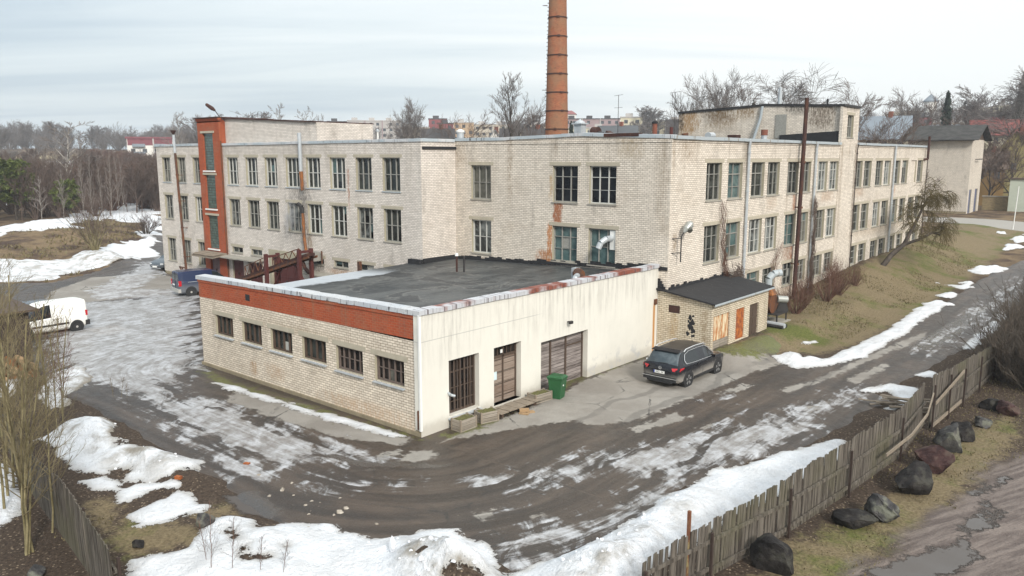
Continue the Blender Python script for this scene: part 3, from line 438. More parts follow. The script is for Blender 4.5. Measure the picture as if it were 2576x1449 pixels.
# distance from the annex outline: lanes of tyre tracks follow it
def lane():
    dx = np.maximum(np.maximum(-35.4-PX_, PX_+19.9), 0); dy = np.maximum(np.maximum(18.3-PY_, PY_-200), 0)
    return np.hypot(dx, dy)
LANE = lane()
IDX = np.arange(NX*NY).reshape(NY, NX)
FACES = np.stack([IDX[:-1, :-1], IDX[:-1, 1:], IDX[1:, 1:], IDX[1:, :-1]], -1).reshape(-1, 4)
def sheet(name, z, keep, mat, attrs, smooth=True):
    f = FACES if keep is None else FACES[keep[FACES].any(1)]
    used = np.unique(f); rm = np.zeros(NX*NY, np.int64); rm[used] = np.arange(len(used))
    v = np.stack([PX_[used], PY_[used], z[used]], -1)
    o = mesh_obj(name, v, rm[f], mat, smooth=smooth)
    for k, a in attrs.items():
        at = o.data.attributes.new(k, 'FLOAT', 'POINT'); at.data.foreach_set('value', a[used].astype(np.float32))
    return o
def ground_mat():
    t = NT('soil_and_dead_grass', .95, .2); p = t.pos()
    n1 = t.noise(.35, p, 6, .65); n2 = t.noise(2.2, p, 6, .7); n3 = t.noise(11, p, 4, .7); lf = t.voro(9., p)
    soil = t.mix(t.ramp(n3, .3, .7), (.034, .024, .018), (.085, .062, .045))
    leaf = t.mix(t.ramp(lf, .16, .30), (.26, .205, .145), soil); leaf = t.mix(t.ramp(n2, .40, .62), leaf, soil)
    dry = t.mix(t.ramp(n3, .3, .72), (.12, .092, .052), (.235, .185, .11))
    grn = t.mix(t.ramp(n3, .3, .7), (.062, .070, .020), (.135, .145, .04))
    moss = t.math('ADD', t.attr('moss'), t.math('MULTIPLY', t.math('SUBTRACT', n2, .5), 2.6)); mf = t.ramp(moss, -.35, .35)
    gg = t.mix(t.ramp(t.noise(.22, p, 6, .7), .36, .52), grn, dry)
    far = t.attr('meadow')
    c = t.mix(far, leaf, t.mix(t.ramp(n1, .38, .6), t.mix(t.ramp(n3, .3, .7), (.125, .085, .05), (.24, .175, .10)), (.065, .042, .03)))
    c = t.mix(mf, c, gg)
    md = t.ramp(t.math('ADD', t.attr('mud'), t.math('MULTIPLY', t.math('SUBTRACT', n1, .5), 3.)), -.5, .4)
    x, y, z = t.sep(p); v = t.math('ADD', t.math('MULTIPLY', x, .93), t.math('MULTIPLY', y, -.36))
    tr = t.noise(1., t.comb(t.math('MULTIPLY', v, 4.5), t.math('MULTIPLY', t.math('ADD', x, y), .35)), 5, .65)
    mudc = t.mix(t.ramp(tr, .38, .62), (.105, .082, .072), (.19, .155, .135)); mudc = t.mul(mudc, t.math('ADD', .7, t.math('MULTIPLY', n3, .6)))
    c = t.mix(md, c, mudc)
    pd = t.ramp(t.math('ADD', t.attr('puddle'), t.math('MULTIPLY', t.math('SUBTRACT', n2, .5), 1.0)), -.02, .12)
    c = t.mix(pd, c, (.085, .075, .068))
    pt = t.ramp(t.math('ADD', t.attr('path'), t.math('MULTIPLY', t.math('SUBTRACT', n2, .5), .8)), -.1, .2)
    c = t.mix(pt, c, (.33, .31, .28))
    fl = t.ramp(t.attr('field'), -2, 2); c = t.mix(fl, c, (.30, .25, .15))
    t.col(c); t.rough(t.math('SUBTRACT', t.math('SUBTRACT', .95, t.math('MULTIPLY', md, .4)), t.math('MULTIPLY', pd, .47)))
    t.bump(t.math('MULTIPLY', t.math('ADD', n3, t.math('ADD', n2, t.math('MULTIPLY', tr, md))), t.math('SUBTRACT', 1., pd)), .05); return t.m
def road_mat():
    t = NT('patched_wet_asphalt', .5, .5); p = t.pos(); x, y, z = t.sep(p)
    n1 = t.noise(.45, p, 6, .6); n2 = t.noise(2.5, p, 6, .65); n3 = t.noise(16, p, 3, .7)
    ln = t.attr('lane'); al = t.attr('along')
    lanev = t.comb(t.math('MULTIPLY', ln, 1.), t.math('MULTIPLY', al, .10))
    s1 = t.noise(1.7, lanev, 6, .62, .3); s2 = t.noise(5.5, lanev, 4, .7)
    wet = t.mix(t.ramp(s1, .30, .70), (.030, .022, .016), (.084, .062, .046)); wet = t.mix(t.math('MULTIPLY', t.ramp(n1, .48, .62), .5), wet, (.034, .028, .024)); wet = t.mul(wet, t.math('ADD', .68, t.math('MULTIPLY', t.math('ADD', n3, n2), .32)))
    dry = t.mul(t.mix(t.ramp(n1, .35, .65), (.215, .195, .17), (.285, .265, .235)), t.math('ADD', .78, t.math('MULTIPLY', t.math('ADD', n3, n2), .22)))
    e = t.math('MULTIPLY', t.math('SUBTRACT', n2, .5), .9)
    df = t.ramp(t.math('ADD', t.attr('dry'), t.math('ADD', e, t.math('MULTIPLY', t.math('SUBTRACT', s2, .5), .5))), -.05, .10)
    c = t.mix(df, wet, dry)
    # cracks
    w = t.math('ADD', t.voro(.33, p, 'DISTANCE_TO_EDGE'), t.math('MULTIPLY', t.math('SUBTRACT', n2, .5), .10)); ck = t.math('MULTIPLY', t.ramp(t.math('ABSOLUTE', w), .012, .003), t.ramp(n1, .45, .6))
    c = t.mix(t.math('MULTIPLY', ck, .8), c, (.02, .018, .016))
    grav = t.math('MULTIPLY', t.ramp(t.voro(5., p), .12, .07), t.ramp(n1, .55, .7)); c = t.mix(grav, c, (.3, .26, .2))
    # grey trodden ice, streaked along the tracks
    n4 = t.noise(1.15, t.comb(t.math('ADD', x, t.math('MULTIPLY', y, .4)), t.math('MULTIPLY', y, .8)), 6, .68, .8)
    k = t.math('ADD', t.math('MULTIPLY', t.attr('ice'), .8), t.math('ADD', t.math('ADD', .10, t.math('MULTIPLY', t.math('SUBTRACT', s1, .50), 3.0)), t.math('ADD', t.math('MULTIPLY', t.math('SUBTRACT', n4, .5), 3.2), t.math('MULTIPLY', t.math('SUBTRACT', s2, .5), 1.0))))
    wl = t.math('ADD', ln, t.math('MULTIPLY', t.math('SUBTRACT', t.noise(.25, p, 3), .5), 2.4)); rut = 0.
    for r0, rw in ((3.1, .22), (4.7, .24), (6.6, .2), (8.1, .26), (10.4, .22), (11.9, .2), (15.5, .3), (17.1, .25)):
        rut = t.math('MAXIMUM', rut, t.ramp(t.math('ABSOLUTE', t.math('SUBTRACT', wl, r0)), rw, rw*.45))
    rut = t.math('MULTIPLY', rut, t.ramp(n1, .36, .52)); k = t.math('SUBTRACT', k, t.math('MULTIPLY', rut, .75)); c = t.mix(t.math('MULTIPLY', rut, .35), c, (.026, .022, .019))
    ic = t.ramp(k, -.02, .62)
    icec = t.mix(t.ramp(t.math('ADD', t.math('MULTIPLY', s2, .45), t.math('MULTIPLY', n4, .55)), .38, .64), (.23, .215, .20), (.56, .575, .60)); icec = t.mix(t.math('MULTIPLY', t.ramp(n2, .46, .66), .6), icec, (.175, .155, .14))
    c = t.mix(t.math('MULTIPLY', ic, .88), c, icec)
    pf = t.ramp(t.math('ADD', t.attr('puddle'), e), -.05, .15); c = t.mix(t.math('MULTIPLY', pf, t.math('SUBTRACT', 1., ic)), c, (.06, .052, .046))
    ms = t.ramp(t.math('ADD', t.attr('moss'), t.math('MULTIPLY', t.math('SUBTRACT', n2, .5), 2.4)), -.15, .35); mcol = t.mix(t.ramp(n3, .35, .6), t.mix(t.ramp(n1, .4, .6), (.055, .042, .028), (.075, .085, .02)), (.125, .13, .035))
    c = t.mix(ms, c, mcol)
    t.col(c)
    r = t.math('ADD', t.math('ADD', .46, t.math('MULTIPLY', df, .42)), t.math('MULTIPLY', t.math('SUBTRACT', n2, .5), .5))
    r = t.math('SUBTRACT', r, t.math('MULTIPLY', ic, .10)); r = t.math('SUBTRACT', r, t.math('MULTIPLY', pf, .38)); t.rough(t.math('MAXIMUM', r, .06))
    t.bump(t.math('ADD', t.math('ADD', t.math('MULTIPLY', n3, .5), n2), t.math('MULTIPLY', n4, t.math('MULTIPLY', ic, 1.5))), .05); return t.m
def snow_mat():
    t = NT('old_snow', .7, .3); p = t.pos(); n2 = t.noise(1.1, p, 6, .65); n3 = t.noise(7, p, 5, .7)
    d = t.math('MULTIPLY', t.attr('dirt'), t.ramp(n2, .38, .66)); edge = t.ramp(t.math('ADD', t.attr('snow'), t.math('MULTIPLY', t.math('SUBTRACT', n2, .5), .6)), .30, -.02)
    f = t.math('ADD', d, t.math('MULTIPLY', edge, .6), clamp=True)
    c = t.mix(f, (.78, .80, .83), (.30, .27, .225)); sp = t.math('MULTIPLY', t.ramp(t.voro(3.2, p), .07, .03), .55)
    t.col(t.mix(sp, c, (.2, .17, .13))); t.bump(t.math('ADD', n2, t.math('MULTIPLY', n3, .6)), .22); t.put(t.ramp(t.math('ADD', t.attr('snow'), t.math('ADD', t.math('MULTIPLY', t.math('SUBTRACT', n3, .5), .55), t.math('MULTIPLY', t.math('SUBTRACT', n2, .5), .5))), .02, .07), t.b.inputs['Alpha']); return t.m
def build_ground():
    rdn = SD['road']+.28*fbm(PX_, PY_, .9, 4, 3)
    along = np.where(PY_ < 18.3, PX_*1., -20+PY_*1.)*1.
    along = np.where(PX_ < -35.4, PY_+PX_*.3, along)
    rel = .045*fbm(PX_, PY_, .35, 4, 1)+.02*fbm(PX_, PY_, 1.7, 3, 2)
    meadow = np.clip(sm(-58, -72, PX_)+sm(60, 90, np.hypot(PX_, PY_))+sm(-4.5, -6.3, PX_)*0, 0, 1)
    near = sm(60, 40, np.hypot(PX_, PY_))
    base = GZ+rel*(1+1.5*(1-near))*.6*sm(900, 300, np.hypot(PX_, PY_))-.15*sm(-.05, .45, rdn)
    # ruts in the mud lane outside the fence
    v = PX_*.93-PY_*.36; base = base+np.where(SD['mud'] > 0, .05*np.sin(v*3.1)*np.clip(SD['mud'], 0, 1), 0)-.03*sm(-.1, .3, SD['puddle'])
    g = sheet('ground', base, None, ground_mat(), {k: SD[k] for k in ('moss', 'mud', 'puddle', 'path', 'field')} | {'meadow': meadow}); g['kind'] = 'structure'
    zr = GZ+.018*fbm(PX_, PY_, .5, 4, 5)+np.clip(rdn*.5, -.12, .055)+.02-.05*0
    r = sheet('road', zr, rdn > -.3, road_mat(), {k: SD[k] for k in ('dry', 'ice', 'puddle', 'moss')} | {'lane': LANE, 'along': along}); r['kind'] = 'structure'
    top = np.maximum(base, np.where(rdn > -.1, zr, -9))
    sn = np.maximum(SD['snow'], SD['farsnow']); sn = np.minimum(sn, -SD['bare'])
    sn = sn+.30*fbm(PX_, PY_, 1.1, 5, 9)+.12*fbm(PX_, PY_, 4., 2, 12)+.10
    far = np.hypot(PX_, PY_) > 60
    sn = np.where(far, sn+2.3*fbm(PX_, PY_*1.6, .3, 5, 15)-.35, sn)
    th = np.clip(sn*.26, -.12, .12)+np.where(sn > 0, .11*fbm(PX_, PY_, 1.3, 5, 21)*np.clip(sn*2, 0, 1), 0)
    heap = sum(np.exp(-((PX_-mx)/rx)**2-((PY_-my)/ry)**2)*h for mx, my, rx, ry, h in MOUNDS[2:])
    th = th+np.where(sn > 0, np.clip(heap, 0, 1)*(.36*fbm(PX_, PY_, 1.6, 5, 31)+.20*np.abs(fbm(PX_, PY_, 3.8, 3, 33))), 0)
    zs = top+th
    dirt = np.clip(.22+.9*sm(.1, .8, heap)*1.0+.55*sm(-62, -75, PX_)*sm(34, 28, PY_)+.75*sm(-22, -27, PX_)*sm(-45, -38, PX_)*sm(15, 14, PY_)*sm(9.5, 10.5, PY_), 0, 1)
    dirt = np.where(PY_ > 36, np.minimum(dirt, .35), dirt)
    s = sheet('snow', zs, sn > -.25, snow_mat(), {'snow': sn, 'dirt': dirt}); tag(s, 'old melting snow lying in patches and ploughed heaps along fence, road and slopes', 'snow', kind='stuff')
    return top, zs, sn
TOP, ZS, SN = build_ground()
def gz(x, y): return float(ground_z(x, y))
# ------------------------------------------------------------ walls and windows
def facade(mb, ax, c, u0, u1, z0, z1, ops, depth=.22, mw=0, mr=1, sgn=None, splits=()):
    """wall rectangle in plane (y=c for ax 'x', x=c for ax 'y') with openings (ua,ub,za,zb) and their reveals; sgn = outward direction"""
    sgn = sgn if sgn is not None else (-1 if ax == 'x' else 1)
    us = sorted({u0, u1, *[v for o in ops for v in o[:2]], *splits}); zs = sorted({z0, z1, *[v for o in ops for v in o[2:4]]})
    P = (lambda u, z, d=0: (u, c-sgn*d, z)) if ax == 'x' else (lambda u, z, d=0: (c-sgn*d, u, z))
    flip = (ax == 'x') != (sgn == -1)
    if ax == 'y': flip = sgn == -1
    def q(a, b, cc, d): mb.add([a, b, cc, d] if not flip else [d, cc, b, a], [(0, 1, 2, 3)])
    mb.mi = mw
    for i in range(len(us)-1):
        for j in range(len(zs)-1):
            um, zm = (us[i]+us[i+1])/2, (zs[j]+zs[j+1])/2
            if any(o[0] < um < o[1] and o[2] < zm < o[3] for o in ops): continue
            q(P(us[i], zs[j]), P(us[i+1], zs[j]), P(us[i+1], zs[j+1]), P(us[i], zs[j+1]))
    mb.mi = mr
    for a, b, za, zb in [o[:4] for o in ops]:
        q(P(a, za, depth), P(a, za), P(a, zb), P(a, zb, depth))      # sides face inward
        q(P(b, za), P(b, za, depth), P(b, zb, depth), P(b, zb))
        q(P(a, zb), P(b, zb), P(b, zb, depth), P(a, zb, depth))
        q(P(a, za, depth), P(b, za, depth), P(b, za), P(a, za))
    mb.mi = 0
def abox(mb, ax, c, sgn, ua, ub, za, zb, d0, d1):
    """box on a facade: depth from d0 to d1 measured inward from the wall plane (negative = proud)"""
    p, q = c-sgn*d0, c-sgn*d1; lo, hi = min(p, q), max(p, q)
    return mb.box(ua, ub, lo, hi, za, zb) if ax == 'x' else mb.box(lo, hi, ua, ub, za, zb)
STY = dict(  # style: (columns, [horizontal bar positions 0..1 from the sill], frame width, bar width)
    grid=(3, [.5], .06, .035), transom=(3, [.36, .70], .055, .03), transom2=(2, [.33, .68], .06, .045), two=(2, [], .05, .05), case=(4, [], .07, .07), bars=(5, [.52], .07, .04),
    shop=(6, [.2, .45, .74], .08, .04), tall=(3, [.5], .07, .05), plain=(1, [], .06, .05))
def window(par, ax, c, ua, ub, za, zb, style='grid', fr='frame_grey', gl='glass_dark', rec=.2, sgn=None, sill='concrete', lint=True, lab=None, open_sash=False, name='window'):
    sgn = sgn if sgn is not None else (-1 if ax == 'x' else 1); n, hs, fw, bw = STY[style]
    mb = MB(); W_, H_ = ub-ua, zb-za
    for a, b, e, f in ((ua, ua+fw, za, zb), (ub-fw, ub, za, zb), (ua+fw, ub-fw, za, za+fw), (ua+fw, ub-fw, zb-fw, zb)): abox(mb, ax, c, sgn, a, b, e, f, rec-.05, rec+.03)
    for i in range(1, n):
        u = ua+W_*i/n; abox(mb, ax, c, sgn, u-bw/2-(.012 if style in ('grid', 'transom') else 0), u+bw/2+(.012 if style in ('grid', 'transom') else 0), za+fw, zb-fw, rec-.045, rec+.02)
    for h in hs:
        z = za+H_*h; t = bw*(1.25 if (style == 'grid' or h > .6) else .6); abox(mb, ax, c, sgn, ua+fw, ub-fw, z-t/2, z+t/2, rec-.04, rec+.015)
    w = mb.build(name, M[fr], par, lab)
    g = MB(); abox(g, ax, c, sgn, ua+.01, ub-.01, za+.01, zb-.01, rec+.035, rec+.055); g.build('pane', M[gl], w)
    q = random.Random(int(ua*131+za*977+c*7)); hh_ = [0.]+sorted(hs)+[1.]
    if name == 'window' and n > 1 and q.random() < .42:
        for _ in range(q.choice((1, 1, 2, 3))):
            i, j = q.randrange(n), q.randrange(len(hh_)-1); f = MB(); e = .03
            abox(f, ax, c, sgn, ua+W_*i/n+e, ua+W_*(i+1)/n-e, za+H_*hh_[j]+e, za+H_*(hh_[j+1] if q.random() < .6 else hh_[j]+(hh_[j+1]-hh_[j])*.5)-e, rec+.018, rec+.034)
            f.build('replaced_pane', M[q.choice(['glass_black', 'glass_black', 'glass_blind', 'glass_teal', 'frame_grey', 'curtain_cloth'])], w)
    if sill:
        s = MB(); abox(s, ax, c, sgn, ua-.06, ub+.06, za-.07, za-.004, -.06, rec-.06); s.build('sill', M[sill], w)
    if lint:
        s = MB(); abox(s, ax, c, sgn, ua-.22, ub+.2, zb+.01, zb+.21, -.012, .05); s.build('lintel', M['lintel'], w)
    return w
M['rusty_orange'] = mat_rust('orange_brown_rust', (.12, .06, .035, 1), (.17, .06, .02), amount=.6)
# ------------------------------------------------------------ west wing (left part of the factory)
def coping(mb, ax, c, u0, u1, z, zb=None, w=.42, sgn=None, t=.09, over=.07, step=1.3):
    """sheet-metal coping in lengths, each very slightly out of line"""
    sgn = sgn if sgn is not None else (-1 if ax == 'x' else 1); zb = z if zb is None else zb
    n = max(1, int(abs(u1-u0)/step)); rr = random.Random(int(abs(u0*31+c*7)))
    for i in range(n):
        a = u0+(u1-u0)*i/n; b = u0+(u1-u0)*(i+1)/n; za = z+(zb-z)*i/n; zc = z+(zb-z)*(i+1)/n; j = rr.uniform(-.014, .014)
        p, q = c+sgn*(over+rr.uniform(-.008, .012)), c-sgn*(w-over)
        pts = [(a, za), (b-.006, zc)] if True else 0
        V = []
        for (u, zz) in ((a, za+j), (b-.008, zc+j*.4)):
            for cc in (p, q):
                for dz in (-t-(.05 if cc == p else 0), .03 if cc == p else .05): V.append((u, cc, zz+dz) if ax == 'x' else (cc, u, zz+dz))
        mb.add(V, [(0, 1, 3, 2), (4, 6, 7, 5), (0, 4, 5, 1), (2, 3, 7, 6), (1, 5, 7, 3), (0, 2, 6, 4)])
YW = 31.84
wing = thing('factory_wing', 'three storey cream brick factory wing with an orange brick stair tower and red gates', 'building', (-50, YW, 0))
U1 = [(-66.28, -64.85), (-63.65, -62.3), (-61.1, -59.9), (-55.85, -54.35), (-53.25, -51.7), (-50.7, -49.2), (-48.1, -46.55), (-45.7, -44.12), (-43.05, -41.45), (-40.35, -38.8), (-37.75, -36.15)]
ops = [(a, b, 7.92, 9.95) for a, b in U1]+[(a, b, 4.82, 6.83) for a, b in U1]+[(a, b, 1.22, 3.17) for a, b in U1[:3]]
SM = [(-55.8, -54.3), (-53.1, -51.65), (-45.7, -44.1), (-42.95, -41.45), (-40.3, -38.85), (-37.7, -36.2)]
ops += [(a, b, 2.74, 3.17) for a, b in SM]
DOORS = [(-55.9, -54.3, 2.15), (-53.6, -51.75, 2.15), (-50.4, -46.85, 2.78), (-45.7, -43.95, 2.0), (-42.9, -41.1, 1.9)]
ops += [(a, b, -.2, z) for a, b, z in DOORS]
mb = MB(); facade(mb, 'x', YW, -67.2, -34.3, .25, 10.97, [(o[0], o[1], max(o[2], .25), o[3]) for o in ops], splits=())
facade(mb, 'y', -34.3, YW, 34.7, .25, 10.97, []); facade(mb, 'y', -67.2, YW, 46, .25, 10.97, [], sgn=-1); facade(mb, 'x', 46, -67.2, -34.3, .25, 10.97, [], sgn=1)
mb.build('wall', [M['brick_wing'], M['plaster']], wing)
mb = MB(); segs = [-67.24]+[v for d in DOORS for v in d[:2]]+[-34.3]
for a, b in zip(segs[::2], segs[1::2]): mb.box(a, b, YW-.05, YW+.3, -.4, .25)
mb.box(-67.24, -67.0, YW-.05, 46, -.4, .25); mb.build('plinth', M['plinth'], wing)
mb = MB(); mb.box(-67.1, -34.2, YW+.1, 45.9, 10.45, 10.6); mb.build('roof', M['black'], wing)
mb = MB(); coping(mb, 'x', YW, -67.3, -59.75, 11.0); coping(mb, 'x', YW, -56.4, -34.24, 10.98, 11.03); coping(mb, 'y', -34.3, YW-.05, 34.6, 11.03); mb.build('coping', M['coping'], wing)
rw = random.Random(3)
for i, (a, b) in enumerate(U1):
    fr = 'frame_white' if 3 <= i <= 8 else 'frame_grey'
    window(wing, 'x', YW, a, b, 7.92, 9.95, 'grid', fr, 'glass_dark' if i > 2 else 'glass_blind', sill='zinc', lab='white painted window of the top storey' if 3 <= i <= 8 else None)
    window(wing, 'x', YW, a, b, 4.82, 6.83, 'grid', 'frame_white' if i in (2, 7, 8) else 'frame_grey', ['glass_curtain', 'glass_dark', 'glass_dark'][i % 3] if i else 'glass_curtain', sill='concrete')
for a, b in U1[:3]: window(wing, 'x', YW, a, b, 1.22, 3.17, 'grid', 'frame_grey', 'glass_blind')
for i, (a, b) in enumerate(SM): window(wing, 'x', YW, a, b, 2.74, 3.17, 'two', 'frame_grey', 'glass_dark', rec=.14)
def door_leafs(par, ax, c, ua, ub, za, zb, mat, n=2, rec=.12, sgn=None, name='door', lab=None, batten=True):
    sgn = sgn if sgn is not None else (-1 if ax == 'x' else 1)
    mb = MB(); w = (ub-ua)/n
    for i in range(n):
        a, b = ua+w*i+.015, ua+w*(i+1)-.015
        abox(mb, ax, c, sgn, a, b, za+.02, zb-.02, rec, rec+.05)
        if batten:
            for z in (za+.25, (za+zb)/2, zb-.3): abox(mb, ax, c, sgn, a+.04, b-.04, z, z+.07, rec-.02, rec+.01)
    d = mb.build(name, M[mat], par, lab)
    h = MB(); abox(h, ax, c, sgn, (ua+ub)/2-.13, (ua+ub)/2-.08, za+1.0, za+1.2, rec-.07, rec); h.build('handle', M['dark_metal'], d)
    return d
for i, (a, b, z) in enumerate(DOORS): door_leafs(wing, 'x', YW, a, b, 0, z, 'red_door', 1 if i > 2 else 2, name='gate' if i == 2 else 'door', lab='tall dark red double gate' if i == 2 else None)
mb = MB()                        # gate surround and canopies over the doors
for a, b in ((-50.75, -50.42), (-46.83, -46.6)): mb.box(a, b, YW-.03, YW+.1, 0, 3.35)
mb.box(-50.75, -46.6, YW-.035, YW+.1, 2.8, 3.35); mb.build('gate_surround', M['plaster'], wing)
for a, b, z in ((-56.6, -53.9, 2.38), (-53.95, -51.3, 2.42), (-45.95, -43.0, 2.12), (-42.8, -39.9, 2.0)):
    mb = MB(); mb.prism([(a, YW-.01, z), (a, YW-.8, z-.06), (a, YW-.8, z+.03), (a, YW-.01, z+.14)], (b-a, 0, 0)); mb.build('canopy', M['concrete'], wing)
# stair tower in orange brick
mb = MB(); TW = (-59.7, -56.45); YT = YW-.18
gl = [(-58.95, -57.42, 8.95, 11.8), (-58.95, -57.42, 5.98, 8.6), (-58.95, -57.42, 2.82, 5.45)]
facade(mb, 'x', YT, TW[0], TW[1], 0, 12.85, gl+[(-58.9, -57.5, 0, 2.2)], mr=0); facade(mb, 'y', TW[1], YT, YW, 0, 12.85, []); facade(mb, 'y', TW[0], YT, YW, 0, 12.85, [], sgn=-1)
mb.box(TW[0]+.01, TW[1]-.01, YW+.02, 36, 10.6, 12.83)
for k in range(3): mb.box(TW[0]-.04*k, TW[1]+.04*k, YT-.04*k, YT+.3, 12.62+.1*k, 12.72+.1*k)
mb.build('stair_tower', M['brick_red'], wing)
for a, b, za, zb in gl:
    mb = MB(); mb.box(a+.01, b-.01, YT+.14, YT+.2, za+.01, zb-.01); w = mb.build('glass_block_window', M['glass_block'], wing)
    mb = MB(); mb.box(a-.12, b+.12, YT-.09, YT+.13, za-.11, za-.005); mb.build('sill', M['white_plain'], w)
    mb = MB(); mb.box(a-.25, b+.25, YT-.05, YT+.1, zb+.01, zb+.17); mb.build('lintel', M['lintel'], w)
door_leafs(wing, 'x', YT, -58.9, -57.5, 0, 2.2, 'purple_door', 2, rec=.16, lab='faded purple double door of the stair tower')
mb = MB(); mb.prism([(-59.6, YT-.01, 2.45), (-59.6, YT-1.25, 2.28), (-59.6, YT-1.25, 2.36), (-59.6, YT-.01, 2.6)], (3.3, 0, 0))
for i in range(12): mb.obox((-59.5+i*.28, YT-.7, 2.53+rw.uniform(-.02, .02)), (.2, 1.1, .03), (0.1, rw.uniform(-.12, .12), rw.uniform(-.1, .1)))
mb.build('canopy', M['wood_old'], wing, 'ragged boarded canopy over the stair tower door')
# roof house behind the tower, its top sloping down to the right
mb = MB(); A, B = TW[1], -44.8
mb.add([(A, YW+.35, 10.6), (B, YW+.35, 10.6), (B, YW+.35, 12.28), (A, YW+.35, 12.86), (A, 37, 10.6), (B, 37, 10.6), (B, 37, 12.28), (A, 37, 12.86)], [(0, 1, 2, 3), (1, 5, 6, 2), (5, 4, 7, 6), (3, 2, 6, 7)])
mb.build('roof_house', M['brick_wing'], wing)
mb = MB(); n = 16
for i in range(n):
    a = A+(B-A)*i/n; b = A+(B-A)*(i+1)/n; za = 12.86-.58*i/n; zb = 12.86-.58*(i+1)/n; j = rw.uniform(-.04, .03)
    mb.add([(a, YW+.2+rw.uniform(-.04, .04), za+.0), (b, YW+.2, zb), (b, 37.1, zb), (a, 37.1, za), (a, YW+.2, za+.07+j), (b, YW+.2, zb+.07+j*.4), (b, 37.1, zb+.07), (a, 37.1, za+.07)], [(0, 1, 5, 4), (4, 5, 6, 7), (1, 2, 6, 5), (0, 4, 7, 3)])
mb.box(TW[0]-.16, TW[1]+.1, YT-.18, 36.4, 12.93, 13.0); mb.build('roof_edge', M['rust_dark'], wing)
mb = MB(); mb.cyl((-56.32, YT+.02, .3), (-56.32, YT+.02, 11.2), .06); mb.build('downpipe', M['rusty'], wing)
# things fixed to or standing at the wing
def pole_lamp(name, label, pts, head, hr, mat):
    t = thing(name, label, 'lamp', pts[0]); m = MB(); m.tube(pts, .035, 8); m.build('arm', M['dark_metal'], t)
    a, b = Vector(head[0]), Vector(head[1]); d = (b-a)
    m = MB(); m.cyl(a, a+d*.35, hr*.5, hr, 12); m.cyl(a+d*.35, b, hr, hr*.75, 12); m.build('lamp_head', M[mat], t)
    m = MB(); m.cyl(b, b+d*.06, hr*.6, hr*.5, 12); m.build('lens', M['glass_dark'], t); return t
pole_lamp('roof_lamp', 'street lamp on a slanting arm above the orange stair tower', [(-55.9, YT+.2, 12.7), (-56.6, YT+.2, 13.0), (-57.25, YT+.2, 13.55)], ((-57.2, YT+.2, 13.5), (-57.85, YT-.1, 13.95)), .16, 'rust_dark')
mb = MB(); mb.cyl((-62.5, YW-.45, .75), (-63.0, YW-.45, 10.3), .10, .10, 10)
for z in (1.8, 4.2, 6.4, 8.5): mb.cyl((-62.5-.052*(z-.75), YW-.45, z), (-62.5-.052*(z-.75), YW-.45, z+.1), .13); mb.box(-62.62-.052*(z-.75), -62.42-.052*(z-.75), YW-.42, YW+.02, z, z+.04)
fl = thing('flue_pipe', 'tall thin rusty flue pipe with funnel cap, left of the stair tower', 'pipe', (-62.5, YW-.45, 0)); mb.build('pipe', M['rusty'], fl)
mb = MB(); mb.cyl((-63.0, YW-.45, 10.3), (-63.07, YW-.45, 11.75), .105, .105, 10); mb.build('pipe_top', M['galv'], fl)
mb = MB(); mb.cyl((-63.07, YW-.45, 11.8), (-63.07, YW-.45, 12.1), .08, .24, 10); mb.cyl((-63.07, YW-.45, 12.1), (-63.07, YW-.45, 12.12), .24, .2, 10); mb.build('cap', M['rust_dark'], fl)
mb = MB()
for a, b in (((-62.5, YW-.45, .9), (-63.5, YW-.5, .95)), ((-63.5, YW-.5, .95), (-62.6, YW-.45, -.1)), ((-63.1, YW-.5, .9), (-62.5, YW-.45, -.1)), ((-62.5, YW-.45, 1.), (-62.3, YW-.5, -.1)), ((-62.3, YW-.5, -.1), (-61.9, YW-.5, .6))): mb.beam(a, b, .08)
mb.build('pipe_support', M['rusty'], fl)
t = thing('vent_pipe', 'grey vent pipe with orange rusted lower end hanging over the top storey windows', 'pipe', (-46, YW-.3, 9))
mb = MB(); mb.cyl((-45.98, YW-.22, 9.0), (-46.0, YW-.22, 11.6), .13, .13); mb.build('pipe', M['galv'], t)
mb = MB(); mb.cyl((-45.9, YW-.22, 7.75), (-45.98, YW-.22, 9.02), .10, .14); mb.build('pipe_end', M['rusty_orange'], t)
t = thing('smoking_flue', 'brown flue pipe with an elbow top puffing steam beside sooty windows', 'pipe', (-45.9, YW-.3, 3))
mb = MB(); mb.tube([(-45.6, YW-.28, 3.0), (-45.85, YW-.28, 4.5), (-45.9, YW-.28, 6.2)], .11); mb.build('pipe', M['rusty_orange'], t)
mb = MB(); mb.tube([(-45.9, YW-.28, 6.2), (-45.95, YW-.3, 6.6), (-46.25, YW-.4, 6.85)], .13); mb.build('elbow', M['dark_metal'], t)
# small boiler by the gate: white tank and dark elbow pipe
t = thing('boiler_box', 'weathered pale box beside the big red gate with a bent dark red duct', 'boiler', (-45.2, YW-.5, 3))
mb = MB(); mb.box(-45.7, -44.2, YW-.9, YW-.01, 3.05, 3.65); mb.build('tank', M['frame_grey'], t)
mb = MB(); mb.tube([(-45.6, YW-.7, 3.0), (-45.3, YW-.7, 2.5), (-44.9, YW-.7, 2.25), (-44.5, YW-.7, 2.3)], .13, 10); mb.build('duct', M['rust_dark'], t)
mb = MB(); mb.cyl((-43.9, YW-.3, 2.9), (-43.9, YW-.3, 3.75), .05); mb.build('pipe', M['rusty'], t)
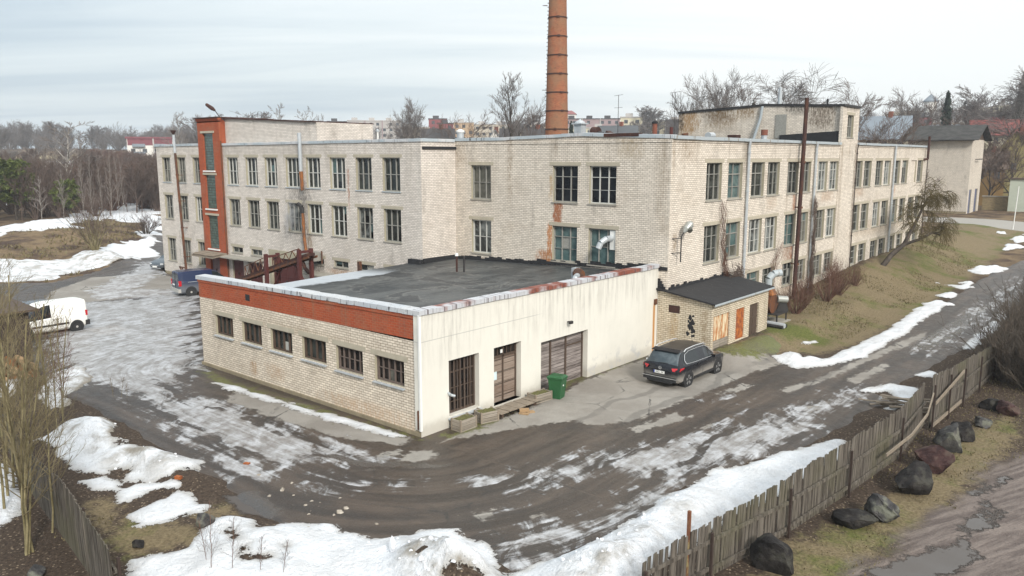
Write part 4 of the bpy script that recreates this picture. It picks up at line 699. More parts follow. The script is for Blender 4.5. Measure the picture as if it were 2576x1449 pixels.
# inclined conveyor on two posts
t = thing('conveyor', 'rust red inclined conveyor gantry on two posts in front of the red gates', 'conveyor', (-45, 29.5, 0)); YC = 29.5
mb = MB(); mb.prism([(-50.6, YC-.3, 1.35), (-42.2, YC-.3, 3.75), (-42.2, YC-.3, 3.95), (-50.6, YC-.3, 1.55)], (0, .6, 0)); mb.build('belt', M['rust_dark'], t)
mb = MB(); mb.beam((-50.6, YC-.32, 1.28), (-42.0, YC-.32, 3.72), .08, .14); mb.beam((-50.6, YC+.32, 1.28), (-42.0, YC+.32, 3.72), .08, .14); mb.build('side_beam', M['rusty'], t)
for x, z in ((-46.7, 3.55), (-42.85, 4.15)):
    mb = MB(); mb.box(x-.12, x+.12, YC-.55, YC-.35, -.05, z); mb.box(x-.12, x+.12, YC+.35, YC+.55, -.05, z); mb.box(x-.1, x+.1, YC-.5, YC+.5, z-.25, z-.1); mb.build('post', M['red_door'], t)
for x0, x1, z0, z1 in ((-49.5, -46.8, 2.45, 3.35), (-46., -42.9, 3.35, 4.2)):
    mb = MB(); b0, b1 = 1.5+(x0+50.6)*.286, 1.5+(x1+50.6)*.286; mb.beam((x0, YC-.4, z0), (x1, YC-.4, z1), .05); mb.beam((x0, YC-.4, b0), (x0, YC-.4, z0), .05)
    for i in range(4):
        f = i/4; g = (i+.5)/4; h = (i+1)/4; L = lambda p: (x0+(x1-x0)*p, YC-.4, z0+(z1-z0)*p); K = lambda p: (x0+(x1-x0)*p, YC-.4, b0+(b1-b0)*p)
        mb.beam(L(f), K(g), .04); mb.beam(K(g), L(h), .04)
    mb.build('railing', M['rusty'], t)
mb = MB(); mb.beam((-46.7, YC, 1.2), (-45.6, YC, 2.6), .1); mb.build('brace', M['red_door'], t); mb = MB(); mb.beam((-42.9, YC, 1.9), (-44.2, YC, 3.1), .1); mb.build('brace', M['red_door'], t)
# ------------------------------------------------------------ main block
YF, XR = 34.7, -19.45
main = thing('factory_block', 'long cream brick factory block with rusty stains, downpipes and three rows of tall windows', 'building', (-24, YF, 0))
FW = [(-32.98, -31.38, 7.5, 9.5), (-32.98, -31.38, 4.25, 6.25), (-26.78, -25.08, 7.55, 9.52), (-24.32, -22.62, 7.55, 9.52), (-26.78, -25.08, 4.27, 6.22), (-24.32, -22.6, 4.27, 6.22)]
YS = [38.46, 41.06, 44.11, 46.41, 49.52, 51.72, 54.86, 57.13, 62.62, 64.9, 67.87, 70.2, 73.03, 75.5, 78.35, 80.65]; WW = 1.82
SW = [(y, y+WW, 7.68, 9.68) for y in YS]+[(y, y+WW, 4.32, 6.34) for y in YS]+[(y, y+WW, 1.68, 3.16) for y in YS[2:]]
mb = MB(); facade(mb, 'x', YF, -34.3, XR, -.3, 10.95, FW); facade(mb, 'y', XR, YF, 83.84, -.3, 10.95, SW+[(60.1, 61.45, 11.35, 13.0)][:0])
facade(mb, 'x', 83.84, -45, XR, -.3, 10.95, [], sgn=1); facade(mb, 'y', -45, 46, 83.84, -.3, 10.95, [], sgn=-1)
mb.add([(-30.1, YF, 10.95), (XR, YF, 10.95), (XR, YF, 10.96), (-24.85, YF, 11.17), (-30.1, YF, 11.03)], [(0, 1, 2, 3, 4)]); mb.add([(-34.3, YF, 10.95), (-30.1, YF, 10.95), (-30.1, YF, 11.03), (-34.3, YF, 11.03)], [(0, 1, 2, 3)])
# corbelled course under the coping and the flat stair pilaster on the right face
mb.box(-34.28, XR+.04, YF-.04, YF+.06, 10.72, 10.86); mb.box(XR-.06, XR+.045, YF+.08, 58.9, 10.74, 10.86); mb.box(XR-.06, XR+.045, 62.72, 83.8, 10.74, 10.86)
mb.build('wall', [M['brick_main'], M['plaster']], main)
mb = MB(); facade(mb, 'x', 58.98, -19.6, XR+.05, -.2, 13.62, []); facade(mb, 'y', XR+.05, 58.98, 62.66, -.2, 13.66, [(60.1, 61.45, 11.4, 13.0)]); facade(mb, 'x', 62.66, -32.6, XR+.05, -.2, 13.66, [], sgn=1)
P0 = 59.2; mb.add([(-32.6, P0, 10.6), (XR, P0, 10.6), (XR, P0, 13.62), (-25.3, P0, 13.9), (-32.6, P0, 13.58)], [(0, 1, 2, 3, 4)])
mb.add([(-32.6, P0, 10.6), (-32.6, 70, 10.6), (-32.6, 70, 13.58), (-32.6, P0, 13.58)], [(0, 1, 2, 3)]); mb.build('roof_house', [M['brick_main'], M['plaster']], main)
mb = MB(); mb.box(-45, XR-.1, YF+.1, 83.7, 10.4, 10.52); mb.add([(-32.7, P0-.1, 13.62), (-25.3, P0-.1, 13.95), (XR+.1, P0-.1, 13.68), (XR+.1, 62.7, 13.72), (-25.3, 70, 13.95), (-32.7, 70, 13.62)], [(0, 1, 2, 3, 4, 5)]); mb.build('roof', M['black'], main)
mb = MB(); coping(mb, 'x', YF, -34.25, -30.1, 11.08, 11.08); coping(mb, 'x', YF, -30.1, -24.85, 11.1, 11.22); coping(mb, 'x', YF, -24.85, XR+.1, 11.22, 11.02); mb.build('coping', M['coping'], main)
mb = MB(); mb.box(-23.4, -21.3, YF-.09, YF+.3, 11.02, 11.19); mb.build('coping_patch', M['rust_dark'], main, 'dark brown replaced length of coping')
mb = MB(); coping(mb, 'y', XR, YF, 58.9, 11.0, step=2.6, over=.16); mb.build('eaves_gutter', M['zinc'], main); mb = MB(); coping(mb, 'y', XR, 62.75, 83.9, 11.02, step=2.6, over=.16); mb.build('eaves_gutter', M['zinc'], main)
mb = MB(); coping(mb, 'x', P0, -32.7, -25.3, 13.62, 13.95, step=1); coping(mb, 'x', P0, -25.3, XR+.1, 13.95, 13.68, step=1); coping(mb, 'y', XR+.05, 58.95, 62.7, 13.7, over=.1); mb.build('roof_house_coping', M['dark_metal'], main)
mb = MB(); mb.prism([(-24.0, P0-.02, 10.6), (-24.0, P0-.02, 11.62), (XR-.05, P0-.02, 11.85), (XR-.05, P0-.02, 10.6)], (0, -.12, 0)); mb.build('bitumen_skirt', M['black'], main)
mb = MB(); mb.box(-24.4, -23.55, P0-.06, P0+.02, 11.4, 13.15); mb.build('door', M['frame_grey'], main, 'grey weathered plank door of the roof house')
mb = MB(); mb.tube([(-25.45, P0-.12, 13.8), (-25.55, P0-.15, 12.9), (-26.0, P0-.3, 11.2)], .11, 8); mb.build('downpipe', M['zinc'], main)
stl = lambda k: (['transom', 'frame_grey', 'glass_dark'], ['transom', 'frame_white', 'glass_curtain'], ['transom2', 'frame_grey', 'glass_dark'], ['transom', 'frame_grey', 'glass_blind'], ['transom2', 'frame_grey', 'glass_teal'])[k]
for (a, b, z0, z1), k in zip(FW, (('tall', 'frame_grey', 'glass_blind'), ('tall', 'frame_white', 'glass_curtain'), ('transom', 'frame_grey', 'glass_black'), ('transom', 'frame_white', 'glass_black'), ('transom', 'frame_grey', 'glass_teal'), ('tall', 'frame_grey', 'glass_teal'))):
    window(main, 'x', YF, a, b, z0, z1, *k, sill='concrete')
top = [0, 4, 2, 0, 0, 0, 1, 1, 0, 2, 0, 1, 2, 0, None, 0]; midr = [0, 4, 1, 1, 4, 3, 3, 1, 2, 2, 1, 0, 0, 2, 0, 3]; lowr = [None, None, 4, 0, 0, 3, 3, 3, 2, 2, 0, 0, 0, 2, 3, 0]
for i, y in enumerate(YS):
    if top[i] is None:
        mb = MB(); mb.box(XR-.16, XR-.1, y, y+WW, 7.68, 9.68); mb.build('blocked_opening', M['brick_main'], main, 'window opening filled with pale bricks')
    else: window(main, 'y', XR, y, y+WW, 7.68, 9.68, *stl(top[i]), sill='concrete')
    window(main, 'y', XR, y, y+WW, 4.32, 6.34, *stl(midr[i]))
    if lowr[i] is not None: window(main, 'y', XR, y, y+WW, 1.68, 3.16, *stl(lowr[i]))
window(main, 'y', XR+.05, 60.1, 61.45, 11.4, 13.0, 'grid', 'frame_grey', 'glass_blind', name='window', lab='tall window of the roof house')
for y, m, r in ((43.35, 'galv', .085), (54.0, 'galv', .085), (72.6, 'galv', .085), (62.55, 'post_dark', .035), (83.6, 'post_dark', .035)):
    mb = MB(); mb.tube([(XR+.18, y, 10.95), (XR+.13, y, 10.55), (XR+.13, y, .1 if y < 60 else gz(XR, y))], r, 8)
    for z in (10.2, 8., 6., 4., 2.2): mb.cyl((XR+.13, y, z), (XR+.13, y, z+.08), r+.03, r+.03, 8)
    mb.build('downpipe', M[m], main)
mb = MB(); mb.box(-23.0, -22.66, YF+.08, YF+.16, 5.15, 6.17); w = mb.build('vent_panel', M['white_plain'], main, 'white panel in the lower right window')
mb = MB(); mb.tube([(-22.9, YF+.1, 5.75), (-23.0, YF-.25, 5.75), (-23.15, YF-.55, 5.55), (-23.22, YF-.66, 5.25)], .16, 14); mb.build('duct', M['galv'], w)
t = thing('rusty_chimney_pipe', 'very tall dark red rusty steel pipe standing in front of the long window facade', 'pipe', (-19.1, 50.9, 0))
mb = MB(); mb.cyl((XR+.35, 50.85, gz(-19, 50.8)-.1), (XR+.35, 51.1, 13.7), .135, .125, 12); mb.build('pipe', M['rust_dark'], t)
mb = MB()
for z in (3., 6.7, 9.6): mb.cyl((XR+.35, 50.9+.02*z, z), (XR+.35, 50.9+.02*z, z+.12), .17, .17, 12); mb.box(XR-.0, XR+.35, 50.85+.02*z, 50.95+.02*z, z+.03, z+.09)
mb.build('bracket', M['rusty'], t)
t = thing('elbow_pipe', 'rust red pipe with an elbow at the far top corner of the long facade', 'pipe', (-19.2, 83, 9.8)); mb = MB(); mb.tube([(XR-.02, 82.5, 9.75), (XR+.25, 83.0, 9.78), (XR+.25, 83.0, 11.9)], .11); mb.build('pipe', M['rust_dark'], t)
t = thing('wall_lamp', 'grey oval street lamp on a bracket pole near the right building corner', 'lamp', (-19.3, 35.4, 5)) 
mb = MB(); mb.tube([(XR+.3, 35.42, 4.75), (XR+.3, 35.42, 6.05), (XR+.34, 35.6, 6.25)], .035); mb.beam((XR, 35.0, 5.22), (XR+.3, 35.42, 5.22), .04); mb.beam((XR, 35.0, 5.95), (XR+.3, 35.42, 5.95), .04); mb.build('bracket', M['dark_metal'], t)
mb = MB(); c = Vector((XR+.42, 35.85, 6.52)); d = Vector((.1, .42, .38)).normalized()
mb.cyl(c-d*.42, c-d*.18, .05, .19, 14); mb.cyl(c-d*.18, c+d*.16, .19, .22, 14); mb.cyl(c+d*.16, c+d*.30, .22, .12, 14); mb.build('lamp_head', M['brass_grey'], t)
mb = MB(); c2 = c+Vector((.12, -.06, -.12)); mb.cyl(c2, c2+Vector((.08, -.05, -.08)), .16, .13, 14); mb.build('lens', M['glass_blind'], t)
# roof fittings
def roof_item(name, label, cat, x, y, build): t = thing(name, label, cat, (x, y, 10.5)); build(t, x, y); return t
def stack(mat, r, h, capmat=None, capr=None, band=None):
    def f(t, x, y):
        m = MB(); m.cyl((x, y, 10.5), (x, y, 10.5+h), r, r, 12); m.build('pipe', M[mat], t)
        if capmat: m = MB(); m.cyl((x, y, 10.5+h), (x, y, 10.5+h+.12), capr, capr, 12); m.cyl((x, y, 10.62+h), (x, y, 10.72+h), capr, .02, 12); m.build('cap', M[capmat], t)
    return f
roof_item('roof_vent', 'round silver vent pipe with a cap on the wing roof', 'vent', -36.1, 37, stack('galv', .23, 1.05, 'white_plain', .27))
roof_item('roof_vent', 'thin white vent pipe behind the wing parapet', 'vent', -45.5, 38, stack('white_plain', .07, 1.3, 'galv', .13))
def big_vent(t, x, y):
    m = MB(); m.box(x-.42, x+.42, y-.4, y+.4, 10.5, 11.25); m.box(x-.3, x+.3, y-.3, y+.3, 11.25, 12.2); m.build('shaft', M['galv'], t)
    m = MB(); m.box(x-.42, x+.42, y-.42, y+.42, 12.2, 12.3); m.lathe([(.36, 0), (.3, .1), (.05, .22), (.02, .3)], (x, y, 12.3), 12); m.build('cap', M['galv'], t)
roof_item('roof_vent', 'square galvanised ventilation shaft with a hat cap beside the brick chimney', 'vent', -32.4, 45, big_vent)
def fan(t, x, y):
    m = MB(); m.cyl((x-.25, y, 11.6), (x+.2, y, 11.6), .42, .42, 16); m.box(x-.35, x+.35, y-.3, y+.3, 10.5, 11.3); m.build('housing', M['rust_dark'], t)
    m = MB(); m.cyl((x+.2, y, 11.55), (x+.6, y, 11.5), .18, .15, 12); m.build('motor', M['dark_metal'], t)
roof_item('roof_fan', 'dark rusty round fan housing on the factory roof', 'fan', -31.2, 45.2, fan)
def duct(t, x, y): m = MB(); m.obox((x, y, 11.3), (.7, .5, .6), (0, .5, 0)); m.box(x-.2, x+.2, y-.2, y+.2, 10.5, 11.2); m.build('duct', M['rust_dark'], t)
roof_item('roof_duct', 'tilted dark rusty duct mouth behind the front parapet', 'vent', -29.9, 45, duct)
roof_item('roof_chimney', 'thin red brick roof chimney with pale foot and black cap', 'chimney', -26.5, 45, stack('dull_red', .16, 1.6, 'black', .2))
roof_item('roof_chimney', 'short red pipe stub left of the roof house', 'chimney', -25.3, 45, stack('red_door', .11, 1.35))
roof_item('roof_vent', 'leaning rusty drum vent in front of the roof house', 'vent', -22.6, 42, lambda t, x, y: MB().cyl((x, y, 10.5), (x-.12, y, 11.35), .2, .2, 12).build('drum', M['rusty'], t))
roof_item('roof_vent', 'round grey pipe mouth turned to the front of the roof', 'vent', -21.4, 42.5, lambda t, x, y: MB().cyl((x, y+.4, 11.2), (x, y-.2, 11.2), .2, .2, 14).cyl((x, y+.3, 10.5), (x, y+.3, 11.2), .14, .14, 10).build('pipe', M['galv'], t))
roof_item('roof_chimney', 'grey roof pipe with an orange brick collar', 'chimney', -20.9, 49, lambda t, x, y: (MB().cyl((x, y, 10.5), (x, y, 11.35), .2, .18, 12).build('pipe', M['galv'], t), MB().cyl((x, y, 11.35), (x, y, 11.7), .21, .21, 12).build('collar', M['dull_red'], t)))
roof_item('roof_vent', 'low square dark rusty vent box on the roof edge', 'vent', -22.0, 47, lambda t, x, y: MB().box(x-.3, x+.3, y-.3, y+.3, 10.5, 11.35).build('box', M['rust_dark'], t))
t = thing('roof_pipe', 'pale grey vent pipe standing on top of the roof house', 'pipe', (-24.9, 61, 13.9)); MB().cyl((-24.9, 61, 13.9), (-24.9, 61, 15.3), .16, .14, 12).build('pipe', M['galv'], t)
t = thing('roof_pipe', 'short black pipe near the right end of the roof house', 'pipe', (-20.9, 60, 13.7)); MB().cyl((-20.9, 60, 13.7), (-20.9, 60, 14.2), .07, .07, 8).build('pipe', M['black'], t)
for x, y, z1, lab in ((-30.6, 47, 14.2, 'tall roof aerial with two crossbars'), (-25.1, 45, 14.0, 'roof aerial with one long top crossbar')):
    t = thing('roof_aerial', lab, 'antenna', (x, y, 10.5)); MB().cyl((x, y, 10.5), (x, y, z1), .022, .018, 6).build('mast', M['dark_metal'], t)
    m = MB(); m.beam((x-.45, y+.15, z1-.02), (x+.45, y-.15, z1), .02)
    if x < -28: m.beam((x-.4, y+.1, z1-.85), (x+.4, y-.1, z1-.85), .02)
    else: m.beam((x-.2, y, z1-.05), (x-.2, y, z1-.8), .015)
    m.build('crossbar', M['dark_metal'], t)
# ------------------------------------------------------------ brick chimney
t = thing('brick_chimney', 'very tall round red brick factory chimney with iron hoops', 'chimney', (-55.3, 72.3, 0)); cx, cy = -55.3, 72.3
rad = lambda z: 1.30-(z-12.4)*.0218
mb = MB(); mb.lathe([(rad(z), z) for z in np.linspace(-1, 36, 30)]+[(rad(36)+.15, 36.2), (rad(36)+.15, 36.8), (rad(36)-.3, 36.8)], (cx, cy, 0), 40)
def stack_mat():
    t = NT('old_chimney_brick', .9, .2); o = t.obj(); x, y, z = t.sep(o)
    a = t.math('MULTIPLY', t.math('ARCTAN2', y, x), 1.2); uv = t.comb(a, z); b = t.n.new('ShaderNodeTexBrick'); t.l.new(uv, b.inputs[0]); b.inputs['Scale'].default_value = 1
    b.inputs['Brick Width'].default_value = .26; b.inputs['Row Height'].default_value = .1; b.inputs['Mortar Size'].default_value = .012
    t.put((.42, .15, .07, 1), b.inputs['Color1']); t.put((.30, .095, .05, 1), b.inputs['Color2']); t.put((.24, .14, .09, 1), b.inputs['Mortar'])
    n = t.noise(.5, uv, 6, .65); n2 = t.noise(2.6, uv, 5, .7)
    c = t.mix(t.math('MULTIPLY', t.ramp(n, .36, .62), .62), b.outputs['Color'], (.27, .17, .10)); c = t.mix(t.math('MULTIPLY', t.ramp(n2, .56, .70), .6), c, (.13, .07, .045))
    t.col(c); t.bump(t.math('MULTIPLY', b.outputs['Fac'], -1.), .02); return t.m
mb.build('shaft', stack_mat(), t, smooth=True)
z = 13.0
while z < 36:
    m = MB(); r = rad(z)+.03; m.lathe([(r, 0), (r+.03, .01), (r+.03, .13), (r, .14)], (cx, cy, z), 36)
    a = R(-60+(z*37) % 40); m.obox((cx+math.cos(a)*(r+.05), cy+math.sin(a)*(r+.05), z+.07), (.12, .3, .2), (0, 0, a)); m.build('hoop', M['rust_dark'], t); z += 2.02
m = MB()
for z in (17.4, 26.5): m.beam((cx-.82, cy-.82, z), (cx-1.25, cy-1.1, z), .06); m.beam((cx-.9, cy-.7, z), (cx-1.25, cy-1.1, z), .06)
for i in range(70):
    z = 2+i*.42; r = rad(z); a = R(215); m.obox((cx+math.cos(a)*(r+.06), cy+math.sin(a)*(r+.06), z), (.14, .3, .03), (0, 0, a))
m.build('rungs', M['rust_dark'], t)
# ------------------------------------------------------------ low annex
YA, XA = 18.35, -19.96
annex = thing('garage_annex', 'low flat roofed annex with an orange brick band and a white rendered side', 'building', (XA, YA, 0))
AW = [(-34.05, -32.5), (-31.72, -30.15), (-29.45, -27.85), (-27.13, -25.51), (-24.86, -23.21), (-22.5, -20.86)]
zz = [(1.8, 2.72)]*4+[(1.74, 2.70)]*2
mb = MB(); facade(mb, 'x', YA, -35.4, XA, .22, 3.55, [(a, b, c, d) for (a, b), (c, d) in zip(AW, zz)], depth=.2); facade(mb, 'y', -35.4, YA, 32.9, .22, 3.4, [], sgn=-1)
mb.build('wall', [M['brick_annex'], M['plaster']], annex)
mb = MB()
mb.add([(-35.41, YA-.005, 3.42), (XA, YA-.005, 3.62), (XA, YA-.005, 4.58), (-35.41, YA-.005, 4.34), (-35.41, YA+.3, 3.42), (XA, YA+.3, 3.62), (XA, YA+.3, 4.58), (-35.41, YA+.3, 4.34)], [(0, 1, 2, 3), (4, 7, 6, 5), (3, 2, 6, 7), (0, 3, 7, 4), (0, 4, 5, 1)])
mb.add([(-35.44, YA-.04, 4.14), (XA, YA-.04, 4.38), (XA, YA-.04, 4.55), (-35.44, YA-.04, 4.31), (-35.44, YA, 4.14), (XA, YA, 4.38), (XA, YA, 4.55), (-35.44, YA, 4.31)], [(0, 1, 2, 3), (0, 4, 5, 1)])
mb.add([(-35.41, YA+.3, 3.42), (-35.41, YA, 3.42), (-35.41, YA, 4.34), (-35.41, YA+.3, 4.34)], [(0, 1, 2, 3)]); mb.build('brick_band', M['brick_red'], annex)
mb = MB(); mb.box(-31.3, -30.95, YA-.012, YA+.1, 3.72, 4.0); mb.build('vent_hole', M['black'], annex)
WO = [(19.72, 21.35, .5, 2.62), (22.2, 23.85, .27, 2.63), (25.16, 28.55, .05, 2.32)]
mb = MB(); facade(mb, 'y', XA, YA-.05, 34.72, .27, 4.55, WO, depth=.34, mr=0); mb.box(XA-.3, XA+.0, YA-.055, YA-.005, .3, 4.52)
mb.build('rendered_wall', M['render_white'], annex)
mb = MB(); mb.box(-35.5, XA-.05, YA-.06, YA+.2, -.3, .22); mb.box(-35.5, -35.2, YA+.2, 32.9, -.3, .22)
for a, b in ((YA-.03, 25.1), (28.6, 34.7)): mb.box(XA-.32, XA-.03, a, b, -.3, .27)
mb.box(XA-.33, XA-.2, 25.1, 28.6, -.3, .06); mb.build('plinth', M['plinth'], annex)
# roof: falls gently to the west, low upstand against the factory wall
mb = MB(); nx_, ny_ = 24, 24; vs = []; x0, x1, y0, y1 = -35.4, XA-.12, YA+.25, 34.68
for j in range(ny_+1):
    for i in range(nx_+1):
        u = i/nx_; v = j/ny_; x = x0+(x1-x0)*u; y = y0+(y1-y0)*v
        if y > YW and x < -34.3: y = YW
        vs.append((x, y, 3.45+.72*u+.25*v*(1-u*.8)+.02*math.sin(x*1.3)*math.sin(y*.9)))
mb.add(vs, [(j*(nx_+1)+i, j*(nx_+1)+i+1, (j+1)*(nx_+1)+i+1, (j+1)*(nx_+1)+i) for j in range(ny_) for i in range(nx_)]); mb.build('roof', M['roof_felt'], annex, smooth=True)
mb = MB(); rr = random.Random(5)
for i in range(44):
    x = -34.2+i*.335; z = 3.62+.72*((x+35.4)/15.4); mb.box(x, x+.33, YF-.05, YF-.005, z, z+.22+rr.uniform(-.06, .1))
mb.box(-34.32, -34.22, YW, YF, 3.6, 4.0); mb.box(-35.3, -34.3, YW-.3, YW-.01, 3.5, 3.95); mb.build('bitumen_edge', M['black'], annex)
mb = MB(); coping(mb, 'x', YA, -35.55, XA+.06, 4.4, 4.66, w=.5, step=.9); mb.build('coping', M['coping_annex'], annex)
mb = MB(); coping(mb, 'y', XA, YA, 34.75, 4.67, 4.62, w=.42, step=.9); mb.build('side_coping', M['coping_rust'], annex, 'coping with rust and flaking white paint')
mb = MB(); mb.box(XA+.002, XA+.03, YA-.075, YA-.0, .3, 4.55); mb.box(XA-.05, XA+.028, YA-.09, YA-.058, .3, 4.55); mb.build('corner_trim', M['white_plain'], annex)
mb = MB(); mb.box(XA-.14, XA-.08, YA-.1, YA-.062, .35, 1.05); mb.build('rusty_strip', M['rusty'], annex)
for i, ((a, b), (c, d)) in enumerate(zip(AW, zz)):
    w = window(annex, 'x', YA, a, b, c, d, 'case' if i < 4 else 'bars', 'frame_brown' if i < 4 else 'bars', 'glass_dark' if i < 4 else 'glass_brown', rec=.16, sill=None)
    m = MB(); m.prism([(a-.05, YA+.15, c-.01), (a-.05, YA-.11, c-.06), (a-.05, YA-.11, c-.085), (a-.05, YA+.15, c-.05)], (b-a+.1, 0, 0)); m.build('sill', M['galv'], w)
window(annex, 'y', XA, 19.72, 21.35, .5, 2.62, 'shop', 'frame_brown', 'glass_brown', rec=.28, sill=None, lint=False, lab='tall barred window of the white wall')
mb = MB(); mb.prism([(XA-.28, 19.65, .5), (XA+.12, 19.65, .42), (XA+.12, 19.65, .37), (XA-.28, 19.65, .44)], (0, 1.75, 0)); mb.build('window_sill', M['galv'], annex)
mb = MB()
for i in range(9): y = 19.80+i*.185; mb.cyl((XA-.2, y, .52), (XA-.2, y, 2.6), .012, .012, 5)
mb.build('window_bars', M['bars'], annex)
mb = MB(); mb.box(XA-.36, XA-.28, 22.22, 23.83, .28, 2.1)
d = mb.build('door', M['door_boards'], annex, 'weathered wooden double door with a fanlight')
mb = MB()
for y in (22.2, 22.98, 23.77): mb.box(XA-.3, XA-.24, y, y+.07, .28, 2.62)
mb.box(XA-.3, XA-.24, 22.27, 23.77, 2.1, 2.2); mb.box(XA-.3, XA-.24, 22.27, 23.77, 2.56, 2.62)
for y in (22.45, 22.7, 23.25, 23.5): mb.box(XA-.3, XA-.26, y, y+.03, 2.2, 2.56)
for z in (.62, 1.05, 1.45, 1.8): mb.box(XA-.285, XA-.27, 22.28, 23.77, z, z+.02)
mb.build('door_frame', M['frame_brown'], d); mb = MB(); mb.box(XA-.34, XA-.3, 22.25, 23.8, 2.12, 2.6); mb.build('fanlight', M['glass_brown'], d)
mb = MB(); mb.box(XA-.278, XA-.26, 22.38, 22.66, 1.22, 1.55); mb.build('notice', mat_plain('pale_blue_paper', (.55, .66, .68), .8), d, 'pale blue notice on the left leaf')
mb = MB(); mb.box(XA-.24, XA-.22, 22.84, 22.96, 2.28, 2.42); mb.build('number_plate', M['white_plain'], d)
mb = MB(); mb.box(XA-.36, XA-.3, 25.18, 28.53, .06, 2.3); g = mb.build('gate', M['gate_boards'], annex, 'wide gate of dark silvered horizontal boards')
mb = MB()
for y in (26.1, 27.2): mb.box(XA-.3, XA-.25, y, y+.09, .06, 2.3)
mb.box(XA-.3, XA-.27, 27.3, 28.5, 1.72, 1.78); mb.box(XA-.3, XA-.25, 28.46, 28.53, .06, 2.3); mb.build('gate_post', M['frame_brown'], g)
mb = MB(); mb.box(XA-.01, XA+.06, 34.3, 34.55, 2.62, 2.9); mb.build('rusty_box', M['rusty'], annex)
t = thing('wall_fitting', 'small dark lamp fitting above the wide board gate', 'lamp', (XA, 27, 2.9)); m = MB(); m.cyl((XA, 27, 2.92), (XA+.2, 27, 2.95), .03, .03, 6); m.obox((XA+.2, 26.98, 2.92), (.12, .2, .12)); m.build('fitting', M['dark_metal'], t)
t = thing('wall_fitting', 'small white exhaust pipe stub left of the tall barred window', 'pipe', (XA, 19.75, 1.4)); m = MB(); m.tube([(XA-.02, 19.68, 1.42), (XA+.12, 19.68, 1.36), (XA+.2, 19.82, 1.3)], .05, 8); m.build('pipe', M['galv'], t)
t = thing('roof_fan', 'rusty round fan with a grey elbow at the annex parapet', 'fan', (-21.2, 29.3, 4.2)); m = MB(); m.cyl((-21.3, 29.6, 4.62), (-21.0, 29.3, 4.62), .27, .27, 14); m.build('housing', M['rusty'], t)
m = MB(); m.tube([(-21.15, 29.4, 4.6), (-21.0, 29.0, 4.55), (-21.0, 28.85, 4.3)], .13, 10); m.box(-21.7, -21.4, 29.6, 29.9, 4.3, 4.85); m.build('elbow', M['galv'], t)
for x, y, h, lab, mt in ((-29.25, 29.6, .75, 'dark vent pipe with a white cap on the annex roof, left of a pair', 'rust_dark'), (-28.9, 29.8, .7, 'plain dark vent pipe on the annex roof, right of a pair', 'dark_metal')):
    t = thing('roof_pipe', lab, 'pipe', (x, y, 4.1)); MB().cyl((x, y, 3.95), (x, y, 4.1+h), .055, .055, 8).build('pipe', M[mt], t)
    if mt == 'rust_dark': MB().cyl((x, y, 4.8), (x, y, 4.95), .1, .08, 8).build('cap', M['white_plain'], t)
t = thing('roof_pipe', 'rusty square pipe rising behind the annex roof in front of small windows', 'pipe', (-38.5, 30.5, 0)); MB().box(-38.7, -38.5, 30.4, 30.6, 0, 3.6).build('pipe', M['rusty'], t)
# ------------------------------------------------------------ brick shed
XS, YSH = -16.95, 34.66
shed = thing('brick_shed', 'small stained brick shed with a black felt roof and rust eaten doors', 'shed', (XS, YSH, .6))
DO = [(34.9, 36.66, .6, 2.30), (37.42, 38.4, .68, 2.30), (39.05, 40.2, .6, 2.30)]
mb = MB(); facade(mb, 'x', YSH, -19.94, XS, .2, 2.86, [(-19.3, -18.68, 2.27, 2.66)], depth=.1)
mb.add([(-19.94, YSH, 2.86), (XS, YSH, 2.86), (XS, YSH, 2.95), (-19.94, YSH, 3.36)], [(0, 1, 2, 3)])
facade(mb, 'y', XS, YSH, 41.4, .2, 2.93, DO, depth=.12, mr=0); facade(mb, 'x', 41.4, XR, XS, .2, 2.9, [], sgn=1); mb.build('wall', [M['brick_shed'], M['black']], shed)
mb = MB(); a, b = -19.97, XS+.24; mb.add([(a, YSH-.18, 3.38), (b, YSH-.18, 2.93), (b, 41.6, 2.93), (a, 41.6, 3.45), (a, YSH-.18, 3.46), (b, YSH-.18, 3.01), (b, 41.6, 3.01), (a, 41.6, 3.53)], [(0, 3, 2, 1), (4, 5, 6, 7), (0, 1, 5, 4), (1, 2, 6, 5), (2, 3, 7, 6)]); mb.build('roof', M['shed_felt'], shed)
mb = MB(); mb.box(b-.02, b+.01, YSH-.18, 41.6, 2.88, 2.98); mb.build('eaves_strip', M['zinc'], shed)
mb = MB(); rr = random.Random(8)
for i in range(5): z = 3.3+.13*i; mb.box(-19.95, -19.93+.1*(5-i), YF-.09, YF-.045, z, z+.12)
for i in range(26): y = YF+.05+i*.26; mb.box(XR+.052, XR+.10, y, y+.255, 3.3, 3.52+rr.uniform(-.05, .1))
mb.build('flashing', M['black'], shed)
mb = MB(); mb.box(-19.29, -18.69, YSH+.02, YSH+.06, 2.28, 2.65); mb.build('vent_plate', M['rust_dark'], shed)
mb = MB(); mb.box(XS-.1, XS-.06, 34.93, 35.76, 1.05, 2.28); mb.box(XS-.1, XS-.06, 35.80, 36.63, 1.05, 2.28); mb.build('door', M['rust_door'], shed, 'cream double door streaked with rust')
mb = MB(); mb.box(XS-.1, XS-.05, 34.93, 35.76, .62, 1.03); mb.box(XS-.1, XS-.05, 35.80, 36.63, .62, 1.03); mb.build('door_boards', M['crate_boards'], shed)
mb = MB(); mb.box(XS-.08, XS-.03, 37.45, 38.37, .7, 2.28); mb.build('door', M['rust_door_deep'], shed, 'single door completely orange with rust')
mb = MB(); mb.box(XS-.12, XS-.08, 39.08, 39.6, .6, 2.28); mb.box(XS-.12, XS-.08, 39.64, 40.17, .6, 2.28)
for z in (.95, 1.5, 2.05): mb.box(XS-.08, XS-.06, 39.08, 40.17, z, z+.08)
mb.build('door', M['frame_brown'], shed, 'dark brown plank double door')
mb = MB(); rr = random.Random(11)
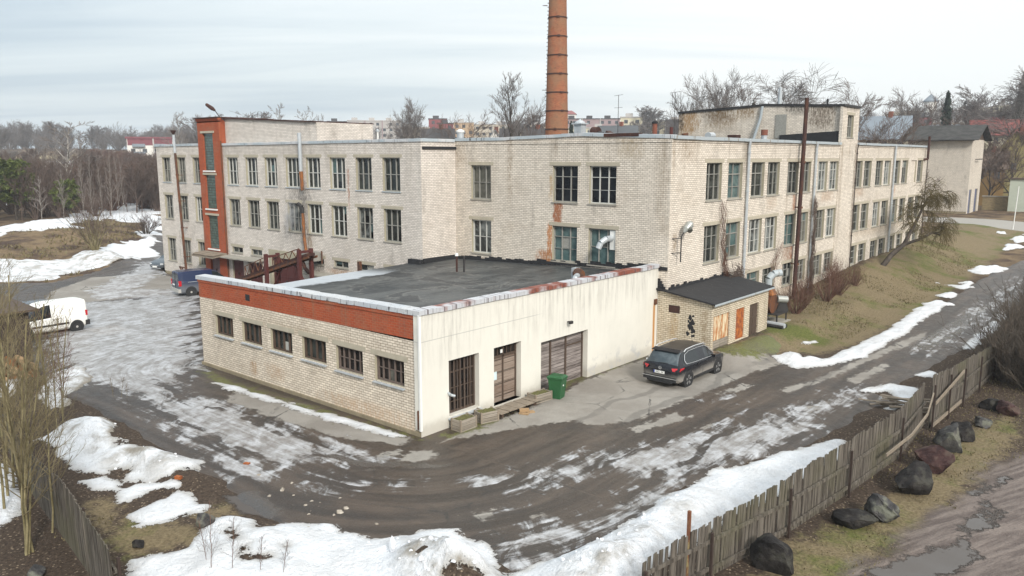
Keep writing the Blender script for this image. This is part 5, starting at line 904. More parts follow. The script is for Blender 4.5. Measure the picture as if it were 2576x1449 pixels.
for i in range(26):
    cx_, cz_, r_ = -18.0+rr.gauss(0, .11), 1.6+rr.gauss(0, .30), rr.uniform(.03, .11)
    mb.add([(cx_+math.cos(a*.9)*r_*rr.uniform(.6, 1.3), YSH-.004-.0003*i, cz_+math.sin(a*.9)*r_*rr.uniform(.6, 1.5)) for a in range(7)], [tuple(range(7))])
mb.build('paint_splash', M['black'], shed)
# ------------------------------------------------------------ vehicles
def paint(name, c, rough=.22, dust=None, dz=(.2, .9), dk=.7, metal=0.):
    t = NT(name, rough, .6); z = t.sep(t.obj())[2]; n = t.noise(1.6, t.obj(), 5, .6)
    t.b.inputs['Coat Weight'].default_value = .2; t.b.inputs['Coat Roughness'].default_value = .08; t.b.inputs['Specular IOR Level'].default_value = .35
    if dust:
        f = t.math('MULTIPLY', t.ramp(t.math('ADD', z, t.math('MULTIPLY', t.math('SUBTRACT', n, .5), .35)), dz[1], dz[0]), dk)
        t.col(t.mix(f, (*c, 1), (*dust, 1))); t.rough(t.math('ADD', rough, t.math('MULTIPLY', f, .6))); t.put(t.math('MULTIPLY', t.math('SUBTRACT', 1., f), .2), t.b.inputs['Coat Weight'])
    else: t.col(t.mix(n, (*c, 1), tuple(v*.9 for v in c)))
    t.metal(metal); return t.m
M['suv_paint'] = paint('black_dusty_paint', (.007, .008, .012), .2, (.30, .28, .25), (.38, .82), .85)
M['suv_roof'] = paint('dark_roof_film', (.022, .018, .016), .35)
M['white_van'] = paint('white_van_paint', (.78, .78, .74), .3, (.45, .42, .35), (.2, .6), .5)
M['blue_van'] = paint('navy_dusty_paint', (.012, .022, .065), .25, (.15, .16, .17), (.5, 1.25), .8)
M['grey_car'] = paint('slate_grey_paint', (.07, .085, .10), .22, (.2, .2, .2), (.2, .6), .4)
M['tyre'] = mat_plain('tyre_rubber', (.02, .02, .02), .85, var=.3)
M['rim'] = mat_plain('alloy_rim', (.42, .42, .42), .35, .7, var=.15)
M['rim_steel'] = mat_plain('steel_wheel', (.45, .44, .41), .5, .2, var=.2)
M['chrome'] = mat_plain('chrome_trim', (.72, .73, .74), .25, .7, var=.05)
M['plastic'] = mat_plain('black_plastic', (.022, .022, .023), .6, var=.3)
M['car_glass'] = pane('car_glass', (.012, .016, .018), (.018, .022, .024), .05, .45)
M['car_glass_rear'] = pane('dusty_rear_glass', (.05, .07, .08), (.11, .13, .14), .15, .6)
M['tail_red'] = mat_plain('red_tail_lamp', (.45, .012, .02), .2, var=.15, spec=.7)
M['lamp_clear'] = mat_plain('headlamp_glass', (.5, .52, .54), .15, .2, var=.15)
M['plate'] = mat_plain('number_plate_white', (.78, .78, .75), .5, var=.05)
M['eu_blue'] = mat_plain('plate_blue', (.02, .06, .35), .5, var=.05)
def wheel(par, x, y, r, w, rimmat, spokes):
    s = 1 if x > 0 else -1; xo = x+s*w/2; m = MB()
    prof = [(r*.66, -w/2), (r*.93, -w/2), (r, -w/2+.03), (r, w/2-.03), (r*.95, w/2), (r*.68, w/2)]; n = 28; vs = []; fs = []
    for rr_, d in prof: vs += [(x+s*d, y+rr_*math.cos(2*math.pi*i/n), r+rr_*math.sin(2*math.pi*i/n)) for i in range(n)]
    for k in range(len(prof)-1): fs += [(k*n+i, k*n+(i+1) % n, (k+1)*n+(i+1) % n, (k+1)*n+i) for i in range(n)]
    m.add(vs, fs); wh = m.build('wheel', M['tyre'], par, world=False)
    m = MB()
    if spokes:
        m.lathe([(0, 0)], n=3) if 0 else None
        for i in range(n):      # outer ring
            a, b = 2*math.pi*i/n, 2*math.pi*(i+1)/n; q = []
            for an in (a, b):
                for rr_ in (r*.60, r*.70): q.append((xo-s*.012, y+rr_*math.cos(an), r+rr_*math.sin(an)))
            m.add(q, [(0, 1, 3, 2)])
        for k in range(spokes):
            a = 2*math.pi*k/spokes+.3
            for o in (-.16, .16):
                p = (xo-s*.03, y+math.cos(a)*r*.1, r+math.sin(a)*r*.1); q = (xo-s*.015, y+math.cos(a+o)*r*.64, r+math.sin(a+o)*r*.64); m.beam(p, q, .035, .035)
        m.cyl((xo-s*.05, y, r), (xo-s*.01, y, r), r*.16, r*.14, 14)
    else:
        m.cyl((xo-s*.08, y, r), (xo-s*.03, y, r), r*.64, r*.66, 24); m.cyl((xo-s*.03, y, r), (xo-s*.0, y, r), r*.26, r*.2, 16)
        for k in range(8): a = 2*math.pi*k/8; m.cyl((xo-s*.03, y+math.cos(a)*r*.45, r+math.sin(a)*r*.45), (xo-s*.02, y+math.cos(a)*r*.45, r+math.sin(a)*r*.45), .03, .03, 6)
    m.build('rim', M[rimmat], wh, world=False)
    if spokes: m = MB(); m.cyl((xo-s*.1, y, r), (xo-s*.07, y, r), r*.64, r*.64, 20); m.build('brake_disc', M['plastic'], wh, world=False)
    return wh
def vehicle(name, label, loc, rz, st, mat, sideglass, rearglass, wind, wheels, r=.35, rimmat='rim', spokes=5, sc=1., roofmat=None, glass='car_glass'):
    """st: stations rear to front (y, z bottom, z belt, z top, half width belt, half width top)"""
    t = thing(name, label, 'car' if 'van' not in name else 'van', loc, rz); t.scale = (sc,)*3
    secs = []
    for y, zb, zt, ztop, wb, wt in st:
        zm = zb+(zt-zb)*.45
        half = [(wb*.86, zb), (wb*.97, zb+.10), (wb*1.0, zm), (wb*1.0, zt-.06), (wb*.975, zt), (wt, ztop-(.05 if ztop-zt > .2 else .012)), (wt*.86, ztop), (wt*.4, ztop+.02)]
        ring = [(-a, b) for a, b in half]; ring = [(a, b) for a, b in half]+[(-a, b) for a, b in reversed(half)]
        secs.append([(a, y, b) for a, b in ring])
    n = len(secs[0]); body, gl, gr, gw, rf = MB(), MB(), MB(), MB(), MB(); vs = [v for s_ in secs for v in s_]
    groups = {0: [], 1: [], 2: [], 3: [], 4: []}
    for k in range(len(secs)-1):
        ym = (st[k][0]+st[k+1][0])/2
        for i in range(n):
            j = (i+1) % n; f = (k*n+i, (k+1)*n+i, (k+1)*n+j, k*n+j)
            side = i in (4, n-6); topf = i in (6, 7, 8) or i in (5, 9)
            g = 0
            if side and any(a < ym < b for a, b in sideglass): g = 1
            elif topf and rearglass[0] < ym < rearglass[1]: g = 2
            elif topf and wind[0] < ym < wind[1]: g = 3
            elif topf and roofmat and rearglass[1] <= ym <= wind[0]: g = 4
            groups[g].append(f)
    groups[0] += [tuple(range(n)), tuple(range(len(secs)*n-1, (len(secs)-1)*n-1, -1))]
    def sub(fs, nm, m_, smooth=True):
        if not fs: return
        used = sorted({i for f in fs for i in f}); mp = {u: i for i, u in enumerate(used)}
        return mesh_obj(nm, [vs[u] for u in used], [tuple(mp[i] for i in f) for f in fs], M[m_], t, smooth=False)
    b = sub(groups[0], 'body', mat); [sub([f for f in groups[1] if (vs[f[0]][0] > 0) == q], 'side_window', glass) for q in (True, False)]; sub(groups[2], 'rear_window', 'car_glass_rear'); sub(groups[3], 'windscreen', glass); sub(groups[4], 'roof', roofmat or mat)
    hw = max(s_[4] for s_ in st)
    for y in wheels:
        for s in (1, -1):
            m = MB(); m.cyl((s*(hw-.25), y, r+.02), (s*(hw+.006), y, r+.02), r+.07, r+.07, 28); m.build('wheel_arch', M['plastic'], t, world=False)
            wheel(t, s*(hw-.09), y, r, .21, rimmat, spokes)
    return t, hw
# dark estate-like off-roader by the shed, seen from the rear right
st = [(-2.27, .52, .80, .81, .70, .60), (-2.23, .40, .88, .90, .82, .72), (-2.16, .33, .98, 1.02, .88, .78), (-2.10, .30, 1.04, 1.10, .90, .76), (-1.98, .28, 1.06, 1.30, .91, .71), (-1.80, .27, 1.07, 1.56, .915, .66), (-1.66, .27, 1.07, 1.63, .92, .645), (-1.2, .26, 1.06, 1.665, .92, .65), (-.4, .26, 1.04, 1.68, .92, .65),
      (.2, .26, 1.02, 1.665, .92, .645), (.55, .26, 1.01, 1.61, .92, .63), (.8, .26, 1.005, 1.44, .92, .66), (1.15, .27, 1.0, 1.12, .915, .74), (1.25, .27, .99, 1.05, .91, .76), (1.7, .28, .96, 1.0, .905, .76), (2.05, .30, .88, .92, .87, .72), (2.2, .34, .76, .80, .80, .66), (2.28, .45, .66, .67, .66, .55)]
suv, hw = vehicle('parked_suv', 'black dusty sport utility car with silver roof rails parked by the brick shed', (-16.72, 31.70, .03), R(0), st, 'suv_paint', [(-1.75, -.98), (-.93, -.12), (-.04, .92)], (-2.1, -1.7), (.55, 1.2), (-1.40, 1.42), r=.355, sc=1.0, roofmat='suv_roof')
suv.scale = (1.02, 1.0, .97)
for s in (1, -1):
    m = MB(); m.tube([(s*.70, -1.5, 1.62), (s*.69, -1.3, 1.71), (s*.68, -.5, 1.735), (s*.68, .3, 1.70), (s*.69, .5, 1.62)], .022, 8); m.build('roof_rail', M['chrome'], suv, world=False)
    m = MB(); m.tube([(s*.918, -1.62, 1.13), (s*.915, -.9, 1.075), (s*.912, 0, 1.055), (s*.91, .9, 1.035), (s*.86, 1.1, 1.05)], .013, 6); m.tube([(s*.915, -1.62, 1.13), (s*.83, -1.66, 1.28), (s*.735, -1.5, 1.50), (s*.69, -1.1, 1.59), (s*.68, -.3, 1.60), (s*.68, .4, 1.575), (s*.73, .72, 1.43), (s*.83, 1.05, 1.15)], .013, 6); m.build('window_trim', M['chrome'], suv, world=False)
    m = MB(); m.obox((s*.99, .78, 1.06), (.18, .10, .13), (0, 0, s*.1)); m.beam((s*.9, .82, 1.02), (s*.97, .8, 1.04), .05); m.build('door_mirror', M['suv_paint'], suv, world=False)
    m = MB(); m.prism([(s*.62, -2.30, .86), (s*.90, -2.16, .86), (s*.93, -1.98, .98), (s*.935, -1.86, 1.0), (s*.90, -2.12, 1.0), (s*.55, -2.27, .98)], (0, .03, 0)); m.prism([(s*.89, -2.17, .88), (s*.935, -1.95, .93), (s*.935, -1.85, 1.0), (s*.90, -2.13, 1.0)], (0, .05, 0)); m.build('tail_lamp', M['tail_red'], suv, world=False)
    m = MB()
    for y in (-.62, .18): m.box(s*.92-.0, s*.92+s*.03, y, y+.17, .90, .935) if s > 0 else m.box(-.95, -.92, y, y+.17, .90, .935)
    m.build('door_handle', M['plastic'], suv, world=False)
    m = MB()
    for y in (-.95, -.1, 1.0): m.box(min(s*.9205, s*.9235), max(s*.9205, s*.9235), y, y+.012, .4, 1.0)
    m.box(min(s*.92, s*.935), max(s*.92, s*.935), -.9, .95, .30, .42); m.build('side_trim', M['plastic'], suv, world=False)
m = MB(); m.prism([(-.66, -1.88, 1.60), (.66, -1.88, 1.60), (.62, -1.62, 1.685), (-.62, -1.62, 1.685)], (0, 0, .025)); m.build('roof_spoiler', M['suv_paint'], suv, world=False)
m = MB(); m.box(-.78, .78, -2.33, -2.26, .36, .56); m.box(-.6, .6, -2.32, -2.2, .28, .38); m.build('rear_bumper', M['plastic'], suv, world=False)
m = MB(); m.box(-.82, .82, -2.335, -2.30, .50, .525); m.build('bumper_trim', M['chrome'], suv, world=False)
def plate(par, c, w, h, txt, rz=0):
    m = MB(); m.box(c[0]-w/2, c[0]+w/2, c[1]-.012, c[1], c[2]-h/2, c[2]+h/2); p = m.build('number_plate', M['plate'], par, world=False)
    m = MB(); m.box(c[0]-w/2, c[0]-w/2+.05, c[1]-.014, c[1]-.011, c[2]-h/2, c[2]+h/2); m.build('plate_band', M['eu_blue'], p, world=False)
    if txt:
        cu = bpy.data.curves.new('plate_text', 'FONT'); cu.body = txt; cu.size = h*.95; cu.align_x = 'CENTER'; cu.align_y = 'CENTER'; cu.extrude = .001
        tmp = bpy.data.objects.new('tmp', cu); COL.objects.link(tmp); bpy.context.view_layer.update(); me = bpy.data.meshes.new_from_object(tmp.evaluated_get(bpy.context.evaluated_depsgraph_get())); bpy.data.objects.remove(tmp)
        me.materials.clear(); me.materials.append(M['black']); o = bpy.data.objects.new('plate_text', me); COL.objects.link(o); o.parent = p; o.location = (c[0]+.02, c[1]-.015, c[2]); o.rotation_euler = (R(90), 0, 0)
    return p
plate(suv, (-.02, -2.30, .74), .52, .12, 'NO- 34')
def emblem(par, c, r):
    m = MB(); n = 20
    for i in range(n):
        a, b = 2*math.pi*i/n, 2*math.pi*(i+1)/n; m.add([(c[0]+math.cos(x)*q, c[1], c[2]+math.sin(x)*q) for x in (a, b) for q in (r*.82, r)], [(0, 1, 3, 2)])
    for a, b in (((-.45, .62), (0, -.1)), ((.45, .62), (0, -.1)), ((-.72, .3), (-.3, -.75)), ((-.3, -.75), (0, -.05)), ((0, -.05), (.3, -.75)), ((.3, -.75), (.72, .3))):
        m.beam((c[0]+a[0]*r, c[1], c[2]+a[1]*r), (c[0]+b[0]*r, c[1], c[2]+b[1]*r), r*.16, r*.1)
    m.build('badge', M['chrome'], par, world=False)
emblem(suv, (0, -2.275, .93), .075)
m = MB(); m.beam((-.1, -2.12, 1.12), (.28, -2.09, 1.15), .02); m.build('wiper', M['plastic'], suv, world=False)
# white van, nose to the wooden shed: front towards -y
st = [(-2.05, .35, 1.02, 1.76, .80, .70), (-2.0, .28, 1.04, 1.80, .83, .72), (-1.8, .25, 1.05, 1.82, .85, .73), (-.6, .25, 1.05, 1.83, .86, .73), (-.1, .25, 1.04, 1.82, .86, .73), (.3, .25, 1.02, 1.76, .86, .71), (.65, .25, 1.0, 1.58, .86, .70), (1.15, .25, .97, 1.12, .85, .74), (1.25, .26, .95, 1.04, .84, .74), (1.75, .28, .84, .92, .82, .70), (2.0, .32, .72, .78, .76, .62), (2.08, .45, .6, .62, .6, .5)]
van, hw = vehicle('white_van', 'white panel van with black side strip parked nose first beside the dark wooden shed', (-48.75, 15.9, .02), R(183), st, 'white_van', [(-.02, .62), (.62, 1.0)], (-9, -8), (.5, 1.2), (-1.42, 1.27), r=.31, rimmat='rim_steel', spokes=0, sc=1.0)
for s in (1, -1):
    m = MB(); m.box(min(s*.86, s*.885), max(s*.86, s*.885), -1.0, .95, .56, .66); m.build('side_strip', M['plastic'], van, world=False)
    m = MB(); m.obox((s*.93, .82, 1.08), (.14, .1, .18)); m.build('door_mirror', M['plastic'], van, world=False)
    m = MB(); m.box(min(s*.861, s*.864), max(s*.861, s*.864), -.12, -.108, .3, 1.0); m.box(min(s*.861, s*.87), max(s*.861, s*.87), -.22, -.17, .86, .95); m.box(min(s*.861, s*.864), max(s*.861, s*.864), 1.0, 1.012, .4, .9); m.build('door_seam', M['plastic'], van, world=False)
    m = MB(); m.box(min(s*.7, s*.84), max(s*.7, s*.84), -2.07, -1.95, .9, 1.2); m.build('tail_lamp', M['tail_red'], van, world=False)
m = MB(); m.box(-.86, .86, -2.16, -1.92, .34, .62); m.build('rear_bumper', M['plastic'], van, world=False)
# second car behind the white van
st2 = [(-2.2, .4, .8, .82, .72, .6), (-2.05, .3, .9, 1.0, .84, .7), (-1.6, .28, .95, 1.38, .86, .64), (-1., .26, .95, 1.46, .87, .64), (0, .26, .93, 1.47, .87, .64), (.4, .26, .92, 1.4, .87, .63), (1.0, .27, .9, 1.0, .86, .7), (1.6, .28, .84, .88, .84, .7), (2.0, .32, .7, .74, .76, .62), (2.15, .42, .58, .6, .62, .5)]
c2, _ = vehicle('parked_car', 'dark car with pale reflections half hidden behind the white van', (-51.7, 15.9, .02), R(180), st2, 'grey_car', [(-1.3, .7)], (-1.9, -1.3), (.45, 1.0), (-1.3, 1.3), r=.31, rimmat='rim_steel', spokes=0)
# blue delivery van, rear to the camera
st3 = [(-2.2, .35, 1.1, 1.75, .80, .68), (-2.14, .28, 1.12, 1.80, .84, .70), (-1.9, .26, 1.12, 1.82, .88, .72), (-.4, .25, 1.1, 1.83, .89, .72), (.2, .25, 1.08, 1.8, .89, .71), (.6, .25, 1.05, 1.66, .89, .69), (1.2, .26, 1.0, 1.12, .88, .74), (1.7, .28, .92, .96, .86, .72), (2.05, .32, .78, .82, .78, .64), (2.2, .44, .6, .62, .6, .5)]
bv, _ = vehicle('blue_van', 'navy blue delivery van with dusty rear doors half hidden by the annex corner', (-54.7, 28.95, .02), R(-9), st3, 'blue_van', [(.0, .95)], (-9, -8), (.6, 1.2), (-1.4, 1.35), r=.33, rimmat='rim_steel', spokes=0)
for s in (1, -1):
    m = MB(); m.box(min(s*.76, s*.88), max(s*.76, s*.88), -2.24, -2.05, .82, 1.2); m.build('tail_lamp', M['tail_red'], bv, world=False)
    m = MB(); m.box(min(s*.05, s*.62), max(s*.05, s*.62), -2.215, -2.18, 1.18, 1.62); m.build('rear_window', M['car_glass_rear'], bv, world=False)
    m = MB(); m.box(min(s*.89, s*.905), max(s*.89, s*.905), -1.6, .2, 1.06, 1.09); m.build('side_rail', M['galv'], bv, world=False)
    m = MB(); m.box(min(s*.79, s*.86), max(s*.79, s*.86), -2.25, -2.2, .92, 1.02); m.build('reverse_lamp', M['lamp_clear'], bv, world=False)
m = MB(); m.box(-.86, .86, -2.3, -2.1, .34, .6); m.build('rear_bumper', M['rim_steel'], bv, world=False); plate(bv, (-.35, -2.22, .84), .5, .11, '')
m = MB(); m.box(-.006, .006, -2.222, -2.2, .6, 1.75); m.build('door_seam', M['plastic'], bv, world=False)
# dark car by the far corner, front to the camera
c3, _ = vehicle('parked_car', 'dark slate saloon facing the camera at the far left corner of the wing', (-69.3, 33.7, .02), R(198), st2, 'grey_car', [(-1.3, .7)], (-1.9, -1.3), (.45, 1.0), (-1.3, 1.3), r=.32, glass='car_glass_rear')
for s in (1, -1): m = MB(); m.obox((s*.68, 2.0, .66), (.26, .2, .14), (0, 0, -s*.4)); m.build('headlamp', M['lamp_clear'], c3, world=False)
m = MB(); m.box(-.4, .4, 2.12, 2.17, .5, .56); m.box(-.6, .6, 2.05, 2.12, .26, .32); m.build('grille', M['chrome'], c3, world=False)
m = MB(); m.box(-.26, .26, 2.17, 2.19, .36, .47); m.build('number_plate', M['plate'], c3, world=False)
# ------------------------------------------------------------ wheelie bin
M['bin'] = mat_plain('green_bin_plastic', (.022, .095, .035), .45, var=.25, scale=3)
t = thing('wheelie_bin', 'green plastic wheelie bin standing in front of the board gate', 'bin', (-19.15, 25.25, .0), R(14))
m = MB()
def frus(m, a, b, z0, z1, yo=0): m.add([(-a[0], -a[1]+yo, z0), (a[0], -a[1]+yo, z0), (a[0], a[1]+yo, z0), (-a[0], a[1]+yo, z0), (-b[0], -b[1], z1), (b[0], -b[1], z1), (b[0], b[1], z1), (-b[0], b[1], z1)], [(0, 3, 2, 1), (4, 5, 6, 7), (0, 1, 5, 4), (1, 2, 6, 5), (2, 3, 7, 6), (3, 0, 4, 7)])
frus(m, (.23, .22), (.275, .31), .04, .93); frus(m, (.29, .33), (.30, .34), .90, .96); m.build('body', M['bin'], t, world=False)
m = MB(); frus(m, (.30, .35), (.30, .35), .965, .995); frus(m, (.29, .34), (.20, .26), .995, 1.06); m.cyl((-.28, -.36, .98), (.28, -.36, .98), .022, .022, 8); m.build('lid', M['bin'], t, world=False)
for s in (1, -1):
    m = MB(); m.cyl((s*.24, -.24, .1), (s*.30, -.24, .1), .1, .1, 16); m.build('wheel', M['tyre'], t, world=False)
m = MB(); m.box(-.02, .06, .262, .285, .62, .74); m.build('label_sticker', M['white_plain'], t, world=False)
t.rotation_euler = (0, 0, R(-78))
# ------------------------------------------------------------ planter boxes, pallet steps, bricks
M['moss'] = mat_plain('mossy_soil', (.10, .095, .035), .95, var=.6, scale=12, bump=.02)
def planter(loc, rz, sx, sy, sz, label, broken=False):
    t = thing('planter_box', label, 'planter', loc, rz, 'wooden planter boxes along the white wall'); hx, hy = sx/2, sy/2; m = MB(); n = 3
    for k in range(n):
        z0, z1 = sz*k/n+.005, sz*(k+1)/n-.005
        m.box(-hx, hx, -hy, -hy+.03, z0, z1)
        if not (broken and k > 0): m.box(-hx, hx, hy-.03, hy, z0, z1)
        m.box(-hx, -hx+.03, -hy+.03, hy-.03, z0, z1); m.box(hx-.03, hx, -hy+.03, hy-.03, z0, z1)
    if broken: m.obox((0, hy+.05, sz*.55), (sx, .03, sz*.3), (.2, .35, 0)); m.obox((.05, hy+.02, sz*.75), (sx*.9, .03, sz*.2), (.1, .45, 0))
    m.build('side_boards', M['crate_boards'], t, world=False)
    m = MB()
    for a in (-hx, hx-.05):
        for b in (-hy, hy-.05): m.box(a-.01, a+.06, b-.01, b+.06, 0, sz+.02)
    m.build('corner_posts', M['wood_old'], t, world=False)
    m = MB(); rr = random.Random(int(sx*100)); N = 8; vs = [(-hx+.03+(sx-.06)*i/N, -hy+.03+(sy-.06)*j/N, sz-.06+rr.uniform(0, .06)) for j in range(N+1) for i in range(N+1)]
    m.add(vs, [(j*(N+1)+i, j*(N+1)+i+1, (j+1)*(N+1)+i+1, (j+1)*(N+1)+i) for j in range(N) for i in range(N)]); m.build('soil', M['moss'], t, world=False); return t
planter((-19.5, 20.02, .02), R(90), .85, .5, .48, 'grey wooden planter box under the tall barred window, nearest the corner')
planter((-19.45, 21.2, .02), R(75), .8, .5, .46, 'broken planter box with a slipped front board beside the pallet step', True)
planter((-19.45, 24.45, .02), R(84), .95, .5, .42, 'mossy wooden planter box between the door step and the green bin')
t = thing('pallet_step', 'low walkway of old pallet boards in front of the wooden door', 'pallet', (-19.4, 22.9, 0)); m = MB(); rr = random.Random(4)
for i in range(5): m.obox((-19.5+.02*i, 21.9+i*.5, .24+.01*i), (.75, .47, .035), (rr.uniform(-.03, .03), rr.uniform(-.03, .03), rr.uniform(-.05, .05)))
m.build('deck_boards', M['wood_old'], t); m = MB()
for y in (21.8, 22.8, 23.8): m.box(-19.8, -19.2, y, y+.12, -.02, .22)
m.build('bearers', M['frame_brown'], t)
M['tan_brick'] = mat_plain('tan_loose_brick', (.33, .22, .12), .9, var=.3, scale=8)
for i, (x, y, z, a, lab) in enumerate([(-18.85, 22.72, .05, .3, 'tan loose brick on the moss before the pallet walkway, left one'), (-18.8, 23.0, .05, 1.1, 'tan loose brick on the moss before the pallet walkway, right one'), (-18.95, 22.85, .16, .8, 'tan loose brick lying on top of two others')]):
    b = MB().obox((0, 0, 0), (.38, .2, .1)).build('loose_brick', M['tan_brick']); b.location = (x, y, z+.02); b.rotation_euler = (0, 0, a); tag(b, lab, 'brick', 'loose bricks by the pallet walkway')
for x, y, lab in ((-22.7, 10.7, 'small orange brick lying on mud among the left snow patches'), (-22.5, 12.9, 'small orange stone on the wet verge near the ice')):
    b = MB().obox((0, 0, 0), (.2, .12, .09)).build('loose_brick', M['rust_door_deep']); b.location = (x, y, gz(x, y)+.07); b.rotation_euler = (0, 0, .5); tag(b, lab, 'brick')
# cyclone dust collector, pipes and slab behind the shed
t = thing('dust_collector', 'rusty fan and duct machine on a steel stand behind the shed', 'machine', (0, 0, 0)); zb = 0
m = MB(); m.cyl((-.4, 0, 1.05), (.35, 0, 1.05), .58, .58, 20); m.build('fan_housing', M['rusty'], t, world=False)
m = MB(); m.add([(-.4, -.4, 1.55), (.4, -.4, 1.55), (.4, .4, 1.55), (-.4, .4, 1.55), (-.15, -.15, 2.1), (.15, -.15, 2.1), (.15, .15, 2.1), (-.15, .15, 2.1)], [(0, 1, 5, 4), (1, 2, 6, 5), (2, 3, 7, 6), (3, 0, 4, 7)]); m.build('hood', M['rusty_orange'], t, world=False)
m = MB(); m.tube([(0, 0, 2.0), (0, 0, 2.45), (.15, .2, 2.72), (.45, .6, 2.78)], .20, 12); m.build('elbow_duct', M['zinc'], t, world=False)
m = MB(); m.cyl((.35, .5, 1.25), (.75, .95, 1.2), .2, .2, 12); m.build('motor', M['brass_grey'], t, world=False)
m = MB()
for x in (-.4, .7):
    for y in (-.4, .95): m.box(x, x+.07, y, y+.07, -.1, .5)
m.box(-.45, .8, -.45, 1.05, .45, .5); m.prism([(.3, .5, .5), (.8, 1.05, .5), (.7, .9, 1.1), (.45, .6, 1.1)], (.05, 0, 0)); m.build('stand', M['dark_metal'], t, world=False)
t.location = (-17.75, 43.3, gz(-17.75, 43.3)+.05)
b = MB().box(-18.4, -16.8, 42.7, 44.5, gz(-17.7, 43.3)-.3, gz(-17.7, 43.3)+.06).build('concrete_slab', M['concrete']); tag(b, 'small concrete slab under the rusty fan machine', 'slab')
for i, (dy, r_, mt, lab) in enumerate([(0, .10, 'black', 'black pipe lying on the grass behind the shed'), (.25, .14, 'galv', 'grey pipe lying on the grass behind the shed'), (.5, .09, 'dark_metal', 'thin dark pipe lying nearest on the grass behind the shed')]):
    b = MB().cyl((0, 0, 0), (1.5, -.2, 0), r_, r_, 12).build('lying_pipe', M[mt]); b.location = (-17.7, 42.5-dy, gz(-17, 42.3)+r_+.02); tag(b, lab, 'pipe', 'pipes lying behind the shed')
# plank heap by the kink of the fence
t = thing('plank_heap', 'heap of old planks on the verge at the kink of the fence', 'planks', (-7.9, 32.9, 0)); m = MB(); rr = random.Random(9)
for i in range(16): m.obox((-7.9+rr.uniform(-.7, .7), 33.0+rr.uniform(-.35, .35), .12+.028*i), (rr.uniform(1.2, 2.2), .1, .03), (rr.uniform(-.08, .08), rr.uniform(-.1, .1), R(20)+rr.uniform(-.35, .35)))
m.build('planks', M['wood_old'], t)
# steam from the smoking flue
def steam():
    m = MB(); n = 14; vs = []; fs = []
    for j in range(9):
        a = math.pi*j/8
        for i in range(n): b = 2*math.pi*i/n; vs.append((math.sin(a)*math.cos(b)*.62, math.sin(a)*math.sin(b)*.4, math.cos(a)*1.15))
    fs = [((j+1)*n+i, (j+1)*n+(i+1) % n, j*n+(i+1) % n, j*n+i) for j in range(8) for i in range(n)]
    m.add(vs, fs); o = m.build('steam', []); o.location = (-46.75, YW-.75, 6.0); o.rotation_euler = (0, .25, 0)
    mt = bpy.data.materials.new('white_steam'); mt.use_nodes = True; nt = mt.node_tree; nt.nodes.remove(nt.nodes['Principled BSDF']); out = nt.nodes['Material Output']
    v = nt.nodes.new('ShaderNodeVolumePrincipled'); v.inputs['Color'].default_value = (.92, .93, .95, 1); tc = nt.nodes.new('ShaderNodeTexCoord'); nz = nt.nodes.new('ShaderNodeTexNoise'); nz.inputs['Scale'].default_value = 2.4; nz.inputs['Detail'].default_value = 4
    nt.links.new(tc.outputs['Object'], nz.inputs['Vector']); ln = nt.nodes.new('ShaderNodeVectorMath'); ln.operation = 'LENGTH'; mp = nt.nodes.new('ShaderNodeMapping'); mp.inputs['Scale'].default_value = (1.6, 2.5, .87); nt.links.new(tc.outputs['Object'], mp.inputs[0]); nt.links.new(mp.outputs[0], ln.inputs[0])
    a = nt.nodes.new('ShaderNodeMath'); a.operation = 'SUBTRACT'; a.inputs[0].default_value = 1.25; nt.links.new(ln.outputs['Value'], a.inputs[1])
    b = nt.nodes.new('ShaderNodeMath'); b.operation = 'MULTIPLY_ADD'; nt.links.new(nz.outputs[0], b.inputs[0]); b.inputs[1].default_value = 2.2; b.inputs[2].default_value = -1.25
    c = nt.nodes.new('ShaderNodeMath'); c.operation = 'MULTIPLY'; c.use_clamp = True; nt.links.new(a.outputs[0], c.inputs[0]); d = nt.nodes.new('ShaderNodeMath'); d.operation = 'ADD'; nt.links.new(b.outputs[0], d.inputs[0]); d.inputs[1].default_value = .45; nt.links.new(d.outputs[0], c.inputs[1])
    e = nt.nodes.new('ShaderNodeMath'); e.operation = 'MULTIPLY'; nt.links.new(c.outputs[0], e.inputs[0]); e.inputs[1].default_value = 3.5; nt.links.new(e.outputs[0], v.inputs['Density']); nt.links.new(v.outputs[0], out.inputs['Volume'])
    o.data.materials.append(mt); tag(o, 'puff of white steam drifting from the brown flue pipe', 'steam', kind='stuff')
steam()
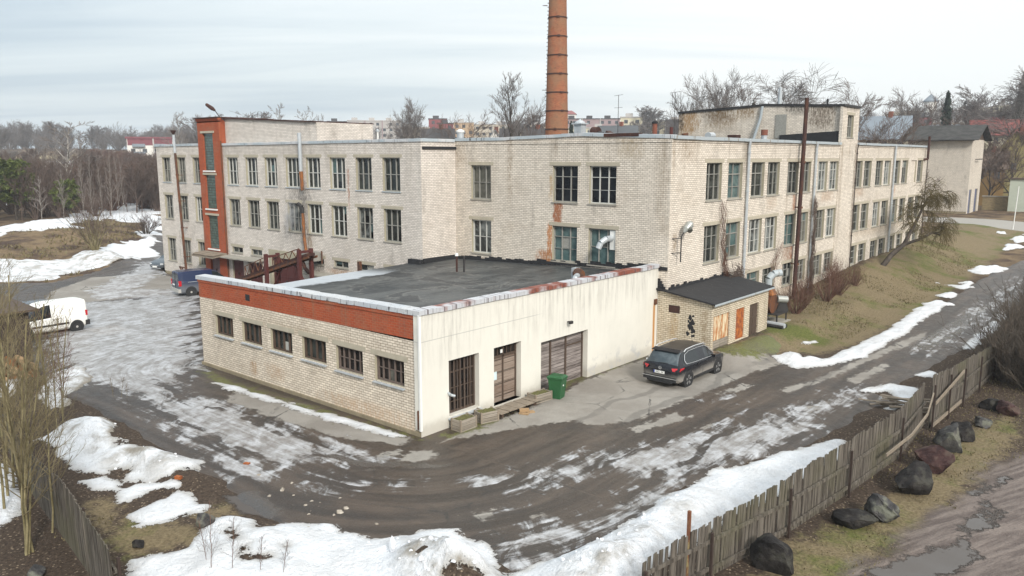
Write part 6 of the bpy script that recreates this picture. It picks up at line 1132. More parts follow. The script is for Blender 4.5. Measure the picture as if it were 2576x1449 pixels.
# ------------------------------------------------------------ fences
def fence(name, label, line, h, post_every=2.75, side=1, seed=1, gap=.12):
    """picket fence along a polyline; each bay is a part, its boards stay in the bay's mesh"""
    t = thing(name, label, 'fence', (line[0][0], line[0][1], gz(*line[0][:2]))); rr = random.Random(seed)
    pts = [Vector((*p[:2], 0)) for p in line]; hs = [p[2] if len(p) > 2 else h for p in line]
    for k in range(len(pts)-1):
        a, b = pts[k], pts[k+1]; L = (b-a).length; n = max(1, round(L/post_every)); d = (b-a).normalized(); nrm = Vector((-d.y, d.x, 0))*side
        for i in range(n):
            s0, s1 = L*i/n, L*(i+1)/n; m = MB(); x = s0
            lean = rr.uniform(-.04, .04)
            while x < s1-.05:
                w = rr.uniform(.085, .125); p = a+d*(x+w/2); g = gz(p.x, p.y); hh = hs[k]+(hs[k+1]-hs[k])*x/L+rr.uniform(-.05, .05); tl = rr.uniform(-.018, .018); q = p-nrm*.04
                up = Vector((d.x*tl+nrm.x*lean, d.y*tl+nrm.y*lean, 1)); A = q+Vector((0, 0, g+.04)); B = A+up*hh; e = d*w/2; f = nrm*.011; cut = rr.uniform(-.02, .02)
                m.add([A-e-f, A+e-f, A+e+f, A-e+f, B-e-f-Vector((0, 0, cut)), B+e-f, B+e+f, B-e+f-Vector((0, 0, cut))], [(4, 5, 6, 7), (0, 1, 5, 4), (1, 2, 6, 5), (2, 3, 7, 6), (3, 0, 4, 7)])
                x += w+(rr.uniform(.004, .03) if rr.random() > gap else rr.uniform(.05, .12))
            m.build('picket_panel', M['picket'], t)
            m = MB(); pa, pb = a+d*s0, a+d*s1; ga, gb = gz(pa.x, pa.y), gz(pb.x, pb.y)
            for fz, ww in ((.16, .10), (.60, .09)):
                j = rr.uniform(-.06, .06); m.beam(pa+nrm*.03+Vector((0, 0, ga+h*fz)), pb+nrm*.03+Vector((0, 0, gb+h*fz+j)), .05, ww)
            m.build('rail', M['picket'], t)
            m = MB(); m.beam(pa+nrm*.09+Vector((0, 0, ga-.3)), pa+nrm*.09+Vector((0, 0, ga+hs[k]*.86)), .06); m.build('post', M['post_dark'], t)
    return t
fence('picket_fence', 'weathered grey board fence running from the bottom edge past the boulders', [(-8.1, 13.8, 1.3), (-7.75, 16.2, 1.45), (-7.2, 19.6, 1.62), (-6.8, 23.2, 1.72), (-6.45, 27.3, 1.75), (-6.55, 30.9, 1.78)], 1.7, side=-1, seed=2, gap=.22)
fence('picket_fence', 'straight board fence panels beyond the kink, ending in the dark thicket', [(-6.35, 31.0, 2.05), (-6.15, 35.2, 1.85), (-5.95, 40.5, 1.55), (-5.8, 46.5, 1.5)], 1.75, side=-1, seed=5, gap=.05)
fence('picket_fence', 'moss grown dark board fence in the bottom left corner behind bare saplings', [(-17.0, 6.45, 1.55), (-19.9, 6.85, 1.7), (-22.0, 7.12, 1.7), (-24.6, 7.43, 1.5), (-27.1, 7.82, 1.4), (-31.0, 8.5, 1.2), (-36, 9.4, 1.1)], 1.7, side=-1, seed=8, gap=.03)
t = thing('diagonal_board', 'pale loose board nailed slanting across the kinked fence panel', 'board', (-6.2, 31.2, 0)); m = MB(); m.beam((-6.22, 31.1, 1.1), (-6.02, 34.6, 1.62), .03, .13); m.beam((-6.28, 31.0, .22), (-6.08, 34.9, .3), .03, .14); m.build('board', M['wood_old'], t)
t = thing('bent_rail', 'long pale rail bowing along the fence before its kink', 'board', (-6.4, 28, 0)); m = MB(); pp = [(-6.28, 25.2, .85), (-6.12, 27.5, .92), (-6.1, 29.4, 1.15), (-6.28, 30.9, 1.5)]
for a, b in zip(pp[:-1], pp[1:]): m.beam(a, b, .04, .1)
m.build('rail', M['wood_old'], t)
t = thing('marker_post', 'thin rusty and yellow steel post standing before the fence at the bottom', 'post', (-7.9, 15.4, 0)); m = MB(); m.box(-7.95, -7.88, 15.45, 15.52, -.2, 2.0); m.build('post', mat_rust('yellow_rust_post', (.36, .29, .14, 1), (.11, .04, .025), amount=.6, scale=6), t)
# ------------------------------------------------------------ boulders
def rock_mat(name, c, c2, moss=0.):
    t = NT(name, .85, .3); n = t.noise(1.6, t.obj(), 6, .65); n2 = t.noise(9., t.obj(), 5, .7); c_ = t.mix(t.ramp(n, .35, .65), (*c, 1), (*c2, 1)); c_ = t.mul(c_, t.math('ADD', .55, t.math('MULTIPLY', n2, .9)))
    if moss: c_ = t.mix(t.math('MULTIPLY', t.ramp(t.noise(3., t.obj(), 5), .5, .62), moss), c_, (.2, .21, .15))
    t.col(c_); t.bump(t.math('ADD', n, n2), .05); return t.m
M['rock_black'] = rock_mat('wet_black_rock', (.008, .007, .007), (.032, .028, .026), .1)
M['rock_grey'] = rock_mat('lichen_grey_rock', (.03, .029, .03), (.10, .095, .09), .45)
M['rock_red'] = rock_mat('wet_reddish_rock', (.028, .013, .013), (.085, .045, .04), .15)
M['rock_pale'] = rock_mat('pale_limestone', (.30, .26, .21), (.45, .41, .35))
def rock(name, label, x, y, size, mat, seed, rz=0., sink=.28, group=None, sharp=1.):
    import bmesh
    bm = bmesh.new(); bmesh.ops.create_icosphere(bm, subdivisions=4, radius=1); rr = random.Random(seed)
    pl = [(Vector((rr.gauss(0, 1), rr.gauss(0, 1), rr.gauss(0, .8))).normalized(), rr.uniform(.40, .80)) for _ in range(int(15*sharp)+4)]
    V = np.array([v.co[:] for v in bm.verts]); N1 = (.07+.05*sharp)*fbm(V[:, 0]*2+seed, V[:, 1]*2+V[:, 2]*1.7, 1.5, 4, seed)
    for i, v in enumerate(bm.verts):
        c = v.co.copy()
        for nn, d in pl:
            e = c.dot(nn)
            if e > d: c -= nn*(e-d)*.94
        c *= 1+N1[i]; c *= 1+.035*math.sin(c.x*9+seed)*math.sin(c.y*8)*math.sin(c.z*10); v.co = Vector((c.x*size[0], c.y*size[1], c.z*size[2]))*.93
    zmin = min(v.co.z for v in bm.verts)
    me = bpy.data.meshes.new(name); bm.to_mesh(me); bm.free(); me.materials.append(M[mat]); None
    o = bpy.data.objects.new(name, me); COL.objects.link(o); o.location = (x, y, gz(x, y)-zmin-sink*size[2]); o.rotation_euler = (0, 0, rz); return tag(o, label, 'boulder', group)
GB = 'boulders lined up outside the fence'
rock('boulder', 'round black wet boulder at the bottom edge against the fence', -6.75, 17.75, (.62, .62, .58), 'rock_black', 1, group=GB, sharp=.5)
rock('boulder', 'flat topped black boulder, left one of a leaning pair', -6.0, 21.55, (.68, .55, .48), 'rock_black', 22, .3, group=GB)
rock('boulder', 'grey slab like boulder leaning on a flat black one', -5.65, 22.45, (.85, .55, .55), 'rock_grey', 13, -.5, group=GB, sharp=1.3)
rock('boulder', 'largest black boulder in the middle of the row outside the fence', -5.45, 24.9, (.85, .95, .85), 'rock_black', 4, .4, group=GB)
rock('boulder', 'reddish wet boulder wedged between the biggest black one and a round grey one', -5.35, 27.3, (.78, .95, .68), 'rock_red', 15, 1., group=GB)
rock('boulder', 'round speckled grey boulder behind the reddish one', -5.4, 29.4, (.72, .85, .75), 'rock_grey', 6, group=GB, sharp=.6)
rock('boulder', 'square dark block behind the round speckled boulder', -5.3, 30.9, (.62, .55, .65), 'rock_black', 17, .7, group=GB)
rock('boulder', 'small angular blue grey boulder with a pale top, alone before the far fence panels', -5.0, 33.0, (.62, .5, .42), 'rock_grey', 8, .2, group=GB, sharp=1.4)
rock('boulder', 'mossy dark boulder left of the upright brown one near the thicket', -5.15, 35.6, (.6, .6, .48), 'rock_black', 9, group=GB)
rock('boulder', 'upright brown boulder farthest in the row near the thicket', -4.5, 35.2, (.5, .5, .6), 'rock_red', 31, group=GB, sharp=.7)
rock('boulder', 'grey lichen stone sticking out of the snow in the lower left', -19.2, 9.6, (.42, .36, .34), 'rock_grey', 41, sharp=1.5)
rock('boulder', 'low dark stone on moss inside the left fence', -19.75, 8.1, (.3, .24, .18), 'rock_black', 42)
rock('boulder', 'flat pale mossy stone at the foot of the left fence, bottom edge', -20.2, 5.9, (.5, .3, .15), 'rock_grey', 43)
rr = random.Random(21); rocks = []
for k in range(26):
    x = -18.7+rr.gauss(0, 1.7); y = 12.4+rr.gauss(0, .5)+(x+18)*-.15; s = rr.uniform(.035, .09)*(1.5 if k == 0 else 1)
    if k < 3: rocks.append(rock('stone', None, x, y, (s*1.3, s, s*.8), 'rock_pale', 100+k, rr.uniform(0, 3), sink=.1, group='pale stones scattered on the wet asphalt', sharp=.8))
    else:
        o = rocks[k % 3].copy(); COL.objects.link(o); o.location = (x, y, gz(x, y)+.05); o.rotation_euler = (0, 0, rr.uniform(0, 6)); q = rr.uniform(.5, 1.3); o.scale = (q, q*rr.uniform(.7, 1.2), q)
        rocks.append(o)
for o in rocks: tag(o, 'small pale stone scattered on wet asphalt at the inner edge of the lower left snow', 'stone', 'pale stones scattered on the wet asphalt')
rock('snow_block', None, 0, 0, (.001,)*3, 'rock_pale', 1) if 0 else None
M['snow_clean'] = mat_plain('clean_snow', (.68, .70, .73), .8, var=.05, bump=.03)
for x, y, s, sd, lab in ((-18.9, 34.2, (.36, .3, .34), 51, 'white block of snow on top of the heap behind the black car'), (-19.1, 33.5, (.6, .45, .3), 52, 'low snow lump between the white wall and the black car'), (-19.0, 32.6, (.5, .6, .22), 53, 'flat snow lump beside the rear of the black car'), (-13.95, 11.75, (.11, .09, .26), 54, 'upright horn of snow on the left shoulder of the front heap')):
    o = rock('snow_lump', lab, x, y, s, 'snow_clean', sd, sharp=.6); o['category'] = 'snow'; o.location.z += .12 if sd != 51 else .35
# rubble of the big ploughed heap in front
rr = random.Random(77); chunk = None; CH = MB()
import bmesh
def chunks(cx, cy, rx, ry, n, smin, smax, name, label, mat):
    m = MB(); rr = random.Random(n)
    for _ in range(n):
        x = cx+rr.gauss(0, rx); y = cy+rr.gauss(0, ry); s = rr.uniform(smin, smax)
        i = np.argmin((PX_-x)**2+(PY_-y)**2)
        if SN[i] < .05: continue
        z = ZS[i]; vs = []
        for a in range(6): th = a*math.pi/3+rr.uniform(-.3, .3); vs.append((x+math.cos(th)*s*rr.uniform(.7, 1.2), y+math.sin(th)*s*rr.uniform(.7, 1.2), z-s*.4))
        for a in range(6): th = a*math.pi/3+rr.uniform(-.3, .3); vs.append((x+math.cos(th)*s*rr.uniform(.5, .9), y+math.sin(th)*s*rr.uniform(.5, .9), z+s*rr.uniform(.1, .5)))
        m.add(vs, [(6, 7, 8, 9, 10, 11)]+[(a, (a+1) % 6, 6+(a+1) % 6, 6+a) for a in range(6)])
    o = m.build(name, M[mat]); tag(o, label, 'snow', kind='stuff')
chunks(-12.4, 12.1, 1.2, .5, 60, .03, .08, 'snow_crumbs', 'crumbled lumps of ploughed snow on the front heap', 'snow_clean')
chunks(-9.7, 15.8, .7, 2.0, 70, .03, .07, 'snow_crumbs', 'crumbled lumps of ploughed snow along the fence', 'snow_clean')
chunks(-26.5, 11.0, 3.0, .8, 40, .02, .06, 'snow_crumbs', 'crumbled lumps of dirty snow on the left bank', 'snow_clean')
# ------------------------------------------------------------ trees
def grow(seed, kind):
    """unit-height bare tree: list of (p, q, r0, r1, level)"""
    rr = random.Random(seed); out = []
    K = dict(round=dict(n=16, a=(.3, .8), up=.22, l=.36, base=.22, lv=4, ch=5, tr=.013), spread=dict(n=11, a=(.6, 1.1), up=.16, l=.46, base=.16, lv=4, ch=5, tr=.018), column=dict(n=16, a=(.3, .55), up=.5, l=.30, base=.14, lv=4, ch=4, tr=.016),
             open=dict(n=13, a=(.35, .75), up=.22, l=.36, base=.22, lv=4, ch=4, tr=.013), weep=dict(n=18, a=(.3, .8), up=.15, l=.34, base=.25, lv=4, ch=5, tr=.012), birch=dict(n=15, a=(.35, .7), up=.2, l=.27, base=.25, lv=4, ch=3, tr=.011),
             sapling=dict(n=17, a=(.4, 1.0), up=.22, l=.23, base=.2, lv=3, ch=3, tr=.0055), bush=dict(n=0, a=(.3, .6), up=.3, l=.4, base=0, lv=3, ch=4, tr=.01), willow=dict(n=12, a=(.6, 1.2), up=.1, l=.4, base=.35, lv=4, ch=4, tr=.02))[kind]
    def rv(): return Vector((rr.gauss(0, 1), rr.gauss(0, 1), rr.gauss(0, 1))).normalized()
    def branch(p, d, L, r, lv):
        ns = 4 if lv <= 1 else 3; pts = [p.copy()]; q = p.copy(); dd = d.copy()
        for i in range(ns):
            droop = (-.16 if kind in ('weep', 'willow') and lv >= 2 else K['up']*.35)
            dd = (dd+rv()*(.15 if lv else .05)+Vector((0, 0, droop*(.5 if lv else 0)))).normalized(); q = q+dd*(L/ns); pts.append(q.copy())
        for i in range(ns): out.append((pts[i], pts[i+1], r*(1-i/ns*.6), r*(1-(i+1)/ns*.6), lv))
        if lv >= K['lv']: return
        m = K['ch'] + (1 if lv > 1 else 0)
        for k in range(m):
            f = .25+.75*(k+rr.random())/m; i = min(ns-1, int(f*ns)); pp = pts[i].lerp(pts[i+1], f*ns-i); dr = (pts[i+1]-pts[i]).normalized()
            ax = dr.cross(rv()).normalized(); an = rr.uniform(.3, .75); nd = (Matrix.Rotation(an, 3, ax) @ dr+Vector((0, 0, K['up']*.3 if kind not in ('weep', 'willow') else -.1))).normalized()
            branch(pp, nd, L*rr.uniform(.42, .62)*(1.25 if kind in ('weep', 'willow') and lv >= 2 else 1), r*(1-f*.6)*.55, lv+1)
    if kind == 'bush':
        for k in range(26):
            a = rr.uniform(0, 6.28); t_ = rr.uniform(.1, .75); branch(Vector((math.cos(a)*.03, math.sin(a)*.03, 0)), Vector((math.sin(t_)*math.cos(a), math.sin(t_)*math.sin(a), math.cos(t_))), rr.uniform(.5, .9), .011, 1)
        return out
    n = 8; top = .92; sway = Vector((rr.uniform(-.05, .05), rr.uniform(-.05, .05), 0)); pts = [Vector((sway.x*(i/n)**2+rr.uniform(-.006, .006), sway.y*(i/n)**2+rr.uniform(-.006, .006), top*i/n)) for i in range(n+1)]
    for i in range(n): out.append((pts[i], pts[i+1], K['tr']*(1-i/n*.85), K['tr']*(1-(i+1)/n*.85), 0))
    for k in range(K['n']):
        f = K['base']+(1-K['base'])*(k+.4*rr.random())/K['n']; i = min(n-1, int(f*n)); p = pts[i].lerp(pts[i+1], f*n-i); a = k*2.4+rr.uniform(-.5, .5); th = rr.uniform(*K['a'])*(1.15-.5*f)
        d = Vector((math.sin(th)*math.cos(a), math.sin(th)*math.sin(a), math.cos(th)))
        L = K['l']*(1.15-f*.75) if kind in ('column', 'birch', 'sapling') else K['l']*(1.0-.55*max(0, f-.45))*(.75+.5*rr.random())
        branch(p, d, L, K['tr']*(1-f*.8)*.62, 1)
    return out
def seg_mesh(segs, H, Wd, rmin, sides=3):
    n = len(segs); P = np.array([[*s[0]] for s in segs]); Q = np.array([[*s[1]] for s in segs]); r0 = np.array([s[2] for s in segs]); r1 = np.array([s[3] for s in segs])
    sc = np.array([Wd, Wd, H]); P = P*sc; Q = Q*sc; r0 = np.maximum(r0*H, rmin); r1 = np.maximum(r1*H, rmin*.8)
    D = Q-P; D /= np.linalg.norm(D, axis=1)[:, None]+1e-9; A = np.cross(D, np.where(np.abs(D[:, 2:3]) > .9, [[1., 0, 0]], [[0, 0, 1.]])); A /= np.linalg.norm(A, axis=1)[:, None]+1e-9; B = np.cross(D, A)
    vs = np.zeros((n, 2*sides, 3)); 
    for i in range(sides):
        a = 2*math.pi*i/sides; o = A*math.cos(a)+B*math.sin(a); vs[:, i] = P+o*r0[:, None]; vs[:, sides+i] = Q+o*r1[:, None]
    base = (np.arange(n)*2*sides)[:, None]; fs = np.concatenate([base+np.array([[i, (i+1) % sides, sides+(i+1) % sides, sides+i]]) for i in range(sides)])
    return vs.reshape(-1, 3), fs
def bark(name, c, c2, sc=2.): t = NT(name, .9, .15); n = t.noise(sc, t.obj(), 4, .7); t.col(t.mix(t.ramp(n, .35, .65), (*c, 1), (*c2, 1))); return t.m
BK = dict(grey=bark('grey_bark', (.085, .075, .065), (.15, .135, .115)), dark=bark('dark_bark', (.045, .038, .032), (.085, .07, .058)), twig=bark('grey_twigs', (.14, .122, .113), (.20, .18, .17)), dtwig=bark('brown_twigs', (.10, .07, .058), (.15, .115, .095)),
          birch=bark('birch_bark', (.25, .23, .20), (.42, .39, .35), 4.), btwig=bark('pale_birch_twigs', (.17, .145, .13), (.24, .21, .19)), olive=bark('olive_saplings', (.13, .11, .055), (.30, .26, .15), 1.5), otwig=bark('olive_twigs', (.13, .105, .06), (.22, .185, .11)), scrub=bark('grey_brown_scrub', (.075, .06, .048), (.12, .10, .08)), red=bark('reddish_twigs', (.115, .062, .045), (.17, .10, .075)), willow=bark('willow_olive_twigs', (.085, .066, .03), (.14, .11, .05)))
PROTO = {}
def tree_meshes(kind, variant, H, Wf, rmin, trunkmat, twigmat, key=None):
    key = (kind, variant, round(H), trunkmat, twigmat, round(rmin, 3))
    if key not in PROTO:
        segs = grow(variant*13+len(kind), kind); zt = max(s[1].z for s in segs); segs = [(Vector((a.x, a.y, a.z/zt)), Vector((b.x, b.y, b.z/zt)), r, q, l) for a, b, r, q, l in segs]
        ext = float(np.percentile([abs(s[1].x) for s in segs if s[1].z > .55], 97))
        th = [s for s in segs if s[4] <= 1]; cr = [s for s in segs if s[4] > 1]; res = []
        for nm, sg, mt, sd in (('trunk', th, trunkmat, 5), ('crown', cr, twigmat, 3)):
            v, f = seg_mesh(sg, H, H, rmin, sd); me = bpy.data.meshes.new(nm); me.vertices.add(len(v)); me.vertices.foreach_set('co', v.astype(np.float32).ravel()); me.loops.add(f.size); me.loops.foreach_set('vertex_index', f.astype(np.int32).ravel())
            me.polygons.add(len(f)); me.polygons.foreach_set('loop_start', np.arange(0, f.size, 4, dtype=np.int32)); me.polygons.foreach_set('loop_total', np.full(len(f), 4, dtype=np.int32)); me.update(calc_edges=True); me.materials.append(BK[mt]); res.append(me)
        PROTO[key] = (res, ext*H*2)
    return PROTO[key]
def tree(kind, variant, x, y, H, Wd=None, rmin=.02, tm='dark', cm='twig', label='', name='bare_tree', group=None, z=None, rz=None, lean=None):
    ms, ext = tree_meshes(kind, variant, H, 1, rmin, tm, cm); t = thing(name, label, 'tree' if kind != 'bush' else 'bush', (x, y, (gz(x, y) if z is None else z)-.1), rz if rz is not None else variant*1.7+x, group)
    k = 1. if Wd is None else max(.3, min(3., Wd/ext)); t.scale = (k, k, 1)
    if lean: t.rotation_euler = (*lean, t.rotation_euler.z)
    for me, nm in zip(ms, ('trunk', 'crown')): o = bpy.data.objects.new(nm, me); COL.objects.link(o); o.parent = t
    return t
LT = ['bare round tree behind the wing roof, left of a twin', 'bare round tree behind the wing roof, right of a twin', 'low spreading bare tree in front of the red brick flats', 'tall pointed bare tree left of the brick chimney', 'open bare tree half hidden by the brick chimney',
      'round bare tree above the left end of the roof house', 'tallest round bare tree above the roof house', 'open bare tree above the middle of the roof house', 'large weeping birch above the right part of the roof house', 'small bare tree at the far left above the roof house',
      'wide spreading bare tree right of the roof house tower', 'bare spreading tree before the round white water tower', 'bare tree behind the grey slate roofed house', 'bare tree above the substation roof ridge', 'tall weeping birch at the right picture edge', 'low spreading bare tree behind the long facade roof',
      'distant round tree on the hill right of the brick chimney', 'pale birch left of the orange stair tower', 'bare tree just behind the stair tower lamp', 'bare tree behind the left end of the small roof house', 'broad crowned tree clump above the small roof house', 'slender birch above the right part of the small roof house', 'birch standing right of the small roof house', 'thin pale birch between the roof house and the red flats',
      'big white stemmed forked birch in the left thicket',
      'pale birch pole, leftmost of the tall row in the left thicket', 'pale birch pole, second from the left in the tall row of the thicket', 'tallest pale birch pole in the left thicket', 'pale birch pole just right of the tallest one in the thicket',
      'pale birch pole standing between the pine and the tall row', 'small pale birch right in front of the green pine', 'pale birch pole nearest the factory wing', 'pale birch pole in the middle of the tall row in the thicket',
      'bare spreading tree on the hillside above the substation roof', 'bare spreading tree behind the weeping birch and the roof house', 'weeping tree in front of the cream skyline block at the right edge', 'round bare tree before the cream flats', 'small round tree before the low beige flats',
      'distant round tree just right of the lattice mast', 'open bare tree before the steel grey roof right of the roof house', 'bare spreading tree standing before the amber outbuilding', 'open bare tree at the right edge before the yellow house']
for i, (k, x, y, z, H, Wd) in enumerate(TREES):
    bir = k in ('birch', 'sapling'); d = math.hypot(x, y)
    lab = LT[i]; lab2 = ''
    kk = {'spread': 'spread'}.get(k, k)
    tree(kk, 1+i % 3, x, y, H, Wd*(1.55 if not bir else (.55 if k == 'sapling' else 1.1)), rmin=max(.010, d*(.00016 if not bir else .00013)), tm='birch' if bir else ('grey' if k == 'weep' else 'dark'), cm='btwig' if bir else ('twig' if k in ('weep', 'column', 'round') else 'dtwig'), label=(lab+lab2), name='birch_tree' if bir or k == 'weep' else 'bare_tree')
# conifers: needle-clump crowns on real boughs
def conifer(name, label, x, y, H, Wd, mat, seed, spruce=True, n=900):
    t = thing(name, label, 'tree', (x, y, gz(x, y)-.1)); rr = random.Random(seed); m = MB(); m.cyl((0, 0, 0), (0, 0, H*.95), H*.022, .02, 8); m.build('trunk', BK['dark'], t, world=False); m = MB()
    boughs = []
    for i in range(70):
        f = (i/70)**.9; z = H*(.10 if spruce else .28)+H*(.88 if spruce else .66)*f; L = Wd/2*((1-f)*.95+.06 if spruce else (math.sqrt(max(0, 1-(f-.35)**2*1.6))*.85))*rr.uniform(.65, 1.15); a = i*2.4+rr.uniform(-.4, .4); boughs.append((z, L, a, f))
    for z, L, a, f in boughs:
        for j in range(int(n/70)):
            s = rr.uniform(.15, 1); r_ = L*s; zz = z+(-.25 if spruce else .28)*L*s+rr.gauss(0, .10*H*.12); c = Vector((math.cos(a+rr.gauss(0, .14))*r_, math.sin(a+rr.gauss(0, .14))*r_, zz)); sz = Wd*.055*rr.uniform(.6, 1.4)
            for q in range(3):
                u = Vector((rr.gauss(0, 1), rr.gauss(0, 1), rr.gauss(0, .6))).normalized(); v = u.orthogonal().normalized()*.45; m.add([c-u*sz, c+v*sz, c+u*sz, c-v*sz], [(0, 1, 2, 3)])
    m.build('crown', M[mat], t, world=False); return t
M['needles'] = mat_plain('pine_needles', (.10, .125, .03), .8, var=.6, scale=2.)
M['needles_dark'] = mat_plain('spruce_needles', (.022, .032, .018), .8, var=.5, scale=2.)
def A_(x, y, d):      # bearing of a picture column, used once to read off a place on the ground
    return None
for nm, lab, x, y, top, w, mt, sp, sd in (
    ('pine_tree', 'green pine rising behind the wing roof', -88.5, 66.9, 14.6, 6.2, 'needles', False, 1), ('pine_tree', 'broad green pine in the left thicket, its left half', -124.5, 38.5, 8.6, 6.5, 'needles', False, 2), ('pine_tree', 'smaller green pine beside the broad one', -121.0, 44.0, 5.6, 4.5, 'needles', False, 3),
    ('spruce_tree', 'small dark spruce behind the roof house', -47.2, 106.5, 15.6, 3.6, 'needles_dark', True, 4), ('spruce_tree', 'dark spruce in front of the long flats right of the chimney', -108.6, 147.4, 16.5, 5.0, 'needles_dark', True, 5),
    ('spruce_tree', 'dark spruce beside the white villa with red roof', -210., 112., 14.0, 6., 'needles_dark', True, 6), ('spruce_tree', 'dark spruce at the far right among roofs', -31, 214, 24, 8, 'needles_dark', True, 7), ('spruce_tree', 'dark spruce beside the right hand red house', -41, 190, 20, 6.5, 'needles_dark', True, 8), ('spruce_tree', 'spruce among the trees left of the stair tower', -188, 108, 16., 6, 'needles_dark', True, 9), ('spruce_tree', 'dark low conifer clump at the left edge of the far field', -245., 72., 7., 9., 'needles_dark', True, 10)):
    conifer(nm, lab, x, y, top, w, mt, sd, sp, 1500)
# far woods and thickets that read as one mass
def wood(name, label, spots, kinds, mats, rmin, kind='stuff', thin=.0022):
    V, F, off = [], [], 0; rr = random.Random(len(spots)+3); cache = {}
    for x, y, H, s in spots:
        k = (rr.choice(kinds), rr.randint(1, 3))
        if k not in cache:
            sg = [q for q in grow(k[1]*7+50, k[0]) if q[4] <= (4 if s > 0 else 3)]; zt = max(q[1].z for q in sg); cache[k] = seg_mesh([(a/zt, b/zt, r, q, l) for a, b, r, q, l in sg if l <= 3 or rr.random() < .55], 1., 1., thin)
        v, f = cache[k]; a = rr.uniform(0, 6.28); c, s_ = math.cos(a), math.sin(a); v2 = np.stack([(v[:, 0]*c-v[:, 1]*s_)*H*s, (v[:, 0]*s_+v[:, 1]*c)*H*s, v[:, 2]*H], -1)+np.array([x, y, gz(x, y)-.2]); V.append(v2); F.append(f+off); off += len(v)
    o = mesh_obj(name, np.concatenate(V), np.concatenate(F), mats); tag(o, label, 'trees', kind=kind); return o
def polar(az0, az1, r0, r1, n, h0, h1, s0, s1, seed):
    rr = random.Random(seed); out = []
    for _ in range(n):
        a = R(rr.uniform(az0, az1)); r = rr.uniform(r0, r1); out.append((math.sin(a)*r, math.cos(a)*r, rr.uniform(h0, h1), rr.uniform(s0, s1)))
    return out
def wood_safe(*a): return wood(*a)
wood('far_wood', 'bare grey treeline along the left horizon', polar(-76, -60, 420, 520, 120, 9, 15, 1., 1.6, 1)+polar(-76, -50, 330, 420, 80, 7, 11, 1., 1.5, 2), ['round', 'bush', 'open'], BK['twig'], 0)
wood('far_wood', 'bare trees on the hill crest behind the flats', polar(-60, -8, 440, 560, 190, 6, 10, 1., 1.7, 3), ['round', 'bush', 'spread'], BK['twig'], 0)
wood('hillside_trees', 'bare trees and scrub between the houses of the right hillside', polar(-40, -7, 190, 420, 60, 4, 7, .9, 1.5, 4), ['round', 'open', 'spread'], BK['dtwig'], 0)
wood('thicket', 'dense reddish brown thicket below the red roofed villa', polar(-69.5, -63.5, 140, 290, 170, 5.5, 8, .9, 1.5, 5), ['bush', 'round', 'open'], BK['red'], 0)
wood('thicket', 'dense brown scrub behind the snowy slope on the left', polar(-76, -64, 128, 250, 230, 6, 10, .8, 1.3, 6), ['bush', 'open', 'round'], BK['dtwig'], 0)
wood('roadside_scrub', 'dark tangled scrub above the mud lane at the right edge', [(-4.3+1.2*math.sin(i*2.1)-.02*i, 39.5+i*.5, 3.2+.9*math.sin(i*1.3), 1.1) for i in range(56)], ['bush'], BK['scrub'], 0)
wood('wall_scrub', 'reddish brown bushes at the foot of the long facade beside the tall pipe', [(-18.2+.9*math.sin(i*2.), 46.5+i*1.15+.9*math.sin(i*5), 2.0+1.3*math.sin(i*1.9), .95) for i in range(11)], ['bush'], BK['red'], 0, thin=.0012)
# shrubs and saplings near the camera
tree('bush', 1, -81.5, 31.8, 6.5, 6.5, .012, 'olive', 'dtwig', 'many stemmed bare bush on the grassy mound left of the car', 'bare_bush')
tree('bush', 2, -76.5, 39.0, 5.5, 3.5, .012, 'dark', 'red', 'small dark bush close to the far left corner of the wing', 'bare_bush')
tree('bush', 3, -90.5, 41.0, 3.5, 3., .012, 'dark', 'dtwig', 'low bare bush on the snowy slope', 'bare_bush')
t = None
def clump(spots, label, H, cm='otwig', tm='olive', kind='sapling', seed=0, name='sapling_clump'):
    x0, y0 = spots[0][:2]; t = thing(name, label, 'tree', (x0, y0, gz(x0, y0)))
    A, B = [], []
    for i, (x, y, h, lean) in enumerate(spots):
        rr = random.Random(seed+i); sg = grow(seed+i*3+1, kind); zt = max(s[1].z for s in sg)
        for a, b, r, q, l in sg:
            f = lambda v: Vector(((x-x0)+v.x*h*.9+lean[0]*(v.z/zt)**1.2*h, (y-y0)+v.y*h*.9+lean[1]*(v.z/zt)**1.2*h, v.z/zt*h))
            (A if l == 0 else B).append((f(a), f(b), r*h*.95, q*h*.95, l))
    per = len(A)//len(spots)
    for nm, sg, mt, sd, mn in [('trunk', A[k*per:(k+1)*per], tm, 6, .02) for k in range(len(spots))]+[('crown', B, cm, 4, .0035)]:
        v, f = seg_mesh(sg, 1., 1., mn if H > 3 else mn*.35, sd); mesh_obj(nm, v, f, BK[mt], t)
    return t
clump([(-21.55, 6.15, 7.6, (-.10, .04)), (-21.6, 6.2, 7.9, (.02, -.02)), (-21.5, 6.1, 6.9, (.14, .05)), (-21.55, 6.22, 7.2, (-.20, 0)), (-21.5, 6.15, 6.4, (.06, .12)), (-21.6, 6.1, 5.8, (.22, -.02))], 'yellow green many stemmed sapling clump in the lower left corner', 7.5, seed=3)
clump([(-22.3, 7.0, 5.9, (.05, .06))], 'single slim sapling leaning right beside the left fence', 5.8, seed=41, name='sapling')
clump([(-24.8, 6.6, 7.6, (.02, .0)), (-25.6, 6.9, 7.9, (-.04, .03)), (-26.3, 7.3, 7.2, (.03, .05)), (-27.4, 7.5, 7.8, (0, .05)), (-28.6, 8.0, 7.4, (.03, 0)), (-24.3, 7.0, 6.5, (.08, .1))], 'row of tall olive saplings along the left picture edge', 7.5, seed=60)
clump([(-31.5, 10.6, 4.6, (.1, .0)), (-32.0, 10.8, 4.2, (-.1, .1)), (-31.0, 10.2, 3.9, (.2, 0)), (-32.5, 10.5, 4.4, (0, 0))], 'thin reddish saplings beside the dark wooden shed', 4.5, 'red', seed=80)
